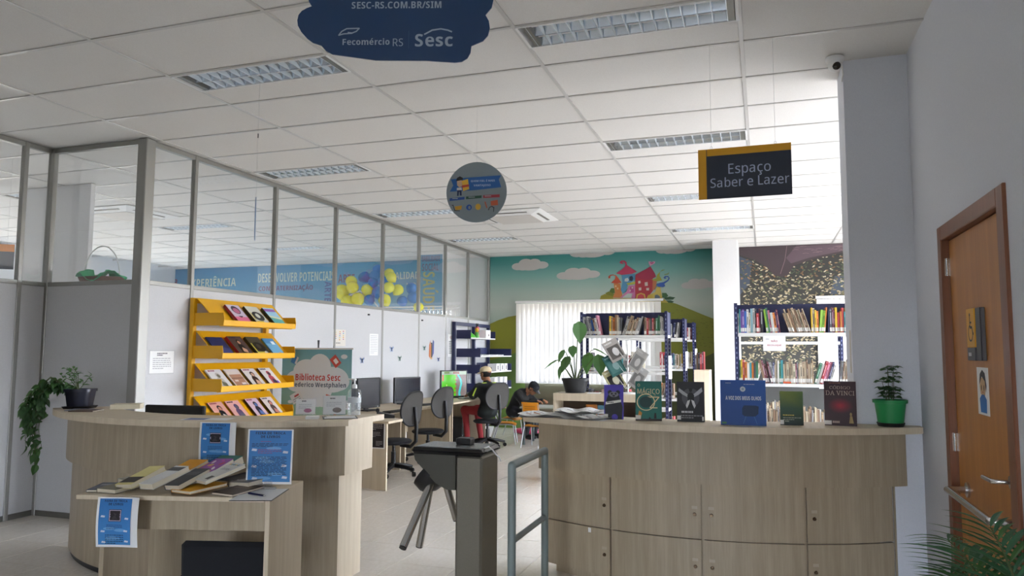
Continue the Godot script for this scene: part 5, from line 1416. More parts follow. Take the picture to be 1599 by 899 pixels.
# ---------------------------------------------------------------- magazine rack by the partition
func magazine_rack() -> void:
	var t := thing("magazine_rack", "tall yellow metal magazine rack with four sloping shelves by the partition", "rack", Vector3(0, 0, 0))
	var x0 := -5.13; var z0 := -5.66; var z1 := -6.80
	for z in [z0, z1 + 0.05]:
		part("upright", MB.new().bx(Vector3(x0, 0, z - 0.05), Vector3(x0 + 0.045, 1.98, z), 0.004), M.yellow, t)
		part("foot", MB.new().bx(Vector3(x0, 0, z - 0.05), Vector3(x0 + 0.34, 0.05, z), 0.004), M.yellow, t)
	part("top_rail", MB.new().bx(Vector3(x0 + 0.002, 1.93, z1 + 0.05), Vector3(x0 + 0.03, 1.98, z0 - 0.05), 0.003), M.yellow, t)
	for k in 4:
		var y := 1.716 - 0.308 * k
		var sh := part("shelf", MB.new().bx(Vector3(-4.79, y, z1), Vector3(-4.755, y + 0.006, z0 - 0.02)), M.yellow, t)
		var back := MB.new()
		var n := Vector3(0.78, 0.62, 0)
		var b0 := Vector3(-4.79, y, 0); var b1 := Vector3(-5.06, y + 0.262, 0)
		back.at(Transform3D()).prism(V2([b0.x, b0.y, b1.x, b1.y, b1.x - 0.006, b1.y - 0.006, b0.x - 0.006, b0.y - 0.006]), z1, z0 - 0.02)
		part("sloping_back", back, M.yellow, sh)
		part("lip", MB.new().bx(Vector3(-4.757, y, z1), Vector3(-4.751, y + 0.052, z0 - 0.02), 0.001), M.yellow, sh)
		for z in [z0 - 0.02, z1]:
			part("cheek", MB.new().prism(V2([-5.09, y, -4.751, y, -4.745, y + 0.06, -4.755, y + 0.12, -5.09, y + 0.12]), z - 0.003, z + 0.003), M.yellow_dark, sh)
	# magazines: shelf, z of the middle, cover, title band, figure colour, second colour, label, thickness
	var sl := Vector3(-0.27, 0.262, 0).normalized()
	var g := "magazines on the yellow rack"
	var list := [
		[0, -6.02, 0.19, "c7b9c6", "d26a86", "7a2c40", "pink and grey magazine with crimson spine, top shelf", 0.03, "8c1f34"], [0, -6.30, 0.2, "c9c8b8", "2a2a2a", "c8b43a", "black, white and yellow magazine on the top shelf", 0.03, "1f1f22"], [0, -6.58, 0.18, "9ac4d8", "8a5aa0", "cfe0d0", "pale blue and lilac magazine, last on the top shelf", 0.03, "2c3432"],
		[1, -5.80, 0.22, "2b2f54", "3c4270", "c9c4d4", "dark navy magazine, first on the second shelf", 0.012, "1c1f3a"], [1, -6.06, 0.2, "54443e", "1c1618", "c99a80", "magazine with a smiling woman and red spine, second shelf", 0.03, "a01c2c"], [1, -6.33, 0.2, "4a473c", "1b1b1c", "d8d04a", "black magazine with yellow stripe and ring on the second shelf", 0.03, "161616"], [1, -6.60, 0.18, "6fa9cc", "4f88b4", "d8e6ea", "light blue magazine, last on the second shelf", 0.015, "5c94bc"],
		[2, -5.80, 0.2, "d8d8d6", "b8b4ac", "6a6a58", "white magazine with a small landscape, third shelf, first", 0.014, "d0d0ce"], [2, -6.05, 0.2, "cfc6bc", "a87f68", "e2dcd6", "magazine with a brown interior photo on the third shelf", 0.012, "c8c4bc"], [2, -6.30, 0.2, "d4d0cc", "3a2a24", "c9a48c", "magazine with a dark-haired woman, third shelf", 0.012, "5c5654"], [2, -6.56, 0.19, "dcdad8", "b04a58", "34303c", "white magazine with red title and dark figure, third shelf", 0.014, "6a3c40"],
		[3, -5.84, 0.19, "d8a294", "1c1a1d", "e4dcd8", "salmon magazine with a black dressed figure, bottom shelf", 0.012, "4c5c50"], [3, -6.08, 0.19, "d8a49c", "5c4a6c", "5a5c68", "salmon magazine with a long-haired seated woman, bottom shelf", 0.01, "c89088"], [3, -6.36, 0.18, "d2b8c4", "2a2630", "5a78b0", "magazine with dark portrait and blue patch, bottom shelf", 0.018, "3c2a2c"], [3, -6.60, 0.18, "d8d0cc", "4a3a36", "c88878", "white magazine with a close portrait, bottom shelf, last", 0.018, "4a3c2c"]]
	var nrm := Vector3(-sl.y * -1.0, -sl.x, 0)
	for i in list.size():
		var e = list[i]
		var y: float = 1.716 - 0.308 * int(e[0]) + 0.008
		var at := Transform3D(Basis(Vector3(0, 0, -1), sl, nrm), Vector3(-4.785, y, e[1]) + nrm * (float(e[7]) + 0.003))
		book("magazine", e[6], g, e[2], 0.262, e[7], plain_mat(e[8]), at, func(p: MB, w: float, h: float) -> void:
			p.color(C(e[3])); p.rect(-w / 2, 0, w, h)
			if i == 0:
				p.color(C(e[4])); p.rect(-w / 2, 0, w, h * 0.35)
				p.color(C("3a3040")); p.oval(0, h * 0.72, w * 0.3, h * 0.22)
				p.color(C("b0607a")); p.oval(0, h * 0.68, w * 0.22, h * 0.15)
				p.color(C("48303c")); p.flat(V2([-w * 0.2, h * 0.4, w * 0.2, h * 0.4, 0, h * 0.3]))
			elif i == 1 or i == 5:
				p.color(C(e[4])); p.oval(0, h * 0.45, w * 0.42, h * 0.26)
				p.color(C(e[3])); p.oval(0, h * 0.48, w * 0.16, h * 0.13)
				p.color(C(e[5])); p.rect(-w * 0.45, h * 0.12, w * 0.7, h * 0.06); p.rect(-w * 0.45, h * 0.05, w * 0.07, h * 0.6)
				p.color(C("c8c6be")); p.oval(w * 0.22, h * 0.12, w * 0.12, h * 0.09)
			elif i == 2:
				p.color(C(e[4])); p.rect(-w / 2, h * 0.78, w, h * 0.16)
				p.color(C("5fa8a0")); p.flat(V2([-w / 2, h * 0.1, w / 2, 0, w / 2, h * 0.35, -w / 2, h * 0.5]))
				p.color(C("d8d4a8")); p.flat(V2([-w / 2, h * 0.45, w / 2, h * 0.32, w / 2, h * 0.42, -w / 2, h * 0.55]))
			elif i == 3:
				p.color(C(e[4])); p.flat(V2([-w / 2, h * 0.3, w / 2, h * 0.1, w / 2, h * 0.4, -w / 2, h * 0.6]))
				p.color(C(e[5])); lines(p, -w * 0.35, h * 0.12, w * 0.7, 2, h * 0.07, h * 0.03, p.lift + 0.0002, 3)
			elif i == 6:
				p.color(C(e[4])); p.rect(-w / 2, h * 0.7, w, h * 0.3)
				p.color(C(e[5])); p.rect(w * 0.05, h * 0.65, w * 0.3, h * 0.18)
				p.color(C("c98a78")); p.oval(w * 0.15, h * 0.12, w * 0.14, h * 0.09)
			elif i == 8:
				p.color(C(e[4])); p.rect(-w * 0.42, h * 0.08, w * 0.84, h * 0.64)
				p.color(C("7a5848")); p.rect(-w * 0.42, h * 0.5, w * 0.84, h * 0.05)
				p.color(C("d8d0c8")); p.rect(-w * 0.3, h * 0.36, w * 0.25, h * 0.08); p.rect(w * 0.05, h * 0.2, w * 0.3, h * 0.1)
				p.color(C("6c7078")); p.rect(-w * 0.05, h * 0.1, w * 0.3, h * 0.1)
			else:
				# a title line and a figure
				p.color(C("2c2a30") if i % 2 == 0 else C("8a2c3c"))
				lines(p, -w * 0.4, h * 0.9, w * 0.8, 1, 0.02, h * 0.06, p.lift + 0.0002, 60 + i)
				p.color(C(e[4])); p.flat(V2([-w * 0.22, 0.01, w * 0.26, 0.01, w * 0.22, h * 0.5, w * 0.1, h * 0.6, -w * 0.1, h * 0.6, -w * 0.2, h * 0.48]))
				p.oval(0.01, h * 0.7, w * 0.16, h * 0.13)
				p.color(C(e[5]) if i != 11 else C("c98f7a")); p.oval(0.012, h * 0.67, w * 0.1, h * 0.09)
				p.color(C(e[5])); p.flat(V2([-w * 0.1, h * 0.2, w * 0.2, h * 0.12, w * 0.24, h * 0.3, 0, h * 0.42]))
				if i == 10:
					p.color(C("7a4ab0")); p.oval(w * 0.3, h * 0.2, w * 0.08, h * 0.1), "magazine")

# ---------------------------------------------------------------- notices and paper butterflies on the partition
func notices() -> void:
	var on := func(z: float, y: float) -> Vector3: return Vector3(PX + 0.0185, y, z)
	var put := func(called: String, label: String, z: float, y: float, w: float, h: float, art: Callable, cat: String) -> void:
		var o := thing(called, label, cat, on.call(z, y), PI / 2)
		part("sheet", MB.new().bx(Vector3(-w / 2, 0, 0), Vector3(w / 2, h, 0.0012)), M.paper, o)
		var p := MB.new().at(T(0, 0, 0.0015))
		art.call(p, w, h)
		part("print", p, M.print, o)
	put.call("framed_notice", "white framed notice on the panel beside the yellow rack", -5.365, 1.27, 0.3, 0.215, func(p: MB, w: float, h: float) -> void:
		p.color(C("b8b8ba")); p.rect(-w / 2, 0, w, 0.008); p.rect(-w / 2, h - 0.008, w, 0.008); p.rect(-w / 2, 0, 0.008, h); p.rect(w / 2 - 0.008, 0, 0.008, h)
		p.color(C("3c3c44")); lines(p, -w * 0.2, h * 0.84, w * 0.4, 2, 0.016, 0.009, 0.0004, 3)
		p.color(C("8a8a90")); lines(p, -w * 0.36, h * 0.64, w * 0.72, 6, 0.018, 0.005, 0.0004, 5), "notice")
	put.call("notice", "colourful flyer taped above the white banner stand", -8.33, 1.545, 0.29, 0.21, func(p: MB, w: float, h: float) -> void:
		p.color(C("dcd6cc")); p.rect(-w / 2, 0, w, h)
		for k in 14:
			p.color([C("d8a24a"), C("b86a8a"), C("6a9ac0"), C("c8b87a")][k % 4])
			p.oval(sin(k * 2.1) * w * 0.36, h * (0.38 + 0.04 * k), w * 0.06, h * 0.035, 0, 9)
		p.color(C("7a7a7a")); lines(p, -w * 0.3, h * 0.15, w * 0.6, 1, 0.01, 0.012, p.lift + 0.0002, 9), "flyer")
	put.call("notice", "tall white printed notice above the first screens", -9.22, 1.42, 0.24, 0.3, func(p: MB, w: float, h: float) -> void:
		p.color(C("c4c4c8")); lines(p, -w * 0.4, h * 0.9, w * 0.8, 11, h * 0.08, h * 0.03, 0.0002, 6), "notice")
	put.call("notice", "narrow notice with dark printed lines beside the blue shelf", -11.94, 1.385, 0.27, 0.39, func(p: MB, w: float, h: float) -> void:
		p.color(C("c9b0b0")); p.oval(0, h * 0.86, w * 0.25, h * 0.08)
		p.color(C("4a4a54")); lines(p, -w * 0.4, h * 0.66, w * 0.8, 8, h * 0.075, h * 0.035, p.lift + 0.0002, 7), "notice")
	# butterflies
	var spots := [[-8.9, 1.355, 0.1, "5b6f96", "small blue-grey paper butterfly lowest beside the banner"], [-9.74, 1.51, 0.1, "7289b4", "pale blue paper butterfly, upper of the pair over the first screens"], [-10.0, 1.37, 0.1, "6d8a80", "grey-green paper butterfly, lower of the pair over the dark screens"], [-10.85, 1.53, 0.1, "6c8c84", "green paper butterfly beside the large orange one"], [-11.4, 1.345, 0.09, "4a5f9c", "small blue paper butterfly under the large orange one"]]
	for s in spots:
		var mb := MB.new()
		var w: float = s[2]
		for sg in [-1.0, 1.0]:
			mb.color(C(s[3])); mb.flat(V2([0, 0, sg * w * 0.5, w * 0.45, sg * w * 0.62, w * 0.2, sg * w * 0.25, -w * 0.05]))
			mb.color(C(s[3]).lightened(0.25)); mb.flat(V2([0, 0, sg * w * 0.4, -w * 0.1, sg * w * 0.38, -w * 0.4, sg * w * 0.1, -w * 0.35]))
		mb.color(C("2a2a30")); mb.prism(V2([-0.006, -w * 0.3, 0.006, -w * 0.3, 0.006, w * 0.25, -0.006, w * 0.25]), -0.004, 0.006)
		single("paper_butterfly", mb, M.print, s[4], "decoration", "paper butterflies on the partition", on.call(s[0], s[1]) + Vector3(0.005, 0, 0), PI / 2).rotation.x = 0.0
	var lg := MB.new()
	lg.color(C("b8683c")); lg.flat(V2([-0.09, 0.08, -0.04, 0.16, -0.02, 0.02, -0.04, -0.14, -0.1, -0.1]))
	lg.color(C("3a4c8c")); lg.flat(V2([0.01, 0.0, 0.05, 0.17, 0.1, 0.14, 0.09, -0.05, 0.03, -0.12]))
	lg.color(C("d8b070")); lg.flat(V2([-0.02, 0.1, 0.03, 0.1, 0.03, -0.15, -0.03, -0.15]))
	lg.color(C("2a2428")); lg.prism(V2([-0.01, -0.12, 0.01, -0.12, 0.012, 0.12, -0.012, 0.12]), -0.004, 0.006)
	single("paper_butterfly", lg, M.print, "large orange and blue paper figure, biggest of the wall decorations over the screens", "decoration", "", on.call(-11.12, 1.5) + Vector3(0.005, 0, 0), PI / 2)
	for h in [[-9.05, 1.98], [-10.75, 1.97]]:
		single("wall_hook", MB.new().bx(Vector3(0, -0.01, -0.02), Vector3(0.02, 0.012, 0.02), 0.004), M.black, "tiny dark hook high on the white panel, %s" % ("over the first screens" if h[0] > -10 else "over the third screen"), "hook", "", on.call(h[0], h[1]))

# ---------------------------------------------------------------- roll-up banner
func banner() -> void:
	var t := thing("banner_stand", "green roll-up banner with a white cloud and the library name", "banner", Vector3(-4.66, 0, -7.08), 0.03)
	var w := 0.455
	part("base", MB.new().bx(Vector3(-w - 0.01, 0, -0.06), Vector3(w + 0.01, 0.075, 0.02), 0.012), M.alu, t)
	part("sheet", MB.new().bx(Vector3(-w + 0.02, 0.07, -0.002), Vector3(w - 0.02, 1.5, 0.0)), M.paper, t)
	part("top_bar", MB.new().bx(Vector3(-w, 1.497, -0.012), Vector3(w, 1.515, 0.008), 0.004), M.white, t)
	part("pole", MB.new().tube([Vector3(0, 0.06, -0.03), Vector3(0, 1.52, -0.03)], 0.008, 8), M.black, t)
	part("pole_tip", MB.new().tube([Vector3(0.0, 1.515, -0.03), Vector3(0.0, 1.6, -0.03)], [0.008, 0.013], 10), M.black, t)
	var p := MB.new().at(T(0, 0, 0.0006))
	var e := w - 0.02
	p.grad(-e, 0.07, e, 0.8, C("8fae94"), C("8fae94"), C("93b598"), C("93b598"))
	p.grad(-e, 0.8, e, 1.2, C("93b598"), C("93b598"), C("86b2b4"), C("86b2b4"))
	p.grad(-e, 1.2, e, 1.5, C("86b2b4"), C("86b2b4"), C("6ba3b2"), C("6ba3b2"))
	p.color(C("d9dde0"))
	for c in [[-0.12, 1.26, 0.17, 0.13], [0.04, 1.31, 0.14, 0.14], [-0.24, 1.15, 0.15, 0.12], [0.2, 1.17, 0.2, 0.14], [0.0, 1.05, 0.2, 0.14], [0.02, 0.97, 0.13, 0.1], [0.28, 1.15, 0.13, 0.1], [0.02, 1.18, 0.26, 0.13]]:
		p.oval(c[0], c[1], c[2], c[3], 0, 26)
	for c in [[-0.32, 0.92, 0.03], [0.08, 0.89, 0.03], [0.34, 1.42, 0.04], [0.33, 0.98, 0.035], [-0.1, 0.85, 0.02]]: p.oval(c[0], c[1], c[2], c[2] * 0.62)
	p.color(C("c23a34")); text(p, "Biblioteca Sesc", 0.02, 1.195, 0.56, 0.075, p.lift + 0.0003, font_bold)
	p.color(C("3f4f66")); text(p, "Frederico Westphalen", 0.02, 1.105, 0.7, 0.07, p.lift + 0.0003, font_bold)
	var sq := func(x: float, y: float, a: float, s: float, h: float, hex: String) -> void:
		p.color(C(hex))
		var q := PackedVector2Array()
		for k in [[-1, -1], [1, -1], [1, 1], [-1, 1]]: q.append(Vector2(x, y) + Vector2(k[0] * s, k[1] * h).rotated(a))
		p.flat(q)
	sq.call(0.235, 1.37, 0.7, 0.045, 0.06, "c0483c"); sq.call(0.24, 1.37, 0.7, 0.022, 0.028, "e2ddd8")
	sq.call(0.19, 0.945, -0.25, 0.075, 0.05, "c4512f"); sq.call(0.195, 0.945, -0.25, 0.012, 0.05, "a05a8a")
	sq.call(-0.24, 0.97, 0.5, 0.07, 0.055, "d8d8d8"); sq.call(-0.24, 0.99, 0.5, 0.03, 0.01, "b8484c"); sq.call(-0.24, 0.96, 0.5, 0.05, 0.004, "9a9aa0"); sq.call(-0.23, 0.94, 0.5, 0.05, 0.004, "9a9aa0")
	sq.call(0.37, 0.9, 0.0, 0.05, 0.05, "d8d8d8"); sq.call(0.37, 0.9, 0.0, 0.035, 0.004, "9a9aa0"); sq.call(0.37, 0.88, 0.0, 0.035, 0.004, "9a9aa0")
	sq.call(-0.28, 1.38, -0.4, 0.035, 0.04, "3f7ab0"); sq.call(-0.25, 1.375, -0.4, 0.012, 0.04, "d8dce0")
	part("print", p, M.print, t)

# ---------------------------------------------------------------- desks, screens and office chairs
func desks() -> void:
	var H := 0.735
	var a := thing("desk", "light wooden corner desk with a dark poster on its end panel", "desk")
	var top := V2([-5.14, -7.15, -3.8, -7.15, -3.8, -7.48, -3.95, -7.58, -4.2, -7.72, -4.33, -7.95, -4.36, -8.52, -5.14, -8.52])
	part("tabletop", flat_slab(top, H - 0.025, H), M.wood_light, a)
	var ep := MB.new().prism(V2([-4.95, 0.0, -4.85, 0.012, -4.05, 0.012, -3.95, 0.0, -3.84, 0.0, -3.84, H - 0.025, -4.95, H - 0.025]), -7.215, -7.19)
	part("end_panel", ep, M.wood_light, a)
	part("inner_panel", MB.new().bx(Vector3(-4.95, 0, -8.51), Vector3(-4.34, H - 0.025, -8.485), 0.001), M.wood, a)
	part("modesty_panel", MB.new().bx(Vector3(-5.0, 0.3, -8.48), Vector3(-4.98, H - 0.025, -7.22)), M.wood, a)
	for e in [["desk", "light wooden study desk under the second dark screen", -8.54, -10.02], ["desk", "light wooden study desk of the boy in the beige cap", -10.04, -11.45]]:
		var d := thing(e[0], e[1], "desk", Vector3.ZERO, 0.0, "")
		part("tabletop", MB.new().bx(Vector3(-5.14, H - 0.025, e[3]), Vector3(-4.28, H, e[2]), 0.002), M.wood_light, d)
		for z in [e[2] - 0.03, e[3] + 0.03]:
			part("side_panel", MB.new().bx(Vector3(-5.0, 0, z - 0.0125), Vector3(-4.31, H - 0.025, z + 0.0125), 0.001), M.wood, d)
		part("modesty_panel", MB.new().bx(Vector3(-5.0, 0.3, e[3] + 0.045), Vector3(-4.98, H - 0.025, e[2] - 0.045)), M.wood, d)
	# dark poster on the end panel
	var o := thing("poster", "dark printed poster with white lines on the corner desk's end panel", "poster", Vector3(-3.975, 0.44, -7.188), 0.0)
	part("sheet", MB.new().bx(Vector3(-0.115, 0, 0), Vector3(0.115, 0.29, 0.001)), M.paper, o)
	var p := MB.new().at(T(0, 0, 0.0014))
	p.color(C("221f24")); p.rect(-0.102, 0.012, 0.204, 0.27)
	p.color(C("b8b4b4")); lines(p, -0.085, 0.25, 0.17, 4, 0.017, 0.006, 0.0004, 3); lines(p, -0.085, 0.17, 0.15, 4, 0.015, 0.004, 0.0004, 5); lines(p, 0.01, 0.075, 0.08, 4, 0.014, 0.004, 0.0004, 8)
	part("print", p, M.print, o)
	# screens
	var screen := func(called: String, label: String, at: Vector3, yaw: float, w: float, h: float, lift: float, mat_screen: Material, lit: bool) -> void:
		var s := thing(called, label, "monitor", at, yaw)
		part("foot", MB.new().bx(Vector3(-0.12, 0, -0.1), Vector3(0.12, 0.014, 0.08), 0.005), M.black, s)
		part("stand", MB.new().bx(Vector3(-0.035, 0.012, -0.06), Vector3(0.035, lift + 0.1, -0.03), 0.004), M.black, s)
		var cs := part("casing", MB.new().bx(Vector3(-w / 2, lift, -0.035), Vector3(w / 2, lift + h, 0.0), 0.008), M.black, s)
		part("bezel", MB.new().bx(Vector3(-w / 2 + 0.004, lift + 0.004, 0.0), Vector3(w / 2 - 0.004, lift + 0.03, 0.004)).bx(Vector3(-w / 2 + 0.004, lift + h - 0.016, 0.0), Vector3(w / 2 - 0.004, lift + h - 0.004, 0.004)).bx(Vector3(-w / 2 + 0.004, lift + 0.03, 0.0), Vector3(-w / 2 + 0.018, lift + h - 0.016, 0.004)).bx(Vector3(w / 2 - 0.018, lift + 0.03, 0.0), Vector3(w / 2 - 0.004, lift + h - 0.016, 0.004)), M.black, cs)
		var sc := MB.new()
		sc.quad(Vector3(-w / 2 + 0.018, lift + 0.03, 0.001), Vector3(w / 2 - 0.018, lift + 0.03, 0.001), Vector3(w / 2 - 0.018, lift + h - 0.016, 0.001), Vector3(-w / 2 + 0.018, lift + h - 0.016, 0.001), Vector3.BACK)
		part("screen", sc, mat_screen, s)
		part("power_light", MB.new().box(Vector3(w / 2 - 0.05, lift + 0.014, 0.0045), Vector3(0.02, 0.006, 0.001)), M.white, s)
	screen.call("monitor", "black monitor seen edge on behind the hand gel bottle", Vector3(-4.5, H, -7.6), 1.95, 0.44, 0.36, 0.05, M.screen_off, false)
	screen.call("monitor", "dark grey screen turned sideways, first along the desks", Vector3(-4.72, H, -8.35), 1.42, 0.46, 0.38, 0.03, M.screen_grey, false)
	screen.call("monitor", "dark blue screen on the middle study desk", Vector3(-4.78, H, -9.55), 1.22, 0.5, 0.36, 0.02, M.screen_off, false)
	var im := Image.create_empty(96, 64, false, Image.FORMAT_RGB8)
	im.fill(C("58c81e"))
	im.fill_rect(Rect2i(0, 0, 96, 9), C("9fb4a0")); im.fill_rect(Rect2i(10, 1, 20, 5), C("6a8a4a")); im.fill_rect(Rect2i(44, 1, 24, 6), C("8a5a4a"))
	im.fill_rect(Rect2i(56, 9, 40, 55), C("7a6a68"))
	for j in 55:
		im.fill_rect(Rect2i(60 + int(8 * sin(j * 0.09)) + j / 4, 9 + j, 8, 1), C("46c8c8"))
		if j % 11 < 5: im.fill_rect(Rect2i(54 - j / 9, 9 + j, 5, 1), C("a8642c"))
	im.fill_rect(Rect2i(16, 42, 7, 9), C("e07a1e")); im.fill_rect(Rect2i(18, 34, 3, 6), C("d8e89a")); im.fill_rect(Rect2i(2, 9, 6, 16), C("c84a2c"))
	M.screen_game = mat(Color.BLACK, 0.25)
	M.screen_game.emission_enabled = true
	M.screen_game.emission_texture = ImageTexture.create_from_image(im)
	M.screen_game.emission_operator = BaseMaterial3D.EMISSION_OP_MULTIPLY
	M.screen_game.emission = Color.WHITE
	M.screen_game.emission_energy_multiplier = 1.3
	screen.call("monitor", "lit screen with a bright green game before the boy", Vector3(-4.74, H, -11.12), 0.95, 0.50, 0.44, 0.0, M.screen_game, true)
	# keyboards
	for e in [[Vector3(-4.30, H, -8.28), 1.42, "black keyboard before the dark grey screen"], [Vector3(-4.42, H, -9.5), 1.25, "black keyboard on the middle study desk"], [Vector3(-4.42, H, -11.02), 1.1, "white and grey keyboard under the boy's hands"]]:
		var k := thing("keyboard", e[2], "keyboard", e[0], e[1])
		part("body", MB.new().bx(Vector3(-0.2, 0, -0.065), Vector3(0.2, 0.016, 0.065), 0.004), M.black if e[0].z > -10 else M.alu, k)
		var ks := MB.new()
		for r in 4:
			for c in 13: ks.bx(Vector3(-0.19 + c * 0.029, 0.016, -0.055 + r * 0.028), Vector3(-0.166 + c * 0.029, 0.022, -0.032 + r * 0.028))
		part("keys", ks, M.cap_dark if e[0].z > -10 else M.white, k)
	var ph := thing("desk_phone", "black desk telephone near the edge of the corner desk", "telephone", Vector3(-4.05, H, -7.55), 0.5)
	part("body", MB.new().prism(V2([-0.1, 0, 0.1, 0, 0.1, 0.03, -0.1, 0.07]), -0.08, 0.08), M.black, ph)
	part("handset", MB.new().tube([Vector3(-0.09, 0.085, -0.05), Vector3(-0.09, 0.095, 0.0), Vector3(-0.09, 0.085, 0.05)], [0.022, 0.014, 0.022], 10), M.black, ph)
	var pc := thing("computer_tower", "black computer tower on the floor under the boy's desk", "computer", Vector3(-4.79, 0, -11.29))
	part("case", MB.new().bx(Vector3(-0.17, 0.02, -0.09), Vector3(0.17, 0.42, 0.09), 0.006), M.black, pc)
	part("front_panel", MB.new().bx(Vector3(0.17, 0.03, -0.085), Vector3(0.18, 0.41, 0.085), 0.004), M.black_gloss, pc)
	for z in [-0.07, 0.07]: part("foot", MB.new().bx(Vector3(-0.15, 0, z - 0.01), Vector3(0.15, 0.02, z + 0.01)), M.black, pc)

func office_chairs() -> void:
	# local: the sitter faces -z
	var proto := Node3D.new()
	var st := MB.new().lathe([Vector2(0, 0.375), Vector2(0.2, 0.375), Vector2(0.225, 0.395), Vector2(0.225, 0.41), Vector2(0.2, 0.424), Vector2(0, 0.428)], 28, true, 1.0, 0.96)
	part("seat", st, M.dark_fabric, proto)
	# back shell: an oval shield bent round the sitter
	var bk := MB.new()
	for off in [0.0, 0.022]:
		bk.sheet(12, 12, func(u: float, v: float) -> Vector3:
			var y := lerpf(0.60, 1.0, v)
			var half := 0.215 * sqrt(maxf(0.02, 1.0 - pow(absf((v - 0.52) / 0.53), 2.6)))
			var x := (u * 2.0 - 1.0) * half
			return Vector3(x, y, 0.25 - 0.5 * x * x + 0.06 * (v - 0.3) * (v - 0.3) * 2.0 + off))
	part("backrest", bk, M.mesh_fabric, proto)
	var rim := []
	for k in 33:
		var a := TAU * k / 32
		var v := 0.5 + 0.5 * sin(a)
		var x := 0.215 * cos(a) * (1.0 if absf(cos(a)) < 0.01 else pow(absf(cos(a)), 0.65) / absf(cos(a)))
		rim.append(Vector3(x, lerpf(0.60, 1.0, v), 0.262 - 0.5 * x * x + 0.12 * (v - 0.3) * (v - 0.3)))
	part("back_rim", MB.new().tube(rim, 0.014, 7, false), M.black, proto)
	part("back_bracket", MB.new().tube([Vector3(0, 0.36, 0.1), Vector3(0, 0.35, 0.24), Vector3(0, 0.42, 0.315), Vector3(0, 0.60, 0.32), Vector3(0, 0.82, 0.295)], [0.02, 0.022, 0.024, 0.024, 0.02], 8), M.black, proto)
	part("lift_column", MB.new().lathe([Vector2(0, 0.1), Vector2(0.03, 0.1), Vector2(0.03, 0.28), Vector2(0.018, 0.28), Vector2(0.018, 0.375), Vector2(0.06, 0.375)], 16), M.black, proto)
	part("lever", MB.new().tube([Vector3(0.03, 0.355, 0), Vector3(0.2, 0.35, 0.02)], 0.007, 6), M.black, proto)
	for k in 5:
		var a := TAU * k / 5 + 0.3
		var d := Vector3(cos(a), 0, sin(a))
		var leg := part("leg", MB.new().tube([Vector3(0, 0.12, 0), d * 0.16 + Vector3(0, 0.105, 0), d * 0.29 + Vector3(0, 0.075, 0)], [0.03, 0.024, 0.016], 8), M.black, proto)
		var wheel := MB.new().at(T(d.x * 0.29, 0.03, d.z * 0.29, a + 0.8, 0, PI / 2))
		wheel.lathe([Vector2(0, 0.022), Vector2(0.022, 0.022), Vector2(0.029, 0.014), Vector2(0.029, -0.014), Vector2(0.022, -0.022), Vector2(0, -0.022)], 14)
		part("caster", wheel, M.black_gloss, leg)
	var list := [[-4.24, -8.12, 1.45, "black office chair with worn grey mesh back, tucked at the corner desk"], [-4.34, -9.3, 1.3, "black office chair with grey mesh back at the middle desk"], [-4.10, -10.96, 1.0, "black office chair on which the boy in the beige cap sits"]]
	for e in list:
		var o: Node3D = proto.duplicate()
		o.name = numbered("office_chair")
		add_child(o)
		o.position = Vector3(e[0], 0, e[1])
		o.rotation.y = e[2]
		tag(o, e[3], "chair", "black office chairs at the study desks")
	proto.free()

# ---------------------------------------------------------------- bookcases and the books on them
func bookcase(label: String, x0: float, x1: float, zf: float, depth: float, shelves: Array, top: float, panel_top: bool) -> Node3D:
	var t := thing("bookcase", label, "bookcase", Vector3(x0, 0, zf))
	var w := x1 - x0
	for x in [0.0, w]:
		for z in [0.0, -depth]:
			var post := MB.new()
			var sx := 1.0 if x == 0.0 else -1.0
			var sz := -1.0 if z == 0.0 else 1.0
			post.bx(Vector3(x, 0, z), Vector3(x + sx * 0.034, top, z + sz * 0.003)).bx(Vector3(x, 0, z), Vector3(x + sx * 0.003, top, z + sz * 0.034))
			var p := part("post", post, M.navy, t)
			var holes := MB.new()
			for k in int(top / 0.05): holes.box(Vector3(x + sx * 0.019, 0.03 + k * 0.05, z + (0.0006 if z == 0.0 else 0.0036)), Vector3(0.009, 0.02, 0.0012))
			part("slot_holes", holes, M.slot, p).set_meta("kind", "stuff")
	for y in shelves:
		part("shelf", MB.new().bx(Vector3(0.004, y - 0.032, -depth + 0.004), Vector3(w - 0.004, y, -0.002), 0.003), M.shelf_white, t)
	if panel_top:
		part("back_panel", MB.new().bx(Vector3(0.004, shelves[0], -depth + 0.001), Vector3(w - 0.004, top, -depth + 0.004)), M.navy, t)
		part("side_panel", MB.new().bx(Vector3(0.0035, shelves[0], -depth + 0.004), Vector3(0.0055, top - 0.01, -0.035)), M.navy, t)
		part("side_panel", MB.new().bx(Vector3(w - 0.0055, shelves[0], -depth + 0.004), Vector3(w - 0.0035, top - 0.01, -0.035)), M.navy, t)
	return t

var NAMED := {"grey": "8c8c8e", "white": "d8d6d0", "teal": "3f8f94", "purple": "5a3a86", "blue": "2f5fa8", "cream": "cfc3a4", "pale blue": "8fb8c4", "black": "1e1d20", "maroon": "5c1f2c", "lime": "86b834", "pink": "c87a90", "orange": "d2762c", "brown": "7a5c42", "tan": "a88f70", "yellow": "d8b12c", "navy": "232c54", "red": "a82a2e", "green": "2f6a48", "beige": "b8a88c", "dark grey": "4a4a4e"}

func ordinal(n: int) -> String:
	if n % 100 in [11, 12, 13]: return "%dth" % n
	return "%d%s" % [n, {1: "st", 2: "nd", 3: "rd"}.get(n % 10, "th")]

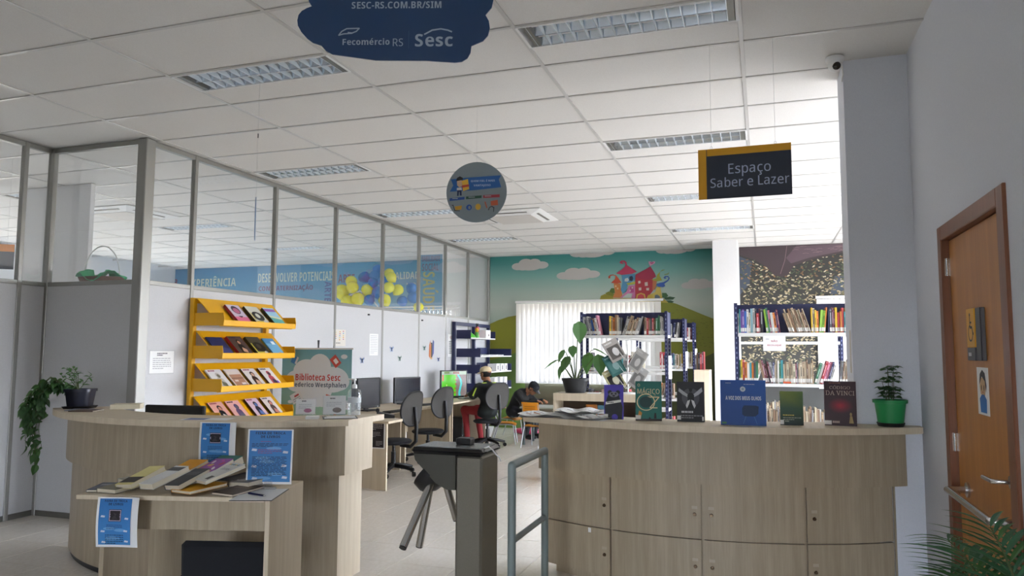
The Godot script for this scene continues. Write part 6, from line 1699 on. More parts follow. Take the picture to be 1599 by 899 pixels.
func row_of_books(colours: String, x0: float, x1: float, zf: float, y: float, hmin: float, hmax: float, leans: Array, where: String, end_word: String, group: String, sd: int, stickers := true) -> void:
	# colours: names separated by commas, from the named end on; leans: [first, last, angle] runs that lean
	var r := RandomNumberGenerator.new(); r.seed = sd
	var list := colours.split(",")
	var x := x0
	var lean_of := func(i: int) -> float:
		for l in leans:
			if i >= l[0] and i <= l[1]: return l[2]
		return 0.0
	var before := 0.0
	for i in list.size():
		var nm: String = list[i].strip_edges()
		var th := r.randf_range(0.013, 0.03) * (0.8 if end_word == "pillar" else 0.95)
		var h := r.randf_range(hmin, hmax)
		var d := r.randf_range(0.14, 0.18)
		var a: float = lean_of.call(i)
		# x is where the books so far meet the board; a leaning run needs room for its tops
		if a != before:
			if before > 0.0: x += (hmax + 0.005) * sin(before)
			if a < 0.0: x += (hmax + 0.005) * tan(-a)
		before = a
		if nm == "gap":
			x += 0.05
			continue
		var run := th / cos(a) + 0.0012
		if x + run + (hmax * sin(a) if a > 0.0 else 0.0) > x1: break
		var mb := MB.new()
		var c := C(NAMED[nm]).lerp(C("808080"), r.randf_range(0.0, 0.15))
		c = c.lightened(r.randf_range(0, 0.1)) if r.randf() < 0.5 else c.darkened(r.randf_range(0, 0.15))
		mb.color(c)
		# cover with rounded spine, page block set in
		mb.bx(Vector3(0, 0, -d), Vector3(0.002, h, -0.003))
		mb.bx(Vector3(th - 0.002, 0, -d), Vector3(th, h, -0.003))
		mb.bx(Vector3(0.0, 0, -0.005), Vector3(th, h, -0.001), 0.0015)
		mb.color(C("cbbf9f"))
		mb.bx(Vector3(0.002, 0.002, -d + 0.004), Vector3(th - 0.002, h - 0.004, -0.005))
		if stickers and r.randf() < 0.85:
			mb.color(C("dcdad4"))
			mb.bx(Vector3(0.001, 0.012, -0.001), Vector3(th - 0.001, 0.05, -0.0003))
		if r.randf() < 0.7:
			mb.color(c.lightened(0.5) if c.get_luminance() < 0.4 else c.darkened(0.55))
			mb.bx(Vector3(th * 0.32, h * 0.35, -0.001), Vector3(th * 0.68, h * r.randf_range(0.6, 0.85), -0.0004))
			mb.bx(Vector3(0.001, h * 0.92, -0.001), Vector3(th - 0.001, h * 0.94, -0.0005))
		var size := "slim" if th < 0.018 else "thick" if th > 0.024 else "middling"
		var pos := Vector3(x, y + 0.0005, zf - 0.02 - r.randf_range(0, 0.02))
		if a > 0.0: pos += Vector3(th / cos(a) - th * cos(a), th * sin(a), 0)
		var o := single("book", mb, M.print, "%s %s book, %s from the %s end of %s" % [size, nm, ordinal(i + 1), end_word, where], "book", group, pos)
		o.rotation.z = -a
		x += run

func flat_books(spots: Array, group: String) -> void:
	for s in spots:
		var mb := MB.new()
		mb.color(C(s[5])); mb.bx(Vector3(-s[3] / 2, 0, -0.16), Vector3(s[3] / 2, 0.002, 0)).bx(Vector3(-s[3] / 2, s[4] - 0.002, -0.16), Vector3(s[3] / 2, s[4], 0)).bx(Vector3(-s[3] / 2, 0.002, -0.003), Vector3(s[3] / 2, s[4] - 0.002, 0))
		mb.color(C("d8cfb8")); mb.bx(Vector3(-s[3] / 2 + 0.003, 0.002, -0.157), Vector3(s[3] / 2 - 0.003, s[4] - 0.002, -0.003))
		single("book", mb, M.print, s[6], "book", group, Vector3(s[0], s[1], s[2]), s[7] if s.size() > 7 else 0.0)

func bookcases() -> void:
	# beside the white pillar
	var zf := -7.8
	bookcase("navy bookcase with white shelves full of books, beside the white pillar", -0.27, 0.93, zf, 0.32, [1.68, 1.18, 0.68, 0.2], 1.98, true)
	var g := "books on the pillar bookcase"
	row_of_books("dark grey,white,teal,purple,purple,blue,white,cream,pale blue,white,black,red,maroon,black,lime,green,pink,white,orange,purple,maroon,tan,beige,tan,brown,beige,tan,brown,beige,tan,brown,tan,yellow,cream,yellow,orange,lime,lime,orange,navy,dark grey,maroon,maroon,yellow,red,orange,red,teal,yellow,grey,maroon,navy,navy,blue", -0.255, 0.92, zf, 1.68, 0.19, 0.255, [[14, 20, -0.12], [21, 31, -0.3], [36, 38, 0.1]], "top shelf, pillar bookcase", "pillar", g, 101)
	row_of_books("black,green,yellow,red,orange,white,teal,orange,dark grey,green,brown,maroon,maroon,black,maroon,grey,beige,white,green,teal,beige,tan,cream,tan,beige,cream,maroon,grey,tan,beige,tan,beige,brown,tan,beige,tan,green,white,red,pink,maroon,navy,white,grey,brown,beige,brown,tan,brown", -0.255, 0.92, zf, 1.18, 0.19, 0.24, [[10, 15, -0.2], [36, 42, 0.3], [43, 50, 0.12]], "second shelf, pillar bookcase", "pillar", g, 102)
	row_of_books("cream,tan,green,pink,black,teal,brown,black,dark grey,tan,brown,dark grey,grey,brown,tan,beige,brown,tan,grey,brown,beige,white,cream,tan,brown,grey,tan,beige,tan,brown,grey,beige,cream,tan,brown,white,tan,grey,beige,brown,tan", -0.255, 0.92, zf, 0.68, 0.22, 0.28, [[2, 6, -0.2], [22, 24, 0.3]], "third shelf, pillar bookcase", "pillar", g, 103)
	flat_books([[0.28, 1.1815, zf - 0.03, 0.2, 0.018, "c8562c", "orange book lying flat on the second shelf of the pillar bookcase"], [0.29, 1.20, zf - 0.035, 0.19, 0.02, "cfc3ae", "cream book lying on the orange one, second shelf of the pillar bookcase"]], g)
	var pc := thing("notice", "small white notice with red letters hanging under the top shelf of the pillar bookcase", "notice", Vector3(0.107, 1.50, zf + 0.002), 0.0)
	part("card", MB.new().bx(Vector3(-0.105, 0, 0), Vector3(0.105, 0.15, 0.0012)), M.paper, pc)
	var pm := MB.new().at(T(0, 0, 0.0015))
	pm.color(C("b04a54")); text(pm, "NÃO", 0, 0.1, 0.06, 0.022, 0.0003, font_bold); text(pm, "RECOLOQUE", 0, 0.055, 0.13, 0.02, 0.0003, font_bold)
	pm.color(C("9a9aa0")); pm.rect(-0.08, 0.115, 0.03, 0.006)
	part("print", pm, M.print, pc)
	# the one behind it
	bookcase("navy bookcase standing behind the pillar bookcase, seen between its shelves", -0.33, 0.93, -9.9, 0.32, [1.62, 1.12, 0.64, 0.2], 1.92, false)
	g = "books on the bookcase behind the pillar bookcase"
	row_of_books("tan,beige,brown,tan,grey,beige,cream,blue,beige,blue,cream,tan,white,grey,red,orange,navy,dark grey,grey,black,navy,beige,tan,cream,brown,grey,tan,beige", -0.31, 0.92, -9.9, 1.12, 0.18, 0.24, [[0, 12, 0.3]], "middle shelf, hind bookcase by pillar", "pillar", g, 111)
	row_of_books("white,cream,tan,beige,grey,tan,cream,beige,tan,brown,grey,tan,beige,cream,white,tan,grey,beige,tan,brown,cream,grey,tan,beige,tan", -0.31, 0.92, -9.9, 0.64, 0.18, 0.25, [[0, 4, 0.2]], "low shelf, hind bookcase by pillar", "pillar", g, 112)
	# three in a row before the window
	zf = -9.1
	bookcase("nearest navy bookcase of the row before the window blind, behind the wooden low shelf", -2.17, -1.09, zf, 0.34, [1.69, 1.24, 0.8, 0.3], 1.98, true)
	g = "books on the bookcases before the window"
	row_of_books("white,dark grey,grey,white,dark grey,blue,brown,white,pink,gap,gap,yellow,tan,orange,brown,beige,grey,dark grey,grey,white,tan,brown,tan,beige,brown,white,grey,brown,red,brown,dark grey,red,brown,green,green,white,white,navy,grey,dark grey", -2.155, -1.1, zf, 1.69, 0.19, 0.25, [[0, 8, -0.2], [18, 26, 0.3]], "top shelf, plant bookcase", "plant", g, 121)
	row_of_books("black,brown,red,dark grey,grey,gap,gap,gap,gap,dark grey,red,maroon,red,black,teal,tan,teal,white,grey,tan,red,brown,cream,tan,beige,red,white,tan,cream", -2.1, -1.1, zf, 1.24, 0.19, 0.25, [], "second shelf, plant bookcase", "plant", g, 122)
	row_of_books("black,navy,dark grey,grey,brown,red,gap,brown,tan,brown,tan,brown,green,teal,green,yellow,orange,brown,black,dark grey,tan,red,brown", -2.1, -1.1, zf, 0.8, 0.18, 0.23, [[13, 16, 0.2]], "third shelf, plant bookcase", "plant", g, 123)
	bookcase("second navy bookcase of the row before the window, mostly hidden", -2.1, -1.08, -11.1, 0.34, [1.69, 1.24, 0.8, 0.3], 1.98, true)
	row_of_books("dark grey,navy,black,teal,grey,black,white,grey,navy,black,white,grey,dark grey", -1.45, -1.1, -11.1, 1.69, 0.19, 0.25, [[8, 12, 0.14]], "top shelf, second window bookcase", "hidden", g, 131)
	row_of_books("red,white,red,black,green,teal,black,green,navy,teal,white,tan", -1.45, -1.1, -11.1, 1.24, 0.19, 0.25, [], "second shelf, second window bookcase", "hidden", g, 132)
	row_of_books("orange,tan,brown,black,black,dark grey,black,dark grey,brown", -1.5, -1.1, -11.1, 0.8, 0.19, 0.24, [[0, 3, 0.3]], "third shelf, second window bookcase", "hidden", g, 133)
	row_of_books("red,brown,white,red,maroon,white,brown,tan,red", -1.45, -1.1, -11.1, 0.3, 0.19, 0.25, [], "lowest shelf, second window bookcase", "hidden", g, 134)
	bookcase("third navy bookcase of the row, closest to the window wall", -2.05, -1.08, -12.7, 0.34, [1.69, 1.24, 0.8, 0.3], 1.98, true)
	row_of_books("black,teal,black,blue,pink,red,white,maroon", -1.32, -1.1, -12.7, 1.69, 0.19, 0.25, [], "top shelf, third window bookcase", "hidden", g, 141)
	row_of_books("white,yellow,tan,yellow,grey,tan,white,beige", -1.32, -1.1, -12.7, 1.24, 0.19, 0.25, [], "second shelf, third window bookcase", "hidden", g, 142)
	# paper tabs on the bookcase ends
	for e in [[-1.075, 1.16, -9.2, 0.28, "long white paper tab taped to the plant bookcase's end"], [-1.065, 1.25, -11.2, 0.24, "white paper tab taped to the second window bookcase's end"], [-1.065, 1.24, -12.8, 0.3, "white paper tab taped to the third window bookcase's end"]]:
		single("paper_tab", MB.new().bx(Vector3(0, 0, -0.05), Vector3(0.0015, e[3], 0.05)), M.paper, e[4], "paper", "", Vector3(e[0], e[1], e[2]), -0.25)
	single("paper_sheet", MB.new().bx(Vector3(-0.16, 0, 0), Vector3(0.16, 0.28, 0.001)), M.paper, "plain white sheet taped low on the white pillar", "paper", "", Vector3(-0.57, 1.3, -12.879))
	single("sticker_strip", MB.new().bx(Vector3(-0.001, 0, -0.03), Vector3(0, 0.27, 0.03)).bx(Vector3(-0.0014, 0.03, -0.02), Vector3(-0.001, 0.1, 0.02)).bx(Vector3(-0.0014, 0.15, -0.02), Vector3(-0.001, 0.24, 0.02)), plain_mat("b8ae9c"), "narrow beige sticker strip on the lit side of the grey column", "sticker", "", Vector3(0.5298, 1.36, -5.2))
	# a beige cabinet and red volumes by the pillar
	var cb := thing("cupboard", "beige cupboard standing against the mural beside the white pillar", "cabinet", Vector3(-0.93, 0, -12.45))
	part("body", MB.new().bx(Vector3(-0.13, 0.04, -0.2), Vector3(0.12, 1.2, 0.2), 0.004), M.wood_light, cb)
	part("door", MB.new().bx(Vector3(-0.125, 0.05, 0.2), Vector3(0.115, 1.19, 0.216), 0.002), M.wood_light, cb)
	part("plinth", MB.new().bx(Vector3(-0.12, 0, -0.19), Vector3(0.11, 0.04, 0.18)), M.black, cb)
	row_of_books("dark grey,brown,black,red,maroon,red", -1.05, -0.82, -12.33, 1.2, 0.22, 0.3, [], "the cupboard top by the pillar", "window", "books on the cupboard", 151, false)

# ---------------------------------------------------------------- plants
func leaf_mesh(l: float, w: float, droop: float, fold: float, heart := false) -> ArrayMesh:
	# a leaf from the stalk at the origin out along -z
	var mb := MB.new()
	var n := 7
	var at := func(i: int, s: float) -> Vector3:
		var t := float(i) / n
		var half := w * 0.5 * (sin(PI * pow(t, 0.62)) if heart else sin(PI * pow(t, 0.8)))
		if i == n: half = 0.0
		return Vector3(s * half, -droop * l * t * t + fold * half * absf(s), -l * t + (0.12 * l * (1.0 - t) * absf(s) if heart and i < 2 else 0.0))
	for i in n:
		for s in [-1.0, 1.0]:
			var a: Vector3 = at.call(i, 0.0); var b: Vector3 = at.call(i + 1, 0.0); var c: Vector3 = at.call(i + 1, s); var d: Vector3 = at.call(i, s)
			var nn := (b - a).cross(c - a + d - a).normalized()
			if nn.y < 0: nn = -nn
			mb.quads(a, b, c, d, nn, nn, nn, nn)
	return mb.mesh()

func aim(from: Vector3, to_dir: Vector3, roll := 0.0) -> Transform3D:
	var up := Vector3.UP if absf(to_dir.normalized().y) < 0.97 else Vector3.RIGHT
	return Transform3D(Basis.looking_at(to_dir, up) * Basis(Vector3(0, 0, 1), roll), from)

func pot_shape(r0: float, r1: float, h: float, rim: float) -> MB:
	return MB.new().lathe([Vector2(0, 0), Vector2(r0, 0), Vector2(r1, h - rim), Vector2(r1 + 0.008, h - rim), Vector2(r1 + 0.01, h), Vector2(r1 - 0.004, h), Vector2(r0 - 0.004, 0.01), Vector2(0, 0.01)], 32)

func plants() -> void:
	var r := RandomNumberGenerator.new(); r.seed = 77
	# parsley-like plant in the green pot
	var g := thing("potted_plant", "small leafy plant in a bright green pot with dark saucer on the locker counter", "plant", Vector3(0.715, 1.0505, -4.985))
	# the counter top runs on here into the corner
	part("saucer", MB.new().lathe([Vector2(0, 0), Vector2(0.07, 0), Vector2(0.078, 0.022), Vector2(0.07, 0.022), Vector2(0.066, 0.006), Vector2(0, 0.006)], 28), M.black, g)
	part("pot", MB.new().at(T(0, 0.007, 0)).lathe([Vector2(0, 0), Vector2(0.066, 0), Vector2(0.083, 0.13), Vector2(0.096, 0.132), Vector2(0.097, 0.15), Vector2(0.088, 0.15), Vector2(0.07, 0.01), Vector2(0, 0.01)], 36), M.pot_green, g)
	part("soil", MB.new().lathe([Vector2(0.0865, 0.142), Vector2(0, 0.146)], 24), M.soil, g)
	var lf := leaf_mesh(0.044, 0.036, 0.3, 0.25, false)
	for k in 7:
		var a := TAU * k / 7.0 + r.randf()
		var top := Vector3(cos(a) * r.randf_range(0.01, 0.08), r.randf_range(0.2, 0.36), sin(a) * r.randf_range(0.01, 0.06))
		var b := Vector3(cos(a) * 0.02, 0.145, sin(a) * 0.02)
		var st := part("stem", MB.new().tube([b, b.lerp(top, 0.5) + Vector3(0, 0.01, 0), top], [0.0022, 0.0018, 0.0012], 5), M.stem, g)
		for c in 3:
			var hub := b.lerp(top, 1.0 - c * 0.3)
			for q in 5:
				var d := Vector3(cos(q * 1.26 + c), 0.1, sin(q * 1.26 + c))
				part("leaf", lf, M.leaf_dark, st).transform = aim(hub + d * 0.008, d, r.randf_range(-0.4, 0.4))
	# trailing plant in the square black pot
	var t := thing("potted_plant", "trailing green plant in a square black pot at the end of the reception counter", "plant", Vector3(-4.85, 1.0505, -4.27))
	part("pot", MB.new().lathe([Vector2(0, 0), Vector2(0.085, 0), Vector2(0.105, 0.125), Vector2(0.115, 0.125), Vector2(0.115, 0.145), Vector2(0.1, 0.145), Vector2(0.08, 0.01), Vector2(0, 0.01)], 4), M.pot_navy, t).rotation.y = 1.1
	part("tray", MB.new().lathe([Vector2(0, 0.0), Vector2(0.11, 0.0), Vector2(0.125, 0.018), Vector2(0.115, 0.018), Vector2(0.1, 0.004), Vector2(0, 0.004)], 4), M.black, t).rotation.y = 1.1
	part("soil", MB.new().lathe([Vector2(0.1, 0.13), Vector2(0, 0.132)], 4), M.soil, t).rotation.y = 1.1
	var iv := [leaf_mesh(0.07, 0.052, 0.4, 0.3, true), leaf_mesh(0.055, 0.042, 0.2, 0.4, true), leaf_mesh(0.05, 0.02, 0.2, 0.3, false)]
	for k in 15:
		# vines over the pot's outer edge and down
		var side := r.randf_range(-0.5, 0.5)
		var out := Vector3(-0.20 - r.randf() * 0.08, 0, 0.16 + side * 0.12)
		var low := -r.randf_range(0.05, 0.42) if k < 9 else 0.06 - 0.02 * (k - 9)
		var pts := [Vector3(-0.03, 0.13, side * 0.05), Vector3(out.x * 0.6, 0.17 + r.randf() * 0.07, out.z * 0.6), Vector3(out.x, 0.10, out.z), Vector3(out.x - 0.03 * r.randf(), low * 0.5, out.z + 0.02), Vector3(out.x + r.randf_range(-0.05, 0.05), low, out.z + 0.02)]
		var st := part("vine", MB.new().tube(pts, [0.003, 0.003, 0.0026, 0.002, 0.0015], 5), M.stem, t)
		var n := 13
		for q in n:
			var u := float(q + 1) / n * 3.98
			var i := int(u)
			var p: Vector3 = pts[i].lerp(pts[mini(i + 1, 4)], u - i)
			var d := Vector3(r.randf_range(-1, 1), r.randf_range(-1.2, -0.1), r.randf_range(-0.4, 1)).normalized()
			part("leaf", iv[r.randi() % 2], M.leaf_dark if r.randf() < 0.8 else M.leaf_mid, st).transform = aim(p, d, r.randf_range(-0.8, 0.8))
	for k in 9:
		var tip := Vector3(r.randf_range(-0.2, 0.03), r.randf_range(0.2, 0.3), r.randf_range(-0.08, 0.1))
		var st := part("stem", MB.new().tube([Vector3(-0.02, 0.13, 0), Vector3(tip.x * 0.5, tip.y * 0.85, tip.z * 0.6), tip], [0.003, 0.0024, 0.0015], 5), M.stem, t)
		for q in 6:
			var p := Vector3(tip.x * 0.5, tip.y * 0.85, tip.z * 0.6).lerp(tip, q / 5.0)
			part("leaf", iv[2], M.leaf_mid, st).transform = aim(p, Vector3(r.randf_range(-1, 1), r.randf_range(-0.3, 0.6), r.randf_range(-1, 1)).normalized(), r.randf_range(-0.5, 0.5))
	# large-leaved plant on the low shelf
	var h := thing("potted_plant", "plant with few large heart-shaped leaves in a black pot on the low shelf", "plant", Vector3(-2.08, 1.012, -8.47))
	part("pot", pot_shape(0.115, 0.15, 0.165, 0.03), M.pot_black, h)
	part("soil", MB.new().lathe([Vector2(0.14, 0.15), Vector2(0, 0.155)], 24), M.soil, h)
	var big := [[Vector3(0.05, 0.80, 0.0), Vector3(0.1, -1, 0.25), 0.24, 0.17], [Vector3(-0.02, 0.53, 0.02), Vector3(0.0, -1, 0.35), 0.13, 0.11], [Vector3(-0.13, 0.48, 0.03), Vector3(-0.45, -0.9, 0.3), 0.15, 0.09], [Vector3(-0.06, 0.40, 0.06), Vector3(-0.5, -0.9, 0.3), 0.2, 0.15], [Vector3(-0.15, 0.30, 0.04), Vector3(-0.25, -1, 0.3), 0.16, 0.11], [Vector3(-0.22, 0.37, 0.0), Vector3(-0.9, -0.5, 0.1), 0.19, 0.06], [Vector3(0.28, 0.42, 0.03), Vector3(0.25, -1, 0.4), 0.24, 0.16], [Vector3(0.16, 0.44, -0.02), Vector3(-0.1, -1, 0.4), 0.24, 0.16], [Vector3(0.22, 0.5, -0.05), Vector3(0.9, -0.35, 0.1), 0.22, 0.09]]
	for b in big:
		var p: Vector3 = b[0]
		var st := part("stem", MB.new().tube([Vector3(p.x * 0.1, 0.15, 0), Vector3(p.x * 0.35, p.y * 0.6, p.z * 0.5), Vector3(p.x * 0.8, p.y * 0.97, p.z), p], [0.007, 0.006, 0.005, 0.004], 6), M.stem, h)
		part("leaf", leaf_mesh(b[2], b[3], 0.12, 0.18, true), M.leaf_mid, st).transform = aim(p, b[1], r.randf_range(-0.5, 0.5))
	# palm by the door wall
	var pm := thing("potted_palm", "feathery green palm growing beside the wooden door", "plant", Vector3(0.66, 0, -2.2))
	part("pot", pot_shape(0.13, 0.17, 0.28, 0.04), M.pot_black, pm)
	part("soil", MB.new().lathe([Vector2(0.16, 0.26), Vector2(0, 0.265)], 24), M.soil, pm)
	var fr := [[Vector3(-0.12, 0.90, -0.52), Vector3(-0.02, 0.84, -0.2), 20], [Vector3(-0.04, 0.98, -0.36), Vector3(0.02, 0.8, -0.12), 18], [Vector3(0.06, 0.94, -0.42), Vector3(0.05, 0.75, -0.15), 18], [Vector3(-0.12, 0.80, -0.5), Vector3(-0.05, 0.7, -0.2), 20], [Vector3(0.03, 0.83, -0.62), Vector3(0.03, 0.72, -0.25), 20], [Vector3(-0.05, 0.86, 0.3), Vector3(0.05, 0.7, 0.15), 14], [Vector3(-0.35, 0.85, 0.2), Vector3(-0.15, 0.7, 0.1), 14], [Vector3(-0.05, 0.78, -0.66), Vector3(0.0, 0.68, -0.3), 20]]
	var lm := [leaf_mesh(0.20, 0.022, 0.35, 0.3), leaf_mesh(0.17, 0.02, 0.5, 0.3), leaf_mesh(0.13, 0.018, 0.35, 0.3)]
	for f in fr:
		var a := Vector3(0, 0.26, 0); var tip: Vector3 = f[0]; var mid: Vector3 = f[1]
		var pts := []
		for k in 9:
			var u := k / 8.0
			pts.append(a.lerp(mid, u).lerp(mid.lerp(tip, u), u))
		var st := part("frond", MB.new().tube(pts, [0.007, 0.0065, 0.006, 0.0055, 0.005, 0.004, 0.0035, 0.003, 0.002], 6), M.stem, pm)
		var n: int = f[2]
		for k in n:
			var u := 0.35 + 0.65 * k / (n - 1)
			var p := a.lerp(mid, u).lerp(mid.lerp(tip, u), u)
			var dir := (a.lerp(mid, minf(u + 0.05, 1.0)).lerp(mid.lerp(tip, minf(u + 0.05, 1.05)), minf(u + 0.05, 1.05)) - p).normalized()
			var across := dir.cross(Vector3.UP).normalized()
			for s in [-1.0, 1.0]:
				var d: Vector3 = (across * s + dir * lerpf(0.5, 1.3, u) + Vector3(0, 0.12, 0)).normalized()
				part("leaflet", lm[0 if u > 0.5 and u < 0.85 else 1 if u <= 0.5 else 2], M.leaf_palm if k % 3 else M.leaf_mid, st).transform = aim(p, d, r.randf_range(-0.2, 0.2))

# ---------------------------------------------------------------- low shelf, its things, the blue rack and small things
func low_shelf() -> void:
	var t := thing("low_shelf", "low wooden open shelf unit below the leafy potted plant", "shelf", Vector3(-2.3, 0, -8.3))
	var w := 1.12; var d := 0.36; var h := 1.01
	part("top_board", MB.new().bx(Vector3(0, h - 0.085, -d), Vector3(w, h, 0), 0.003), M.wood_light, t)
	for x in [0.0, w - 0.03]: part("side_board", MB.new().bx(Vector3(x, 0, -d), Vector3(x + 0.03, h - 0.085, 0), 0.002), M.wood_light, t)
	part("back_board", MB.new().bx(Vector3(0.03, 0.05, -d), Vector3(w - 0.03, h - 0.085, -d + 0.012)), M.wood_dark, t)
	for y in [0.72, 0.38, 0.05]: part("shelf_board", MB.new().bx(Vector3(0.03, y - 0.02, -d + 0.012), Vector3(w - 0.03, y, -0.005), 0.001), M.wood, t)
	# things in its top bay
	var put := func(called: String, label: String, cat: String, x: float, y: float, s: Vector3, hex: String, hex2: String) -> void:
		var o := thing(called, label, cat, Vector3(-2.3 + x, y + 0.001, -8.42))
		part("body", MB.new().bx(Vector3(-s.x / 2, 0, -s.z), Vector3(s.x / 2, s.y, 0), 0.004), plain_mat(hex), o)
		part("band", MB.new().bx(Vector3(-s.x / 2 + 0.01, s.y * 0.3, 0), Vector3(s.x / 2 - 0.01, s.y * 0.7, 0.001)), plain_mat(hex2), o)
	put.call("toy_box", "flat yellow box inside the low shelf's upper bay", "box", 0.16, 0.72, Vector3(0.18, 0.045, 0.14), "d8b84a", "b88a2c")
	put.call("picture_book", "orange and green picture book leaning in the low shelf", "book", 0.42, 0.72, Vector3(0.13, 0.16, 0.03), "b8702c", "4a7a5c")
	put.call("picture_book", "blue and brown picture book next to the orange one in the low shelf", "book", 0.55, 0.72, Vector3(0.11, 0.155, 0.03), "5a8aa0", "8a5a3c")
	put.call("picture_book", "red and white picture book in the low shelf's upper bay", "book", 0.70, 0.72, Vector3(0.09, 0.165, 0.03), "b84a4c", "d8ccc4")
	put.call("card_box", "white card box standing in the low shelf behind the purple book", "box", 1.03, 0.72, Vector3(0.06, 0.14, 0.03), "c8c8c4", "8a8a8a")
	# revolving wire stand with magazines on top
	var s := thing("magazine_stand", "white wire stand on the low shelf, holding fanned magazines", "stand", Vector3(-1.47, h, -8.5))
	part("base", MB.new().lathe([Vector2(0, 0), Vector2(0.11, 0), Vector2(0.11, 0.01), Vector2(0.02, 0.018), Vector2(0, 0.018)], 24), M.white, s)
	part("pole", MB.new().tube([Vector3(0, 0.01, 0), Vector3(0, 0.56, 0)], 0.008, 8), M.white, s)
	for k in 3:
		var y := 0.06 + k * 0.16
		for sd in [-1.0, 1.0]:
			part("wire", MB.new().tube([Vector3(sd * 0.01, y, 0.0), Vector3(sd * 0.13, y + 0.16, 0.0), Vector3(sd * 0.13, y + 0.16, 0.09), Vector3(sd * 0.01, y, 0.09), Vector3(sd * 0.01, y, 0.0)], 0.003, 5), M.white, s)
	var g := "magazines on the white wire stand"
	var mags := [[-1.0, 0.06, "a8a078", "2e2c28", "magazine with a black and white photo, lowest on the wire stand"], [-1.0, 0.225, "2c5c58", "46706c", "dark teal magazine in the middle of the wire stand"], [-1.0, 0.385, "8f8a84", "4a4642", "grey brown magazine at the top of the wire stand"], [1.0, 0.08, "c9c9c8", "9a9a9a", "white magazine low on the far side of the wire stand"], [1.0, 0.27, "d2d2d0", "a8a8a8", "white magazine high on the far side of the wire stand"]]
	for e in mags:
		var sd: float = e[0]
		var sl := Vector3(sd * 0.5, 0.85, 0).normalized()
		var nrm := Vector3(sd * -sl.y, absf(sl.x), 1.3).normalized()
		var xx := sl.cross(nrm).normalized()
		nrm = xx.cross(sl).normalized()
		book("magazine", e[4], g, 0.2, 0.25, 0.008, plain_mat(e[2]), Transform3D(Basis(xx, sl, nrm), Vector3(-1.47 + sd * 0.07, h + e[1], -8.38)), func(p: MB, w2: float, h2: float) -> void:
			p.color(C(e[2])); p.rect(-w2 / 2, 0, w2, h2)
			p.color(C(e[3])); p.rect(-w2 * 0.4, h2 * 0.12, w2 * 0.8, h2 * 0.6)
			p.color(C(e[2]).lightened(0.4)); p.oval(0.01, h2 * 0.42, w2 * 0.2, h2 * 0.2)
			lines(p, -w2 * 0.4, h2 * 0.85, w2 * 0.8, 1, 0.01, h2 * 0.07, p.lift + 0.0002, 3), "magazine")
	var bx := thing("paper_stack", "small stack of papers on the low shelf beside the black pot", "papers", Vector3(-1.85, h, -8.42), 0.1)
	for k in 3: part("sheet", MB.new().bx(Vector3(-0.07, 0.002 * k, -0.1), Vector3(0.07, 0.002 * k + 0.0016, 0.1)), M.paper, bx)

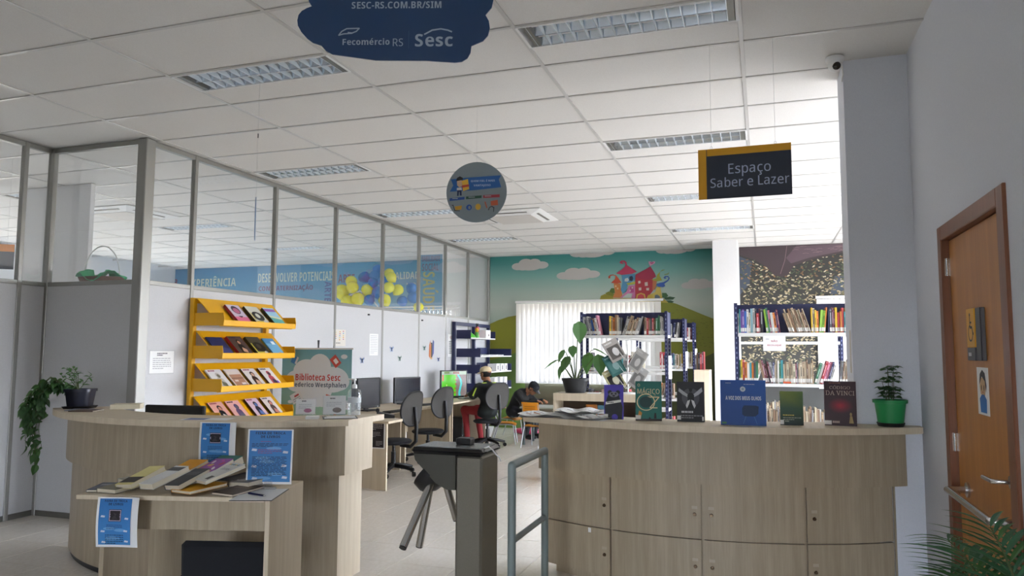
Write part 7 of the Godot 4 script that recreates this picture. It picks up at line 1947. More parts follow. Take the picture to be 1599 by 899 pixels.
func blue_rack() -> void:
	var t := thing("toy_rack", "navy metal rack with white shelves of toys in the far corner", "rack")
	var x0 := -5.13
	for z in [-11.92, -12.85, -13.62]:
		part("upright", MB.new().bx(Vector3(x0, 0, z - 0.05), Vector3(x0 + 0.06, 1.995, z), 0.003), M.navy, t)
	part("top_rail", MB.new().bx(Vector3(x0 + 0.06, 1.93, -13.62), Vector3(x0 + 0.07, 1.995, -11.92), 0.003), M.navy, t)
	var ys := [1.72, 1.40, 1.12, 0.8]
	for i in 4:
		var y: float = ys[i]
		var dp := 0.34 if i == 0 else 0.52
		var ze := -13.2 if i == 0 else -13.62
		var sh := part("shelf", MB.new().bx(Vector3(x0 + 0.07, y - 0.02, ze), Vector3(x0 + dp, y, -11.97), 0.002), M.shelf_white, t)
		for z in [-11.96, ze]: part("cheek", MB.new().bx(Vector3(x0 + 0.07, y - 0.02, z - 0.003), Vector3(x0 + dp, y + 0.13, z + 0.003), 0.002), M.navy, sh)
		if i < 3: part("back_plate", MB.new().bx(Vector3(x0 + 0.065, y + 0.03, -13.5), Vector3(x0 + 0.07, y + 0.15, -12.95)), M.navy, sh)
	var g := MB.new().sheet(14, 8, func(u: float, v: float) -> Vector3:
		var a := u * TAU
		var rr := 0.14 * (1.0 - v * v)
		return Vector3(cos(a) * rr, 0.13 * v + 0.012 * sin(a * 3.0) * v, sin(a) * rr * 1.3))
	single("toy_bag", g, plain_mat("4fae2c"), "bright green soft toy bag on top of the navy rack's shelf", "toy", "", Vector3(-4.95, 1.72, -12.2))
	var doll := thing("soft_toy", "pink soft toy with dark ears at the top of the navy rack", "toy", Vector3(-4.95, 1.7205, -12.66))
	part("body", MB.new().ball(Vector3(0, 0.07, 0), Vector3(0.05, 0.07, 0.05)), plain_mat("b83c5c"), doll)
	part("head", MB.new().ball(Vector3(0, 0.17, 0), Vector3(0.045, 0.045, 0.045)), plain_mat("c8506c"), doll)
	for s in [-1.0, 1.0]: part("ear", MB.new().tube([Vector3(0, 0.2, s * 0.02), Vector3(0, 0.27, s * 0.04)], [0.014, 0.008], 7), M.black, doll)
	var tb := thing("toy_figure", "green and yellow toy figure beside the white box on the navy rack", "toy", Vector3(-4.86, 1.7205, -12.42))
	part("body", MB.new().lathe([Vector2(0, 0), Vector2(0.045, 0), Vector2(0.035, 0.1), Vector2(0, 0.11)], 14), plain_mat("4f9a3c"), tb)
	part("head", MB.new().ball(Vector3(0, 0.14, 0), Vector3(0.035, 0.04, 0.035)), plain_mat("d8b02c"), tb)
	var wb := thing("game_box", "white cardboard game box with a small picture on the navy rack", "box", Vector3(-4.88, 1.7205, -12.9), PI / 2)
	part("body", MB.new().bx(Vector3(-0.12, 0, -0.08), Vector3(0.12, 0.15, 0.06), 0.003), M.paper, wb)
	part("picture", MB.new().bx(Vector3(0.0, 0.04, 0.06), Vector3(0.06, 0.08, 0.0606)), plain_mat("5a4a44"), wb)
	for e in [[-12.2, "first"], [-12.55, "second"], [-12.95, "third"], [-13.3, "last"]]:
		var p := thing("magazine_pile_item", "%s flat grey and white magazine along the navy rack's second shelf" % e[1], "magazine", Vector3(-4.8, 1.4005, e[0]), 0.3, "magazines on the navy rack")
		p.name = numbered("magazine")
		part("pages", MB.new().bx(Vector3(-0.13, 0, -0.1), Vector3(0.13, 0.02, 0.1), 0.002), M.paper, p)
		part("cover", MB.new().bx(Vector3(-0.13, 0.02, -0.1), Vector3(0.13, 0.022, 0.1)), plain_mat("6a6a70"), p)
	for e in [[1.1205, -13.0, "first"], [1.1205, -13.25, "second"], [1.1205, -13.46, "third"], [0.8005, -12.9, "first low"], [0.8005, -13.2, "second low"], [0.8005, -13.45, "third low"]]:
		var o := thing("box_file", "white and black box file, %s on the navy rack's lower shelves" % e[2], "box", Vector3(-4.74, e[0], e[1]), PI / 2, "box files on the navy rack")
		part("body", MB.new().bx(Vector3(-0.07, 0, -0.1), Vector3(0.07, 0.13 if e[0] > 1.0 else 0.2, 0.08), 0.003), M.paper, o)
		part("label_strip", MB.new().bx(Vector3(-0.03, 0.02, 0.08), Vector3(0.03, 0.1, 0.0806)), M.black, o)

func kids_corner() -> void:
	# sitter faces -z
	var proto := Node3D.new()
	var seat := MB.new().sheet(8, 8, func(u: float, v: float) -> Vector3: return Vector3((u - 0.5) * 0.3, 0.34 - 0.012 * sin(PI * u) - 0.03 * pow(v, 6.0), 0.14 - v * 0.3))
	seat.sheet(8, 8, func(u: float, v: float) -> Vector3: return Vector3((u - 0.5) * 0.3, 0.33 - 0.012 * sin(PI * u) - 0.03 * pow(v, 6.0), 0.14 - v * 0.3))
	part("seat", seat, M.orange_plastic, proto)
	var back := MB.new()
	for off in [0.0, 0.01]:
		back.sheet(8, 6, func(u: float, v: float) -> Vector3:
			var x := (u - 0.5) * 0.29
			return Vector3(x, 0.48 + v * 0.22, 0.17 + 0.05 * v - 0.5 * x * x + off))
	part("backrest", back, M.orange_plastic, proto)
	for k in 4: part("slot", MB.new().box(Vector3(0, 0.53 + k * 0.035, 0.192 + k * 0.008), Vector3(0.18, 0.008, 0.012)), M.orange_dark, proto)
	for s in [-1.0, 1.0]:
		part("frame", MB.new().tube([Vector3(s * 0.15, 0, 0.23), Vector3(s * 0.14, 0.34, 0.12), Vector3(s * 0.14, 0.48, 0.165), Vector3(s * 0.13, 0.68, 0.21)], 0.009, 8), M.tube_grey, proto)
		part("leg", MB.new().tube([Vector3(s * 0.15, 0, -0.17), Vector3(s * 0.14, 0.3, -0.13), Vector3(s * 0.135, 0.315, -0.08), Vector3(s * 0.135, 0.315, 0.13)], 0.009, 8), M.tube_grey, proto)
	for e in [[-3.98, -11.5, -1.35, "orange-yellow child's chair beside the end of the small table"], [-3.40, -11.25, -0.15, "orange child's chair before the small table, partly behind the locker counter"], [-4.22, -12.42, -1.75, "orange-yellow child's chair under the boy in the black cap"]]:
		var o: Node3D = proto.duplicate()
		o.name = numbered("child_chair"); add_child(o)
		o.position = Vector3(e[0], 0, e[1]); o.rotation.y = e[2]
		tag(o, e[3], "chair", "orange children's chairs")
	proto.free()
	var t := thing("child_table", "small low table with grey top and dark legs in the children's corner", "table", Vector3(-3.30, 0, -11.70))
	part("tabletop", MB.new().bx(Vector3(-0.42, 0.575, -0.3), Vector3(0.42, 0.6, 0.3), 0.006), M.table_grey, t)
	for x in [-0.36, 0.36]:
		for z in [-0.25, 0.25]: part("leg", MB.new().tube([Vector3(x, 0, z), Vector3(x, 0.575, z)], 0.024, 10), M.leg_green, t)
	var b := thing("toy_tub", "shallow orange tub on the far side of the small table", "tub", Vector3(-3.08, 0.6005, -11.8))
	part("tub", MB.new().lathe([Vector2(0, 0), Vector2(0.09, 0), Vector2(0.11, 0.06), Vector2(0.1, 0.06), Vector2(0.085, 0.006), Vector2(0, 0.006)], 4), M.orange_plastic, b)
	part("contents", MB.new().bx(Vector3(-0.05, 0.006, -0.05), Vector3(0.05, 0.03, 0.05)), M.paper, b)
	var bag := thing("soft_bag", "pink and red soft bag lying on the floor by the small table", "bag", Vector3(-4.05, 0, -12.85))
	part("body", MB.new().at(T(0, 0.06, 0)).ball(Vector3.ZERO, Vector3(0.26, 0.06, 0.16)), plain_mat("b83a5a"), bag)
	part("flap", MB.new().at(T(0.06, 0.1, 0.02)).ball(Vector3.ZERO, Vector3(0.14, 0.035, 0.1)), plain_mat("c85a7a"), bag)
	var wb := thing("drawing_board", "white board with dark edge lying tilted on the floor behind the yellow chair", "board", Vector3(-4.74, 0.0, -12.3), 0.2)
	part("board", MB.new().at(T(0, 0.075, 0, 0, -1.2)).bx(Vector3(-0.22, -0.2, 0), Vector3(0.22, 0.2, 0.012), 0.003), M.paper, wb)
	part("edge", MB.new().at(T(0, 0.075, 0, 0, -1.2)).bx(Vector3(-0.23, -0.22, -0.002), Vector3(0.23, -0.2, 0.014), 0.003), M.black, wb)

func counter_things() -> void:
	# newspapers on the locker counter
	var g := "newspapers on the locker counter"
	for e in [[-1.40, 1.0502, -4.93, 0.25, 0.2, "newspaper with colour photos at the open end of the locker counter", true], [-1.10, 1.0502, -4.84, -0.2, 0.16, "loose white newspaper overhanging the locker counter's edge", false], [-1.17, 1.08, -4.93, 0.5, 0.17, "crumpled newspaper sheet on top of the others", false]]:
		var o := thing("newspaper", e[5], "newspaper", Vector3(e[0], e[1], e[2]), e[3], g)
		var w: float = e[4]
		var f := func(u: float, v: float) -> Vector3:
			return Vector3((u - 0.5) * 2.0 * w, 0.003 + 0.016 * pow(sin(u * 6.0 + v * 2.0), 2.0) + 0.008 * sin(v * 5.0 + u * 3.0) * sin(v * 5.0 + u * 3.0), (v - 0.5) * 0.28)
		var sh := MB.new()
		sh.sheet(18, 10, f)
		sh.sheet(18, 10, func(u: float, v: float) -> Vector3: return Vector3((u - 0.5) * 2.0 * w, 0.0005, (v - 0.5) * 0.28))
		part("sheet", sh, M.newsprint, o)
		var pr := MB.new()
		var r := RandomNumberGenerator.new(); r.seed = int(w * 1000)
		for k in 13:
			var cx := r.randf_range(-w * 0.85, w * 0.7); var cz := r.randf_range(-0.12, 0.1)
			var pw := r.randf_range(0.03, 0.06); var ph := r.randf_range(0.01, 0.02)
			pr.color([C("8c8a88"), C("a8a6a2"), C("77757a")][k % 3])
			if e[6] and k % 4 == 0: pr.color([C("a8785c"), C("5a6a7c"), C("b89a78")][k % 3]); ph *= 2.2
			var u := cx / (2.0 * w) + 0.5; var v := cz / 0.28 + 0.5
			var top: float = maxf(f.call(u, v).y, f.call(u + pw / (2 * w), v + ph / 0.28).y)
			pr.quad(Vector3(cx, f.call(u, v).y + 0.0012, cz), Vector3(cx + pw, f.call(u + pw / (2 * w), v).y + 0.0012, cz), Vector3(cx + pw, f.call(u + pw / (2 * w), v + ph / 0.28).y + 0.0012, cz + ph), Vector3(cx, f.call(u, v + ph / 0.28).y + 0.0012, cz + ph), Vector3.UP)
		part("print", pr, M.print, o)
	# on the reception counter
	var y := 1.0504
	var bt := thing("hand_gel_bottle", "clear pump bottle of hand gel at the end of the reception counter", "bottle", Vector3(-2.655, y, -4.50))
	part("bottle", MB.new().lathe([Vector2(0, 0), Vector2(0.043, 0.0), Vector2(0.046, 0.006), Vector2(0.046, 0.15), Vector2(0.04, 0.168), Vector2(0.016, 0.175), Vector2(0.014, 0.185), Vector2(0, 0.185)], 30, true), M.clear_plastic, bt)
	part("gel", MB.new().lathe([Vector2(0, 0.003), Vector2(0.042, 0.004), Vector2(0.043, 0.085), Vector2(0, 0.086)], 26), M.gel, bt)
	part("label", MB.new().lathe([Vector2(0.0464, 0.085), Vector2(0.0464, 0.12)], 30), M.label_grey, bt)
	part("pump_collar", MB.new().lathe([Vector2(0.017, 0.18), Vector2(0.017, 0.205), Vector2(0.006, 0.21), Vector2(0.005, 0.235), Vector2(0.012, 0.237), Vector2(0.012, 0.246), Vector2(0, 0.247)], 18), M.white, bt)
	part("spout", MB.new().tube([Vector3(0, 0.242, 0), Vector3(-0.045, 0.242, 0.01), Vector3(-0.05, 0.234, 0.011)], 0.005, 8), M.white, bt)
	for e in [[-2.975, -4.40, 0.13, 0.10, "small clear stand with a white and magenta card on the reception counter", "a8407a"], [-2.78, -4.45, 0.15, 0.125, "clear stand with a white card and brown picture beside the hand gel", "6a5444"]]:
		var o := thing("card_stand", e[4], "card stand", Vector3(e[0], y, e[1]), 0.45)
		part("card", MB.new().at(T(0, 0.006, 0, 0, -0.15)).bx(Vector3(-e[2] / 2, 0, -0.001), Vector3(e[2] / 2, e[3], 0)), M.paper, o)
		part("holder", MB.new().at(T(0, 0.0, 0.0025, 0, -0.15)).bx(Vector3(-e[2] / 2 - 0.004, 0.004, 0), Vector3(e[2] / 2 + 0.004, e[3] + 0.006, 0.002)), M.clear_plastic, o)
		part("foot", MB.new().bx(Vector3(-e[2] / 2, 0, -0.05), Vector3(e[2] / 2, 0.003, 0.02)), M.clear_plastic, o)
		var p := MB.new().at(T(0, 0.006, 0.0004, 0, -0.15))
		p.color(C("3c3c40")); lines(p, -e[2] * 0.2, e[3] * 0.82, e[2] * 0.4, 1, 0.01, 0.008, 0.0002, 4)
		p.color(C("9a9aa0")); lines(p, -e[2] * 0.36, e[3] * 0.62, e[2] * 0.7, 3, 0.012, 0.003, 0.0002, 5)
		p.color(C(e[5])); p.oval(e[2] * 0.12, e[3] * 0.22, e[2] * 0.2, e[3] * 0.14)
		part("print", p, M.print, o)
	var np := thing("note_pad", "small white note pad at the front edge of the reception counter", "note pad", Vector3(-2.765, y, -4.17), 0.5)
	for k in 4: part("sheet", MB.new().bx(Vector3(-0.04, 0.004 * k, -0.05), Vector3(0.04, 0.004 * k + 0.0036, 0.05)), M.paper, np)
	var cl := thing("clipboard", "clipboard with printed sheet lying on the reception counter before the hand gel", "clipboard", Vector3(-2.63, y, -4.28), 0.6)
	part("board", MB.new().bx(Vector3(-0.11, 0, -0.09), Vector3(0.11, 0.004, 0.09), 0.001), M.black, cl)
	part("sheet", MB.new().bx(Vector3(-0.1, 0.004, -0.085), Vector3(0.1, 0.005, 0.085)), M.paper, cl)
	part("clip", MB.new().bx(Vector3(-0.1, 0.004, -0.03), Vector3(-0.085, 0.012, 0.03), 0.002), M.chrome, cl)
	var lf := thing("leaflet", "blue and white leaflet lying on the reception counter above the hanging poster", "leaflet", Vector3(-3.36, y, -3.9), 0.3)
	part("sheet", MB.new().bx(Vector3(-0.15, 0, -0.07), Vector3(0.15, 0.0012, 0.07)), M.paper, lf)
	part("print", MB.new().bx(Vector3(-0.13, 0.0012, -0.05), Vector3(0.0, 0.0016, 0.06)), plain_mat("3f5f9c"), lf)
	# books and papers by the trailing plant
	g = "books by the trailing plant"
	flat_books([[-4.56, y, -4.02, 0.17, 0.008, "5c4a40", "thin brown magazine lying before the cream book", 0.35], [-4.47, y, -4.32, 0.2, 0.035, "d6cdb2", "cream paged book lying flat beside the square pot", 0.6], [-4.66, y, -4.06, 0.14, 0.006, "8a8fa0", "thin grey booklet under the trailing plant's pot", 0.45]], g)
	var mo := thing("monitor", "black flat monitor top showing over the reception counter", "monitor", Vector3(-3.96, 0.745, -4.28), PI + 0.1)
	part("foot", MB.new().bx(Vector3(-0.12, 0, -0.08), Vector3(0.12, 0.012, 0.08), 0.004), M.black, mo)
	part("stand", MB.new().bx(Vector3(-0.03, 0.01, -0.04), Vector3(0.03, 0.12, -0.01)), M.black, mo)
	part("casing", MB.new().bx(Vector3(-0.24, 0.05, -0.03), Vector3(0.24, 0.352, 0.005), 0.008), M.black, mo)
	part("screen", MB.new().bx(Vector3(-0.22, 0.07, 0.005), Vector3(0.22, 0.335, 0.0056)), M.screen_off, mo)

# ---------------------------------------------------------------- people
# bones: [from, to, radius at from, radius at to, colour]; a smooth union of tapered capsules, meshed as surface nets
func body_mesh(bones: Array, cell: float, k: float) -> MB:
	var lo := Vector3(1e9, 1e9, 1e9); var hi := -lo
	for b in bones:
		var rr := Vector3.ONE * (maxf(b[2], b[3]) + 3.0 * cell)
		lo = lo.min(b[0] - rr).min(b[1] - rr); hi = hi.max(b[0] + rr).max(b[1] + rr)
	var nx := int((hi.x - lo.x) / cell) + 2; var ny := int((hi.y - lo.y) / cell) + 2; var nz := int((hi.z - lo.z) / cell) + 2
	var f := PackedFloat32Array(); f.resize(nx * ny * nz); f.fill(1.0)
	var near := PackedFloat32Array(); near.resize(nx * ny * nz); near.fill(1.0)
	var who := PackedInt32Array(); who.resize(nx * ny * nz)
	for bi in bones.size():
		var b = bones[bi]
		var a: Vector3 = b[0]; var e: Vector3 = b[1]; var ra: float = b[2]; var rb: float = b[3]
		var ab := e - a
		var l2 := maxf(ab.length_squared(), 1e-9)
		var rr := Vector3.ONE * (maxf(ra, rb) + k + 2.0 * cell)
		var i0 := ((a.min(e) - rr - lo) / cell).floor(); var i1 := ((a.max(e) + rr - lo) / cell).ceil()
		for z in range(maxi(0, int(i0.z)), mini(nz, int(i1.z) + 1)):
			for y in range(maxi(0, int(i0.y)), mini(ny, int(i1.y) + 1)):
				for x in range(maxi(0, int(i0.x)), mini(nx, int(i1.x) + 1)):
					var p := lo + Vector3(x, y, z) * cell
					var t := clampf((p - a).dot(ab) / l2, 0.0, 1.0)
					var d := p.distance_to(a + ab * t) - lerpf(ra, rb, t)
					var at := (z * ny + y) * nx + x
					if d < near[at]:
						near[at] = d
						who[at] = bi
					var h := maxf(k - absf(d - f[at]), 0.0) / k
					f[at] = minf(d, f[at]) - h * h * k * 0.25
	var mb := MB.new()
	var vert := {}
	var pos: Array[Vector3] = []
	var nor: Array[Vector3] = []
	var cols: Array[Color] = []
	var corners := []
	for c in 8: corners.append(Vector3i(c & 1, (c >> 1) & 1, (c >> 2) & 1))
	var edges := [[0, 1], [2, 3], [4, 5], [6, 7], [0, 2], [1, 3], [4, 6], [5, 7], [0, 4], [1, 5], [2, 6], [3, 7]]
	for z in nz - 1:
		for y in ny - 1:
			for x in nx - 1:
				var at := (z * ny + y) * nx + x
				var neg := f[at] < 0.0
				var cross := false
				for c in range(1, 8):
					var q: Vector3i = corners[c]
					if (f[at + q.x + q.y * nx + q.z * nx * ny] < 0.0) != neg:
						cross = true
						break
				if not cross: continue
				var s := Vector3.ZERO; var n := 0
				for e in edges:
					var qa: Vector3i = corners[e[0]]; var qb: Vector3i = corners[e[1]]
					var va := f[at + qa.x + qa.y * nx + qa.z * nx * ny]; var vb := f[at + qb.x + qb.y * nx + qb.z * nx * ny]
					if (va < 0.0) != (vb < 0.0):
						s += Vector3(qa).lerp(Vector3(qb), va / (va - vb)); n += 1
				vert[at] = pos.size()
				pos.append(lo + (Vector3(x, y, z) + s / n) * cell)
				var sx := nx; var sz := nx * ny
				nor.append(Vector3(f[at + 1] - f[at] + f[at + 1 + sx] - f[at + sx], f[at + sx] - f[at] + f[at + sx + 1] - f[at + 1], f[at + sz] - f[at] + f[at + sz + 1] - f[at + 1]).normalized())
				cols.append(bones[who[at]][4])
	for z in range(1, nz - 1):
		for y in range(1, ny - 1):
			for x in range(1, nx - 1):
				var at := (z * ny + y) * nx + x
				for ax in [[1, nx, nx * ny], [nx, 1, nx * ny], [nx * ny, 1, nx]]:
					if (f[at] < 0.0) == (f[at + ax[0]] < 0.0): continue
					var q := [at, at - ax[1], at - ax[1] - ax[2], at - ax[2]]
					if not (vert.has(q[0]) and vert.has(q[1]) and vert.has(q[2]) and vert.has(q[3])): continue
					var i := []
					for w in q: i.append(vert[w])
					mb.col = cols[i[0]].srgb_to_linear()
					mb.tri(pos[i[0]], pos[i[1]], pos[i[2]], nor[i[0]], nor[i[1]], nor[i[2]])
					mb.tri(pos[i[0]], pos[i[2]], pos[i[3]], nor[i[0]], nor[i[2]], nor[i[3]])
	return mb

# a hand: wrist, the way the fingers point, the way the palm looks, which side the thumb is on
func hand_bones(wrist: Vector3, fwd: Vector3, palm: Vector3, thumb: float, skin: Color, s := 1.0) -> Array:
	var f := fwd.normalized()
	var side := f.cross(palm).normalized()
	var p := side.cross(f).normalized()
	var out := [[wrist - f * 0.03 * s, wrist, 0.019 * s, 0.019 * s, skin]]
	for k in 4: out.append([wrist, wrist + f * 0.062 * s + side * (k - 1.5) * 0.017 * s, 0.015 * s, 0.0095 * s, skin])
	var lens := [0.05, 0.058, 0.062, 0.052]
	for k in 4:
		var l: float = lens[k if thumb < 0 else 3 - k] * s
		var base := wrist + f * 0.065 * s + side * (k - 1.5) * 0.0175 * s
		var m := base + f * l * 0.5 + p * l * 0.12 + side * (k - 1.5) * 0.002
		var m2 := m + f * l * 0.32 + p * l * 0.28
		var tip := m2 + f * l * 0.12 + p * l * 0.3
		out.append([base, m, 0.0085 * s, 0.008 * s, skin]); out.append([m, m2, 0.008 * s, 0.0072 * s, skin]); out.append([m2, tip, 0.0072 * s, 0.006 * s, skin])
	var tb := wrist + f * 0.02 * s + side * thumb * 0.024 * s
	out.append([wrist, tb, 0.016 * s, 0.012 * s, skin])
	out.append([tb, tb + f * 0.03 * s + side * thumb * 0.02 * s + p * 0.008 * s, 0.011 * s, 0.009 * s, skin])
	out.append([tb + f * 0.03 * s + side * thumb * 0.02 * s + p * 0.008 * s, tb + f * 0.055 * s + side * thumb * 0.018 * s + p * 0.02 * s, 0.009 * s, 0.007 * s, skin])
	return out

# a head looking along -z before it is turned; s scales it
func head_bones(skin: Color, s: float, x: Transform3D) -> Array:
	var o := []
	for b in [[Vector3(0, 0.035, 0.018), Vector3(0, 0.035, 0.0), 0.082, 0.078], [Vector3(0, -0.01, -0.03), Vector3(0, -0.055, -0.045), 0.062, 0.042], [Vector3(-0.025, -0.045, -0.03), Vector3(0.025, -0.045, -0.03), 0.04, 0.04],
		[Vector3(0, 0.012, -0.088), Vector3(0, -0.014, -0.1), 0.008, 0.0125], [Vector3(-0.014, -0.046, -0.083), Vector3(0.014, -0.046, -0.083), 0.007, 0.007], [Vector3(-0.028, 0.028, -0.073), Vector3(0.028, 0.028, -0.073), 0.011, 0.011],
		[Vector3(-0.08, 0.012, 0.008), Vector3(-0.084, -0.016, 0.004), 0.014, 0.009], [Vector3(0.08, 0.012, 0.008), Vector3(0.084, -0.016, 0.004), 0.014, 0.009], [Vector3(0, -0.06, 0.02), Vector3(0, -0.13, 0.035), 0.05, 0.052]]:
		o.append([x * (b[0] * s), x * (b[1] * s), b[2] * s, b[3] * s, skin])
	return o

func dress_head(t: Node3D, x: Transform3D, s: float, cap: Material, cap2: Material, hair: Material) -> void:
	var e := MB.new().at(x * Transform3D(Basis().scaled(Vector3.ONE * s), Vector3.ZERO))
	for sg in [-1.0, 1.0]: e.ball(Vector3(sg * 0.029, 0.008, -0.077), Vector3(0.0085, 0.0055, 0.006), 10, 6)
	part("eyes", e, M.black, t)
	var hb := MB.new().at(x * Transform3D(Basis().scaled(Vector3.ONE * s), Vector3.ZERO))
	hb.ball(Vector3(0, 0.025, 0.022), Vector3(0.087, 0.084, 0.078), 20, 12)
	part("hair", hb, hair, t)
	var c := MB.new().at(x * Transform3D(Basis().scaled(Vector3.ONE * s), Vector3(0, 0.045 * s, 0.006 * s)))
	c.lathe([Vector2(0.094, 0.0), Vector2(0.095, 0.02), Vector2(0.088, 0.05), Vector2(0.065, 0.075), Vector2(0.03, 0.088), Vector2(0.006, 0.09), Vector2(0.005, 0.096), Vector2(0, 0.097)], 26, true, 1.0, 1.08)
	var cp := part("cap", c, cap, t)
	var br := MB.new().at(x * Transform3D(Basis().scaled(Vector3.ONE * s), Vector3(0, 0.048 * s, 0)))
	for off in [0.0, 0.004]:
		br.sheet(10, 5, func(u: float, v: float) -> Vector3:
			var a := lerpf(-1.25, 1.25, u)
			return Vector3(sin(a) * 0.09 * (1.0 - 0.1 * v), off - 0.02 * pow(sin(a), 2.0) - 0.012 * v, -cos(a) * 0.09 - v * 0.075 * cos(a * 0.9)))
	part("brim", br, cap2, cp)

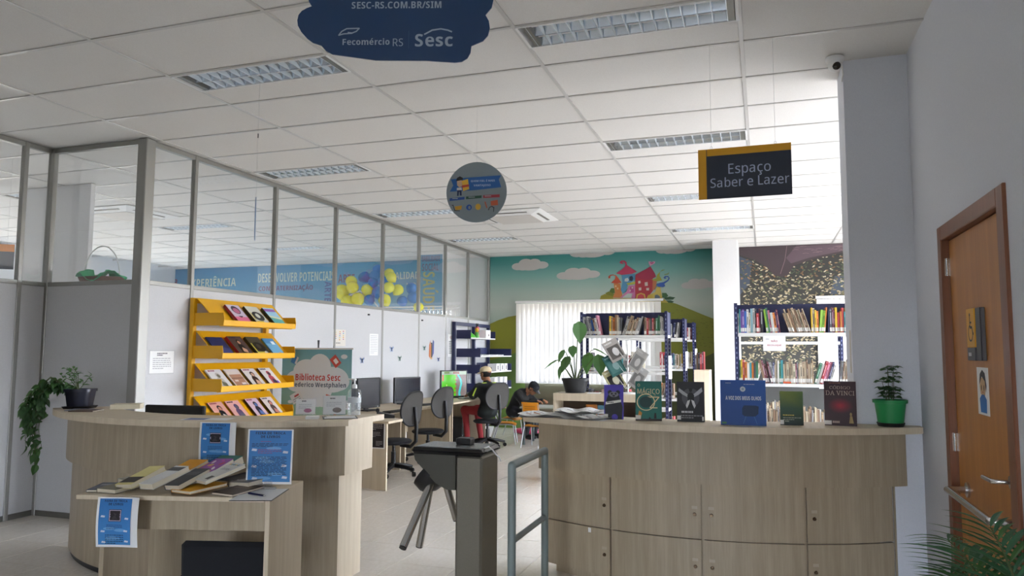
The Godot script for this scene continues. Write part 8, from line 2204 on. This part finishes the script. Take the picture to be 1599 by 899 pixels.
func people() -> void:
	var s := 0.96
	var skin := C("8f6248"); var black := C("1c1d20"); var red := C("8f2a2c")
	# the boy at the screen; he faces -z, then the whole figure is turned
	var hx := T(0, 1.12, -0.05, 0.12, -0.1)
	var bones := [[Vector3(-0.07, 0.55, 0.0), Vector3(0.07, 0.55, 0.0), 0.105, 0.105, black], [Vector3(0, 0.58, 0.02), Vector3(0, 0.76, 0.03), 0.125, 0.135, black], [Vector3(-0.09, 0.85, 0.015), Vector3(0.09, 0.85, 0.015), 0.118, 0.118, black], [Vector3(-0.155, 0.925, 0.01), Vector3(0.155, 0.925, 0.01), 0.068, 0.068, black], [Vector3(0, 0.93, 0.0), Vector3(0, 1.0, -0.015), 0.055, 0.045, black], [Vector3(0, 0.99, -0.015), Vector3(0, 1.06, -0.03), 0.042, 0.042, skin],
		[Vector3(-0.195, 0.915, 0.0), Vector3(-0.26, 0.81, -0.05), 0.07, 0.058, black], [Vector3(-0.26, 0.81, -0.05), Vector3(-0.13, 0.805, -0.28), 0.056, 0.036, black], [Vector3(0.195, 0.915, 0.0), Vector3(0.26, 0.81, -0.05), 0.07, 0.058, black], [Vector3(0.26, 0.81, -0.05), Vector3(0.13, 0.805, -0.28), 0.056, 0.036, black],
		[Vector3(-0.09, 0.56, -0.04), Vector3(-0.12, 0.555, -0.40), 0.082, 0.06, red], [Vector3(0.09, 0.56, -0.04), Vector3(0.12, 0.555, -0.38), 0.082, 0.06, red], [Vector3(-0.12, 0.555, -0.40), Vector3(-0.11, 0.11, -0.34), 0.058, 0.042, red], [Vector3(0.12, 0.555, -0.38), Vector3(0.12, 0.11, -0.28), 0.058, 0.042, red]]
	var pt := thing("person", "boy in a beige cap, black jacket and red trousers, seated before the green game screen", "person", Vector3(-4.10, 0, -10.96), 1.1)
	var m := body_mesh(bones, 0.013, 0.05)
	var hd := body_mesh(head_bones(skin, s, hx), 0.0055, 0.016)
	for sd in [-1.0, 1.0]:
		var hb := body_mesh(hand_bones(Vector3(sd * 0.128, 0.80, -0.29), Vector3(-sd * 0.15, -0.12, -1.0), Vector3(0, -1, 0), -sd, skin, 0.88), 0.0035, 0.008)
		hd.v.append_array(hb.v); hd.n.append_array(hb.n); hd.c.append_array(hb.c); hd.uv.append_array(hb.uv)
	m.v.append_array(hd.v); m.n.append_array(hd.n); m.c.append_array(hd.c); m.uv.append_array(hd.uv)
	part("body", m, M.cloth, pt)
	dress_head(pt, hx, s, plain_mat("c9b894", 0.8), plain_mat("c9b894", 0.8), M.hair)
	var em := MB.new().at(hx * T(0.0, 0.1 * s, -0.086 * s, 0, 0.35))
	em.color(C("1d1b1c")); em.flat(V2([-0.02, 0.0, -0.008, 0.012, 0.0, 0.004, 0.008, 0.016, 0.022, 0.0]), -0.012)
	# the cap is worn with its emblem towards the room
	em = MB.new().at(hx * T(0.088 * s, 0.09 * s, 0.035 * s, 1.25, 0, 0))
	em.color(C("1d1b1c")); em.flat(V2([-0.026, 0.006, -0.012, 0.024, -0.004, 0.012, 0.008, 0.028, 0.026, 0.006]), 0.012); em.rect(-0.026, -0.008, 0.05, 0.007, 0.012)
	part("cap_emblem", em, M.print, pt)
	for sd in [-1.0, 1.0]:
		part("shoulder_stripe", MB.new().tube([Vector3(sd * 0.06, 0.99, 0.035), Vector3(sd * 0.13, 0.992, 0.035), Vector3(sd * 0.215, 0.965, 0.03), Vector3(sd * 0.27, 0.90, 0.02), Vector3(sd * 0.31, 0.80, 0.0)], 0.011, 6), plain_mat("a8bf3a", 0.8), pt)
		var x0: float = sd * 0.115
		part("shoe", MB.new().at(T(x0, 0.0, -0.36 if sd < 0 else -0.3)).ball(Vector3(0, 0.04, -0.05), Vector3(0.048, 0.042, 0.125), 16, 9), M.black, pt)
	var tri := MB.new().at(T(0, 0.82, 0.135, PI, 0.0, 0))
	tri.xf = T(0, 0.83, 0.1365, 0, -0.05)
	tri.color(C("a8bf3a")); tri.prism(V2([-0.035, -0.03, 0.035, -0.03, 0.0, 0.04]), -0.02, 0.0)
	part("back_emblem", tri, M.print, pt)
	# the boy bent over the small table
	var hx2 := T(0, 0.845, -0.37, 0.0, -0.75)
	var dk := C("17181c"); var leg := C("1e2026")
	var b2 := [[Vector3(-0.07, 0.45, 0.0), Vector3(0.07, 0.45, 0.0), 0.105, 0.105, dk], [Vector3(0, 0.48, 0.0), Vector3(0, 0.63, -0.08), 0.115, 0.125, dk], [Vector3(-0.07, 0.70, -0.14), Vector3(0.07, 0.70, -0.14), 0.108, 0.108, dk], [Vector3(-0.13, 0.755, -0.17), Vector3(0.13, 0.755, -0.17), 0.064, 0.064, dk], [Vector3(0, 0.77, -0.19), Vector3(0, 0.80, -0.25), 0.058, 0.048, dk], [Vector3(0, 0.79, -0.24), Vector3(0, 0.83, -0.32), 0.043, 0.043, skin],
		[Vector3(-0.165, 0.745, -0.17), Vector3(-0.23, 0.60, -0.32), 0.06, 0.05, dk], [Vector3(-0.23, 0.60, -0.32), Vector3(-0.10, 0.655, -0.50), 0.048, 0.034, dk], [Vector3(0.165, 0.745, -0.17), Vector3(0.23, 0.60, -0.32), 0.06, 0.05, dk], [Vector3(0.23, 0.60, -0.32), Vector3(0.11, 0.655, -0.50), 0.048, 0.034, dk],
		[Vector3(-0.09, 0.44, -0.04), Vector3(-0.11, 0.43, -0.38), 0.082, 0.06, leg], [Vector3(0.09, 0.44, -0.04), Vector3(0.11, 0.43, -0.38), 0.082, 0.06, leg], [Vector3(-0.11, 0.43, -0.38), Vector3(-0.11, 0.10, -0.36), 0.058, 0.043, leg], [Vector3(0.11, 0.43, -0.38), Vector3(0.12, 0.10, -0.32), 0.058, 0.043, leg]]
	var p2 := thing("person", "boy in a black cap and dark hooded jacket bending over the small table", "person", Vector3(-4.12, 0, -12.32), -1.78)
	var m2 := body_mesh(b2, 0.013, 0.05)
	var h2 := body_mesh(head_bones(skin, s, hx2), 0.0055, 0.016)
	for sd in [-1.0, 1.0]:
		var hb := body_mesh(hand_bones(Vector3(sd * 0.105, 0.655, -0.51), Vector3(-sd * 0.3, -0.2, -1.0), Vector3(0, -1, 0), -sd, skin, 0.88), 0.0035, 0.008)
		h2.v.append_array(hb.v); h2.n.append_array(hb.n); h2.c.append_array(hb.c); h2.uv.append_array(hb.uv)
	m2.v.append_array(h2.v); m2.n.append_array(h2.n); m2.c.append_array(h2.c); m2.uv.append_array(h2.uv)
	part("body", m2, M.cloth, p2)
	dress_head(p2, hx2, s, M.dark_fabric, M.black, M.hair)
	var hood := MB.new().at(T(0, 0.80, -0.15, 0, 0.3))
	hood.ball(Vector3.ZERO, Vector3(0.10, 0.05, 0.08), 16, 9)
	part("hood", hood, plain_mat("202127", 0.9), p2)
	for sd in [-1.0, 1.0]:
		part("shoe", MB.new().at(T(sd * 0.115, 0.0, -0.38 if sd < 0 else -0.34)).ball(Vector3(0, 0.04, -0.05), Vector3(0.048, 0.042, 0.125), 16, 9), M.black, p2)
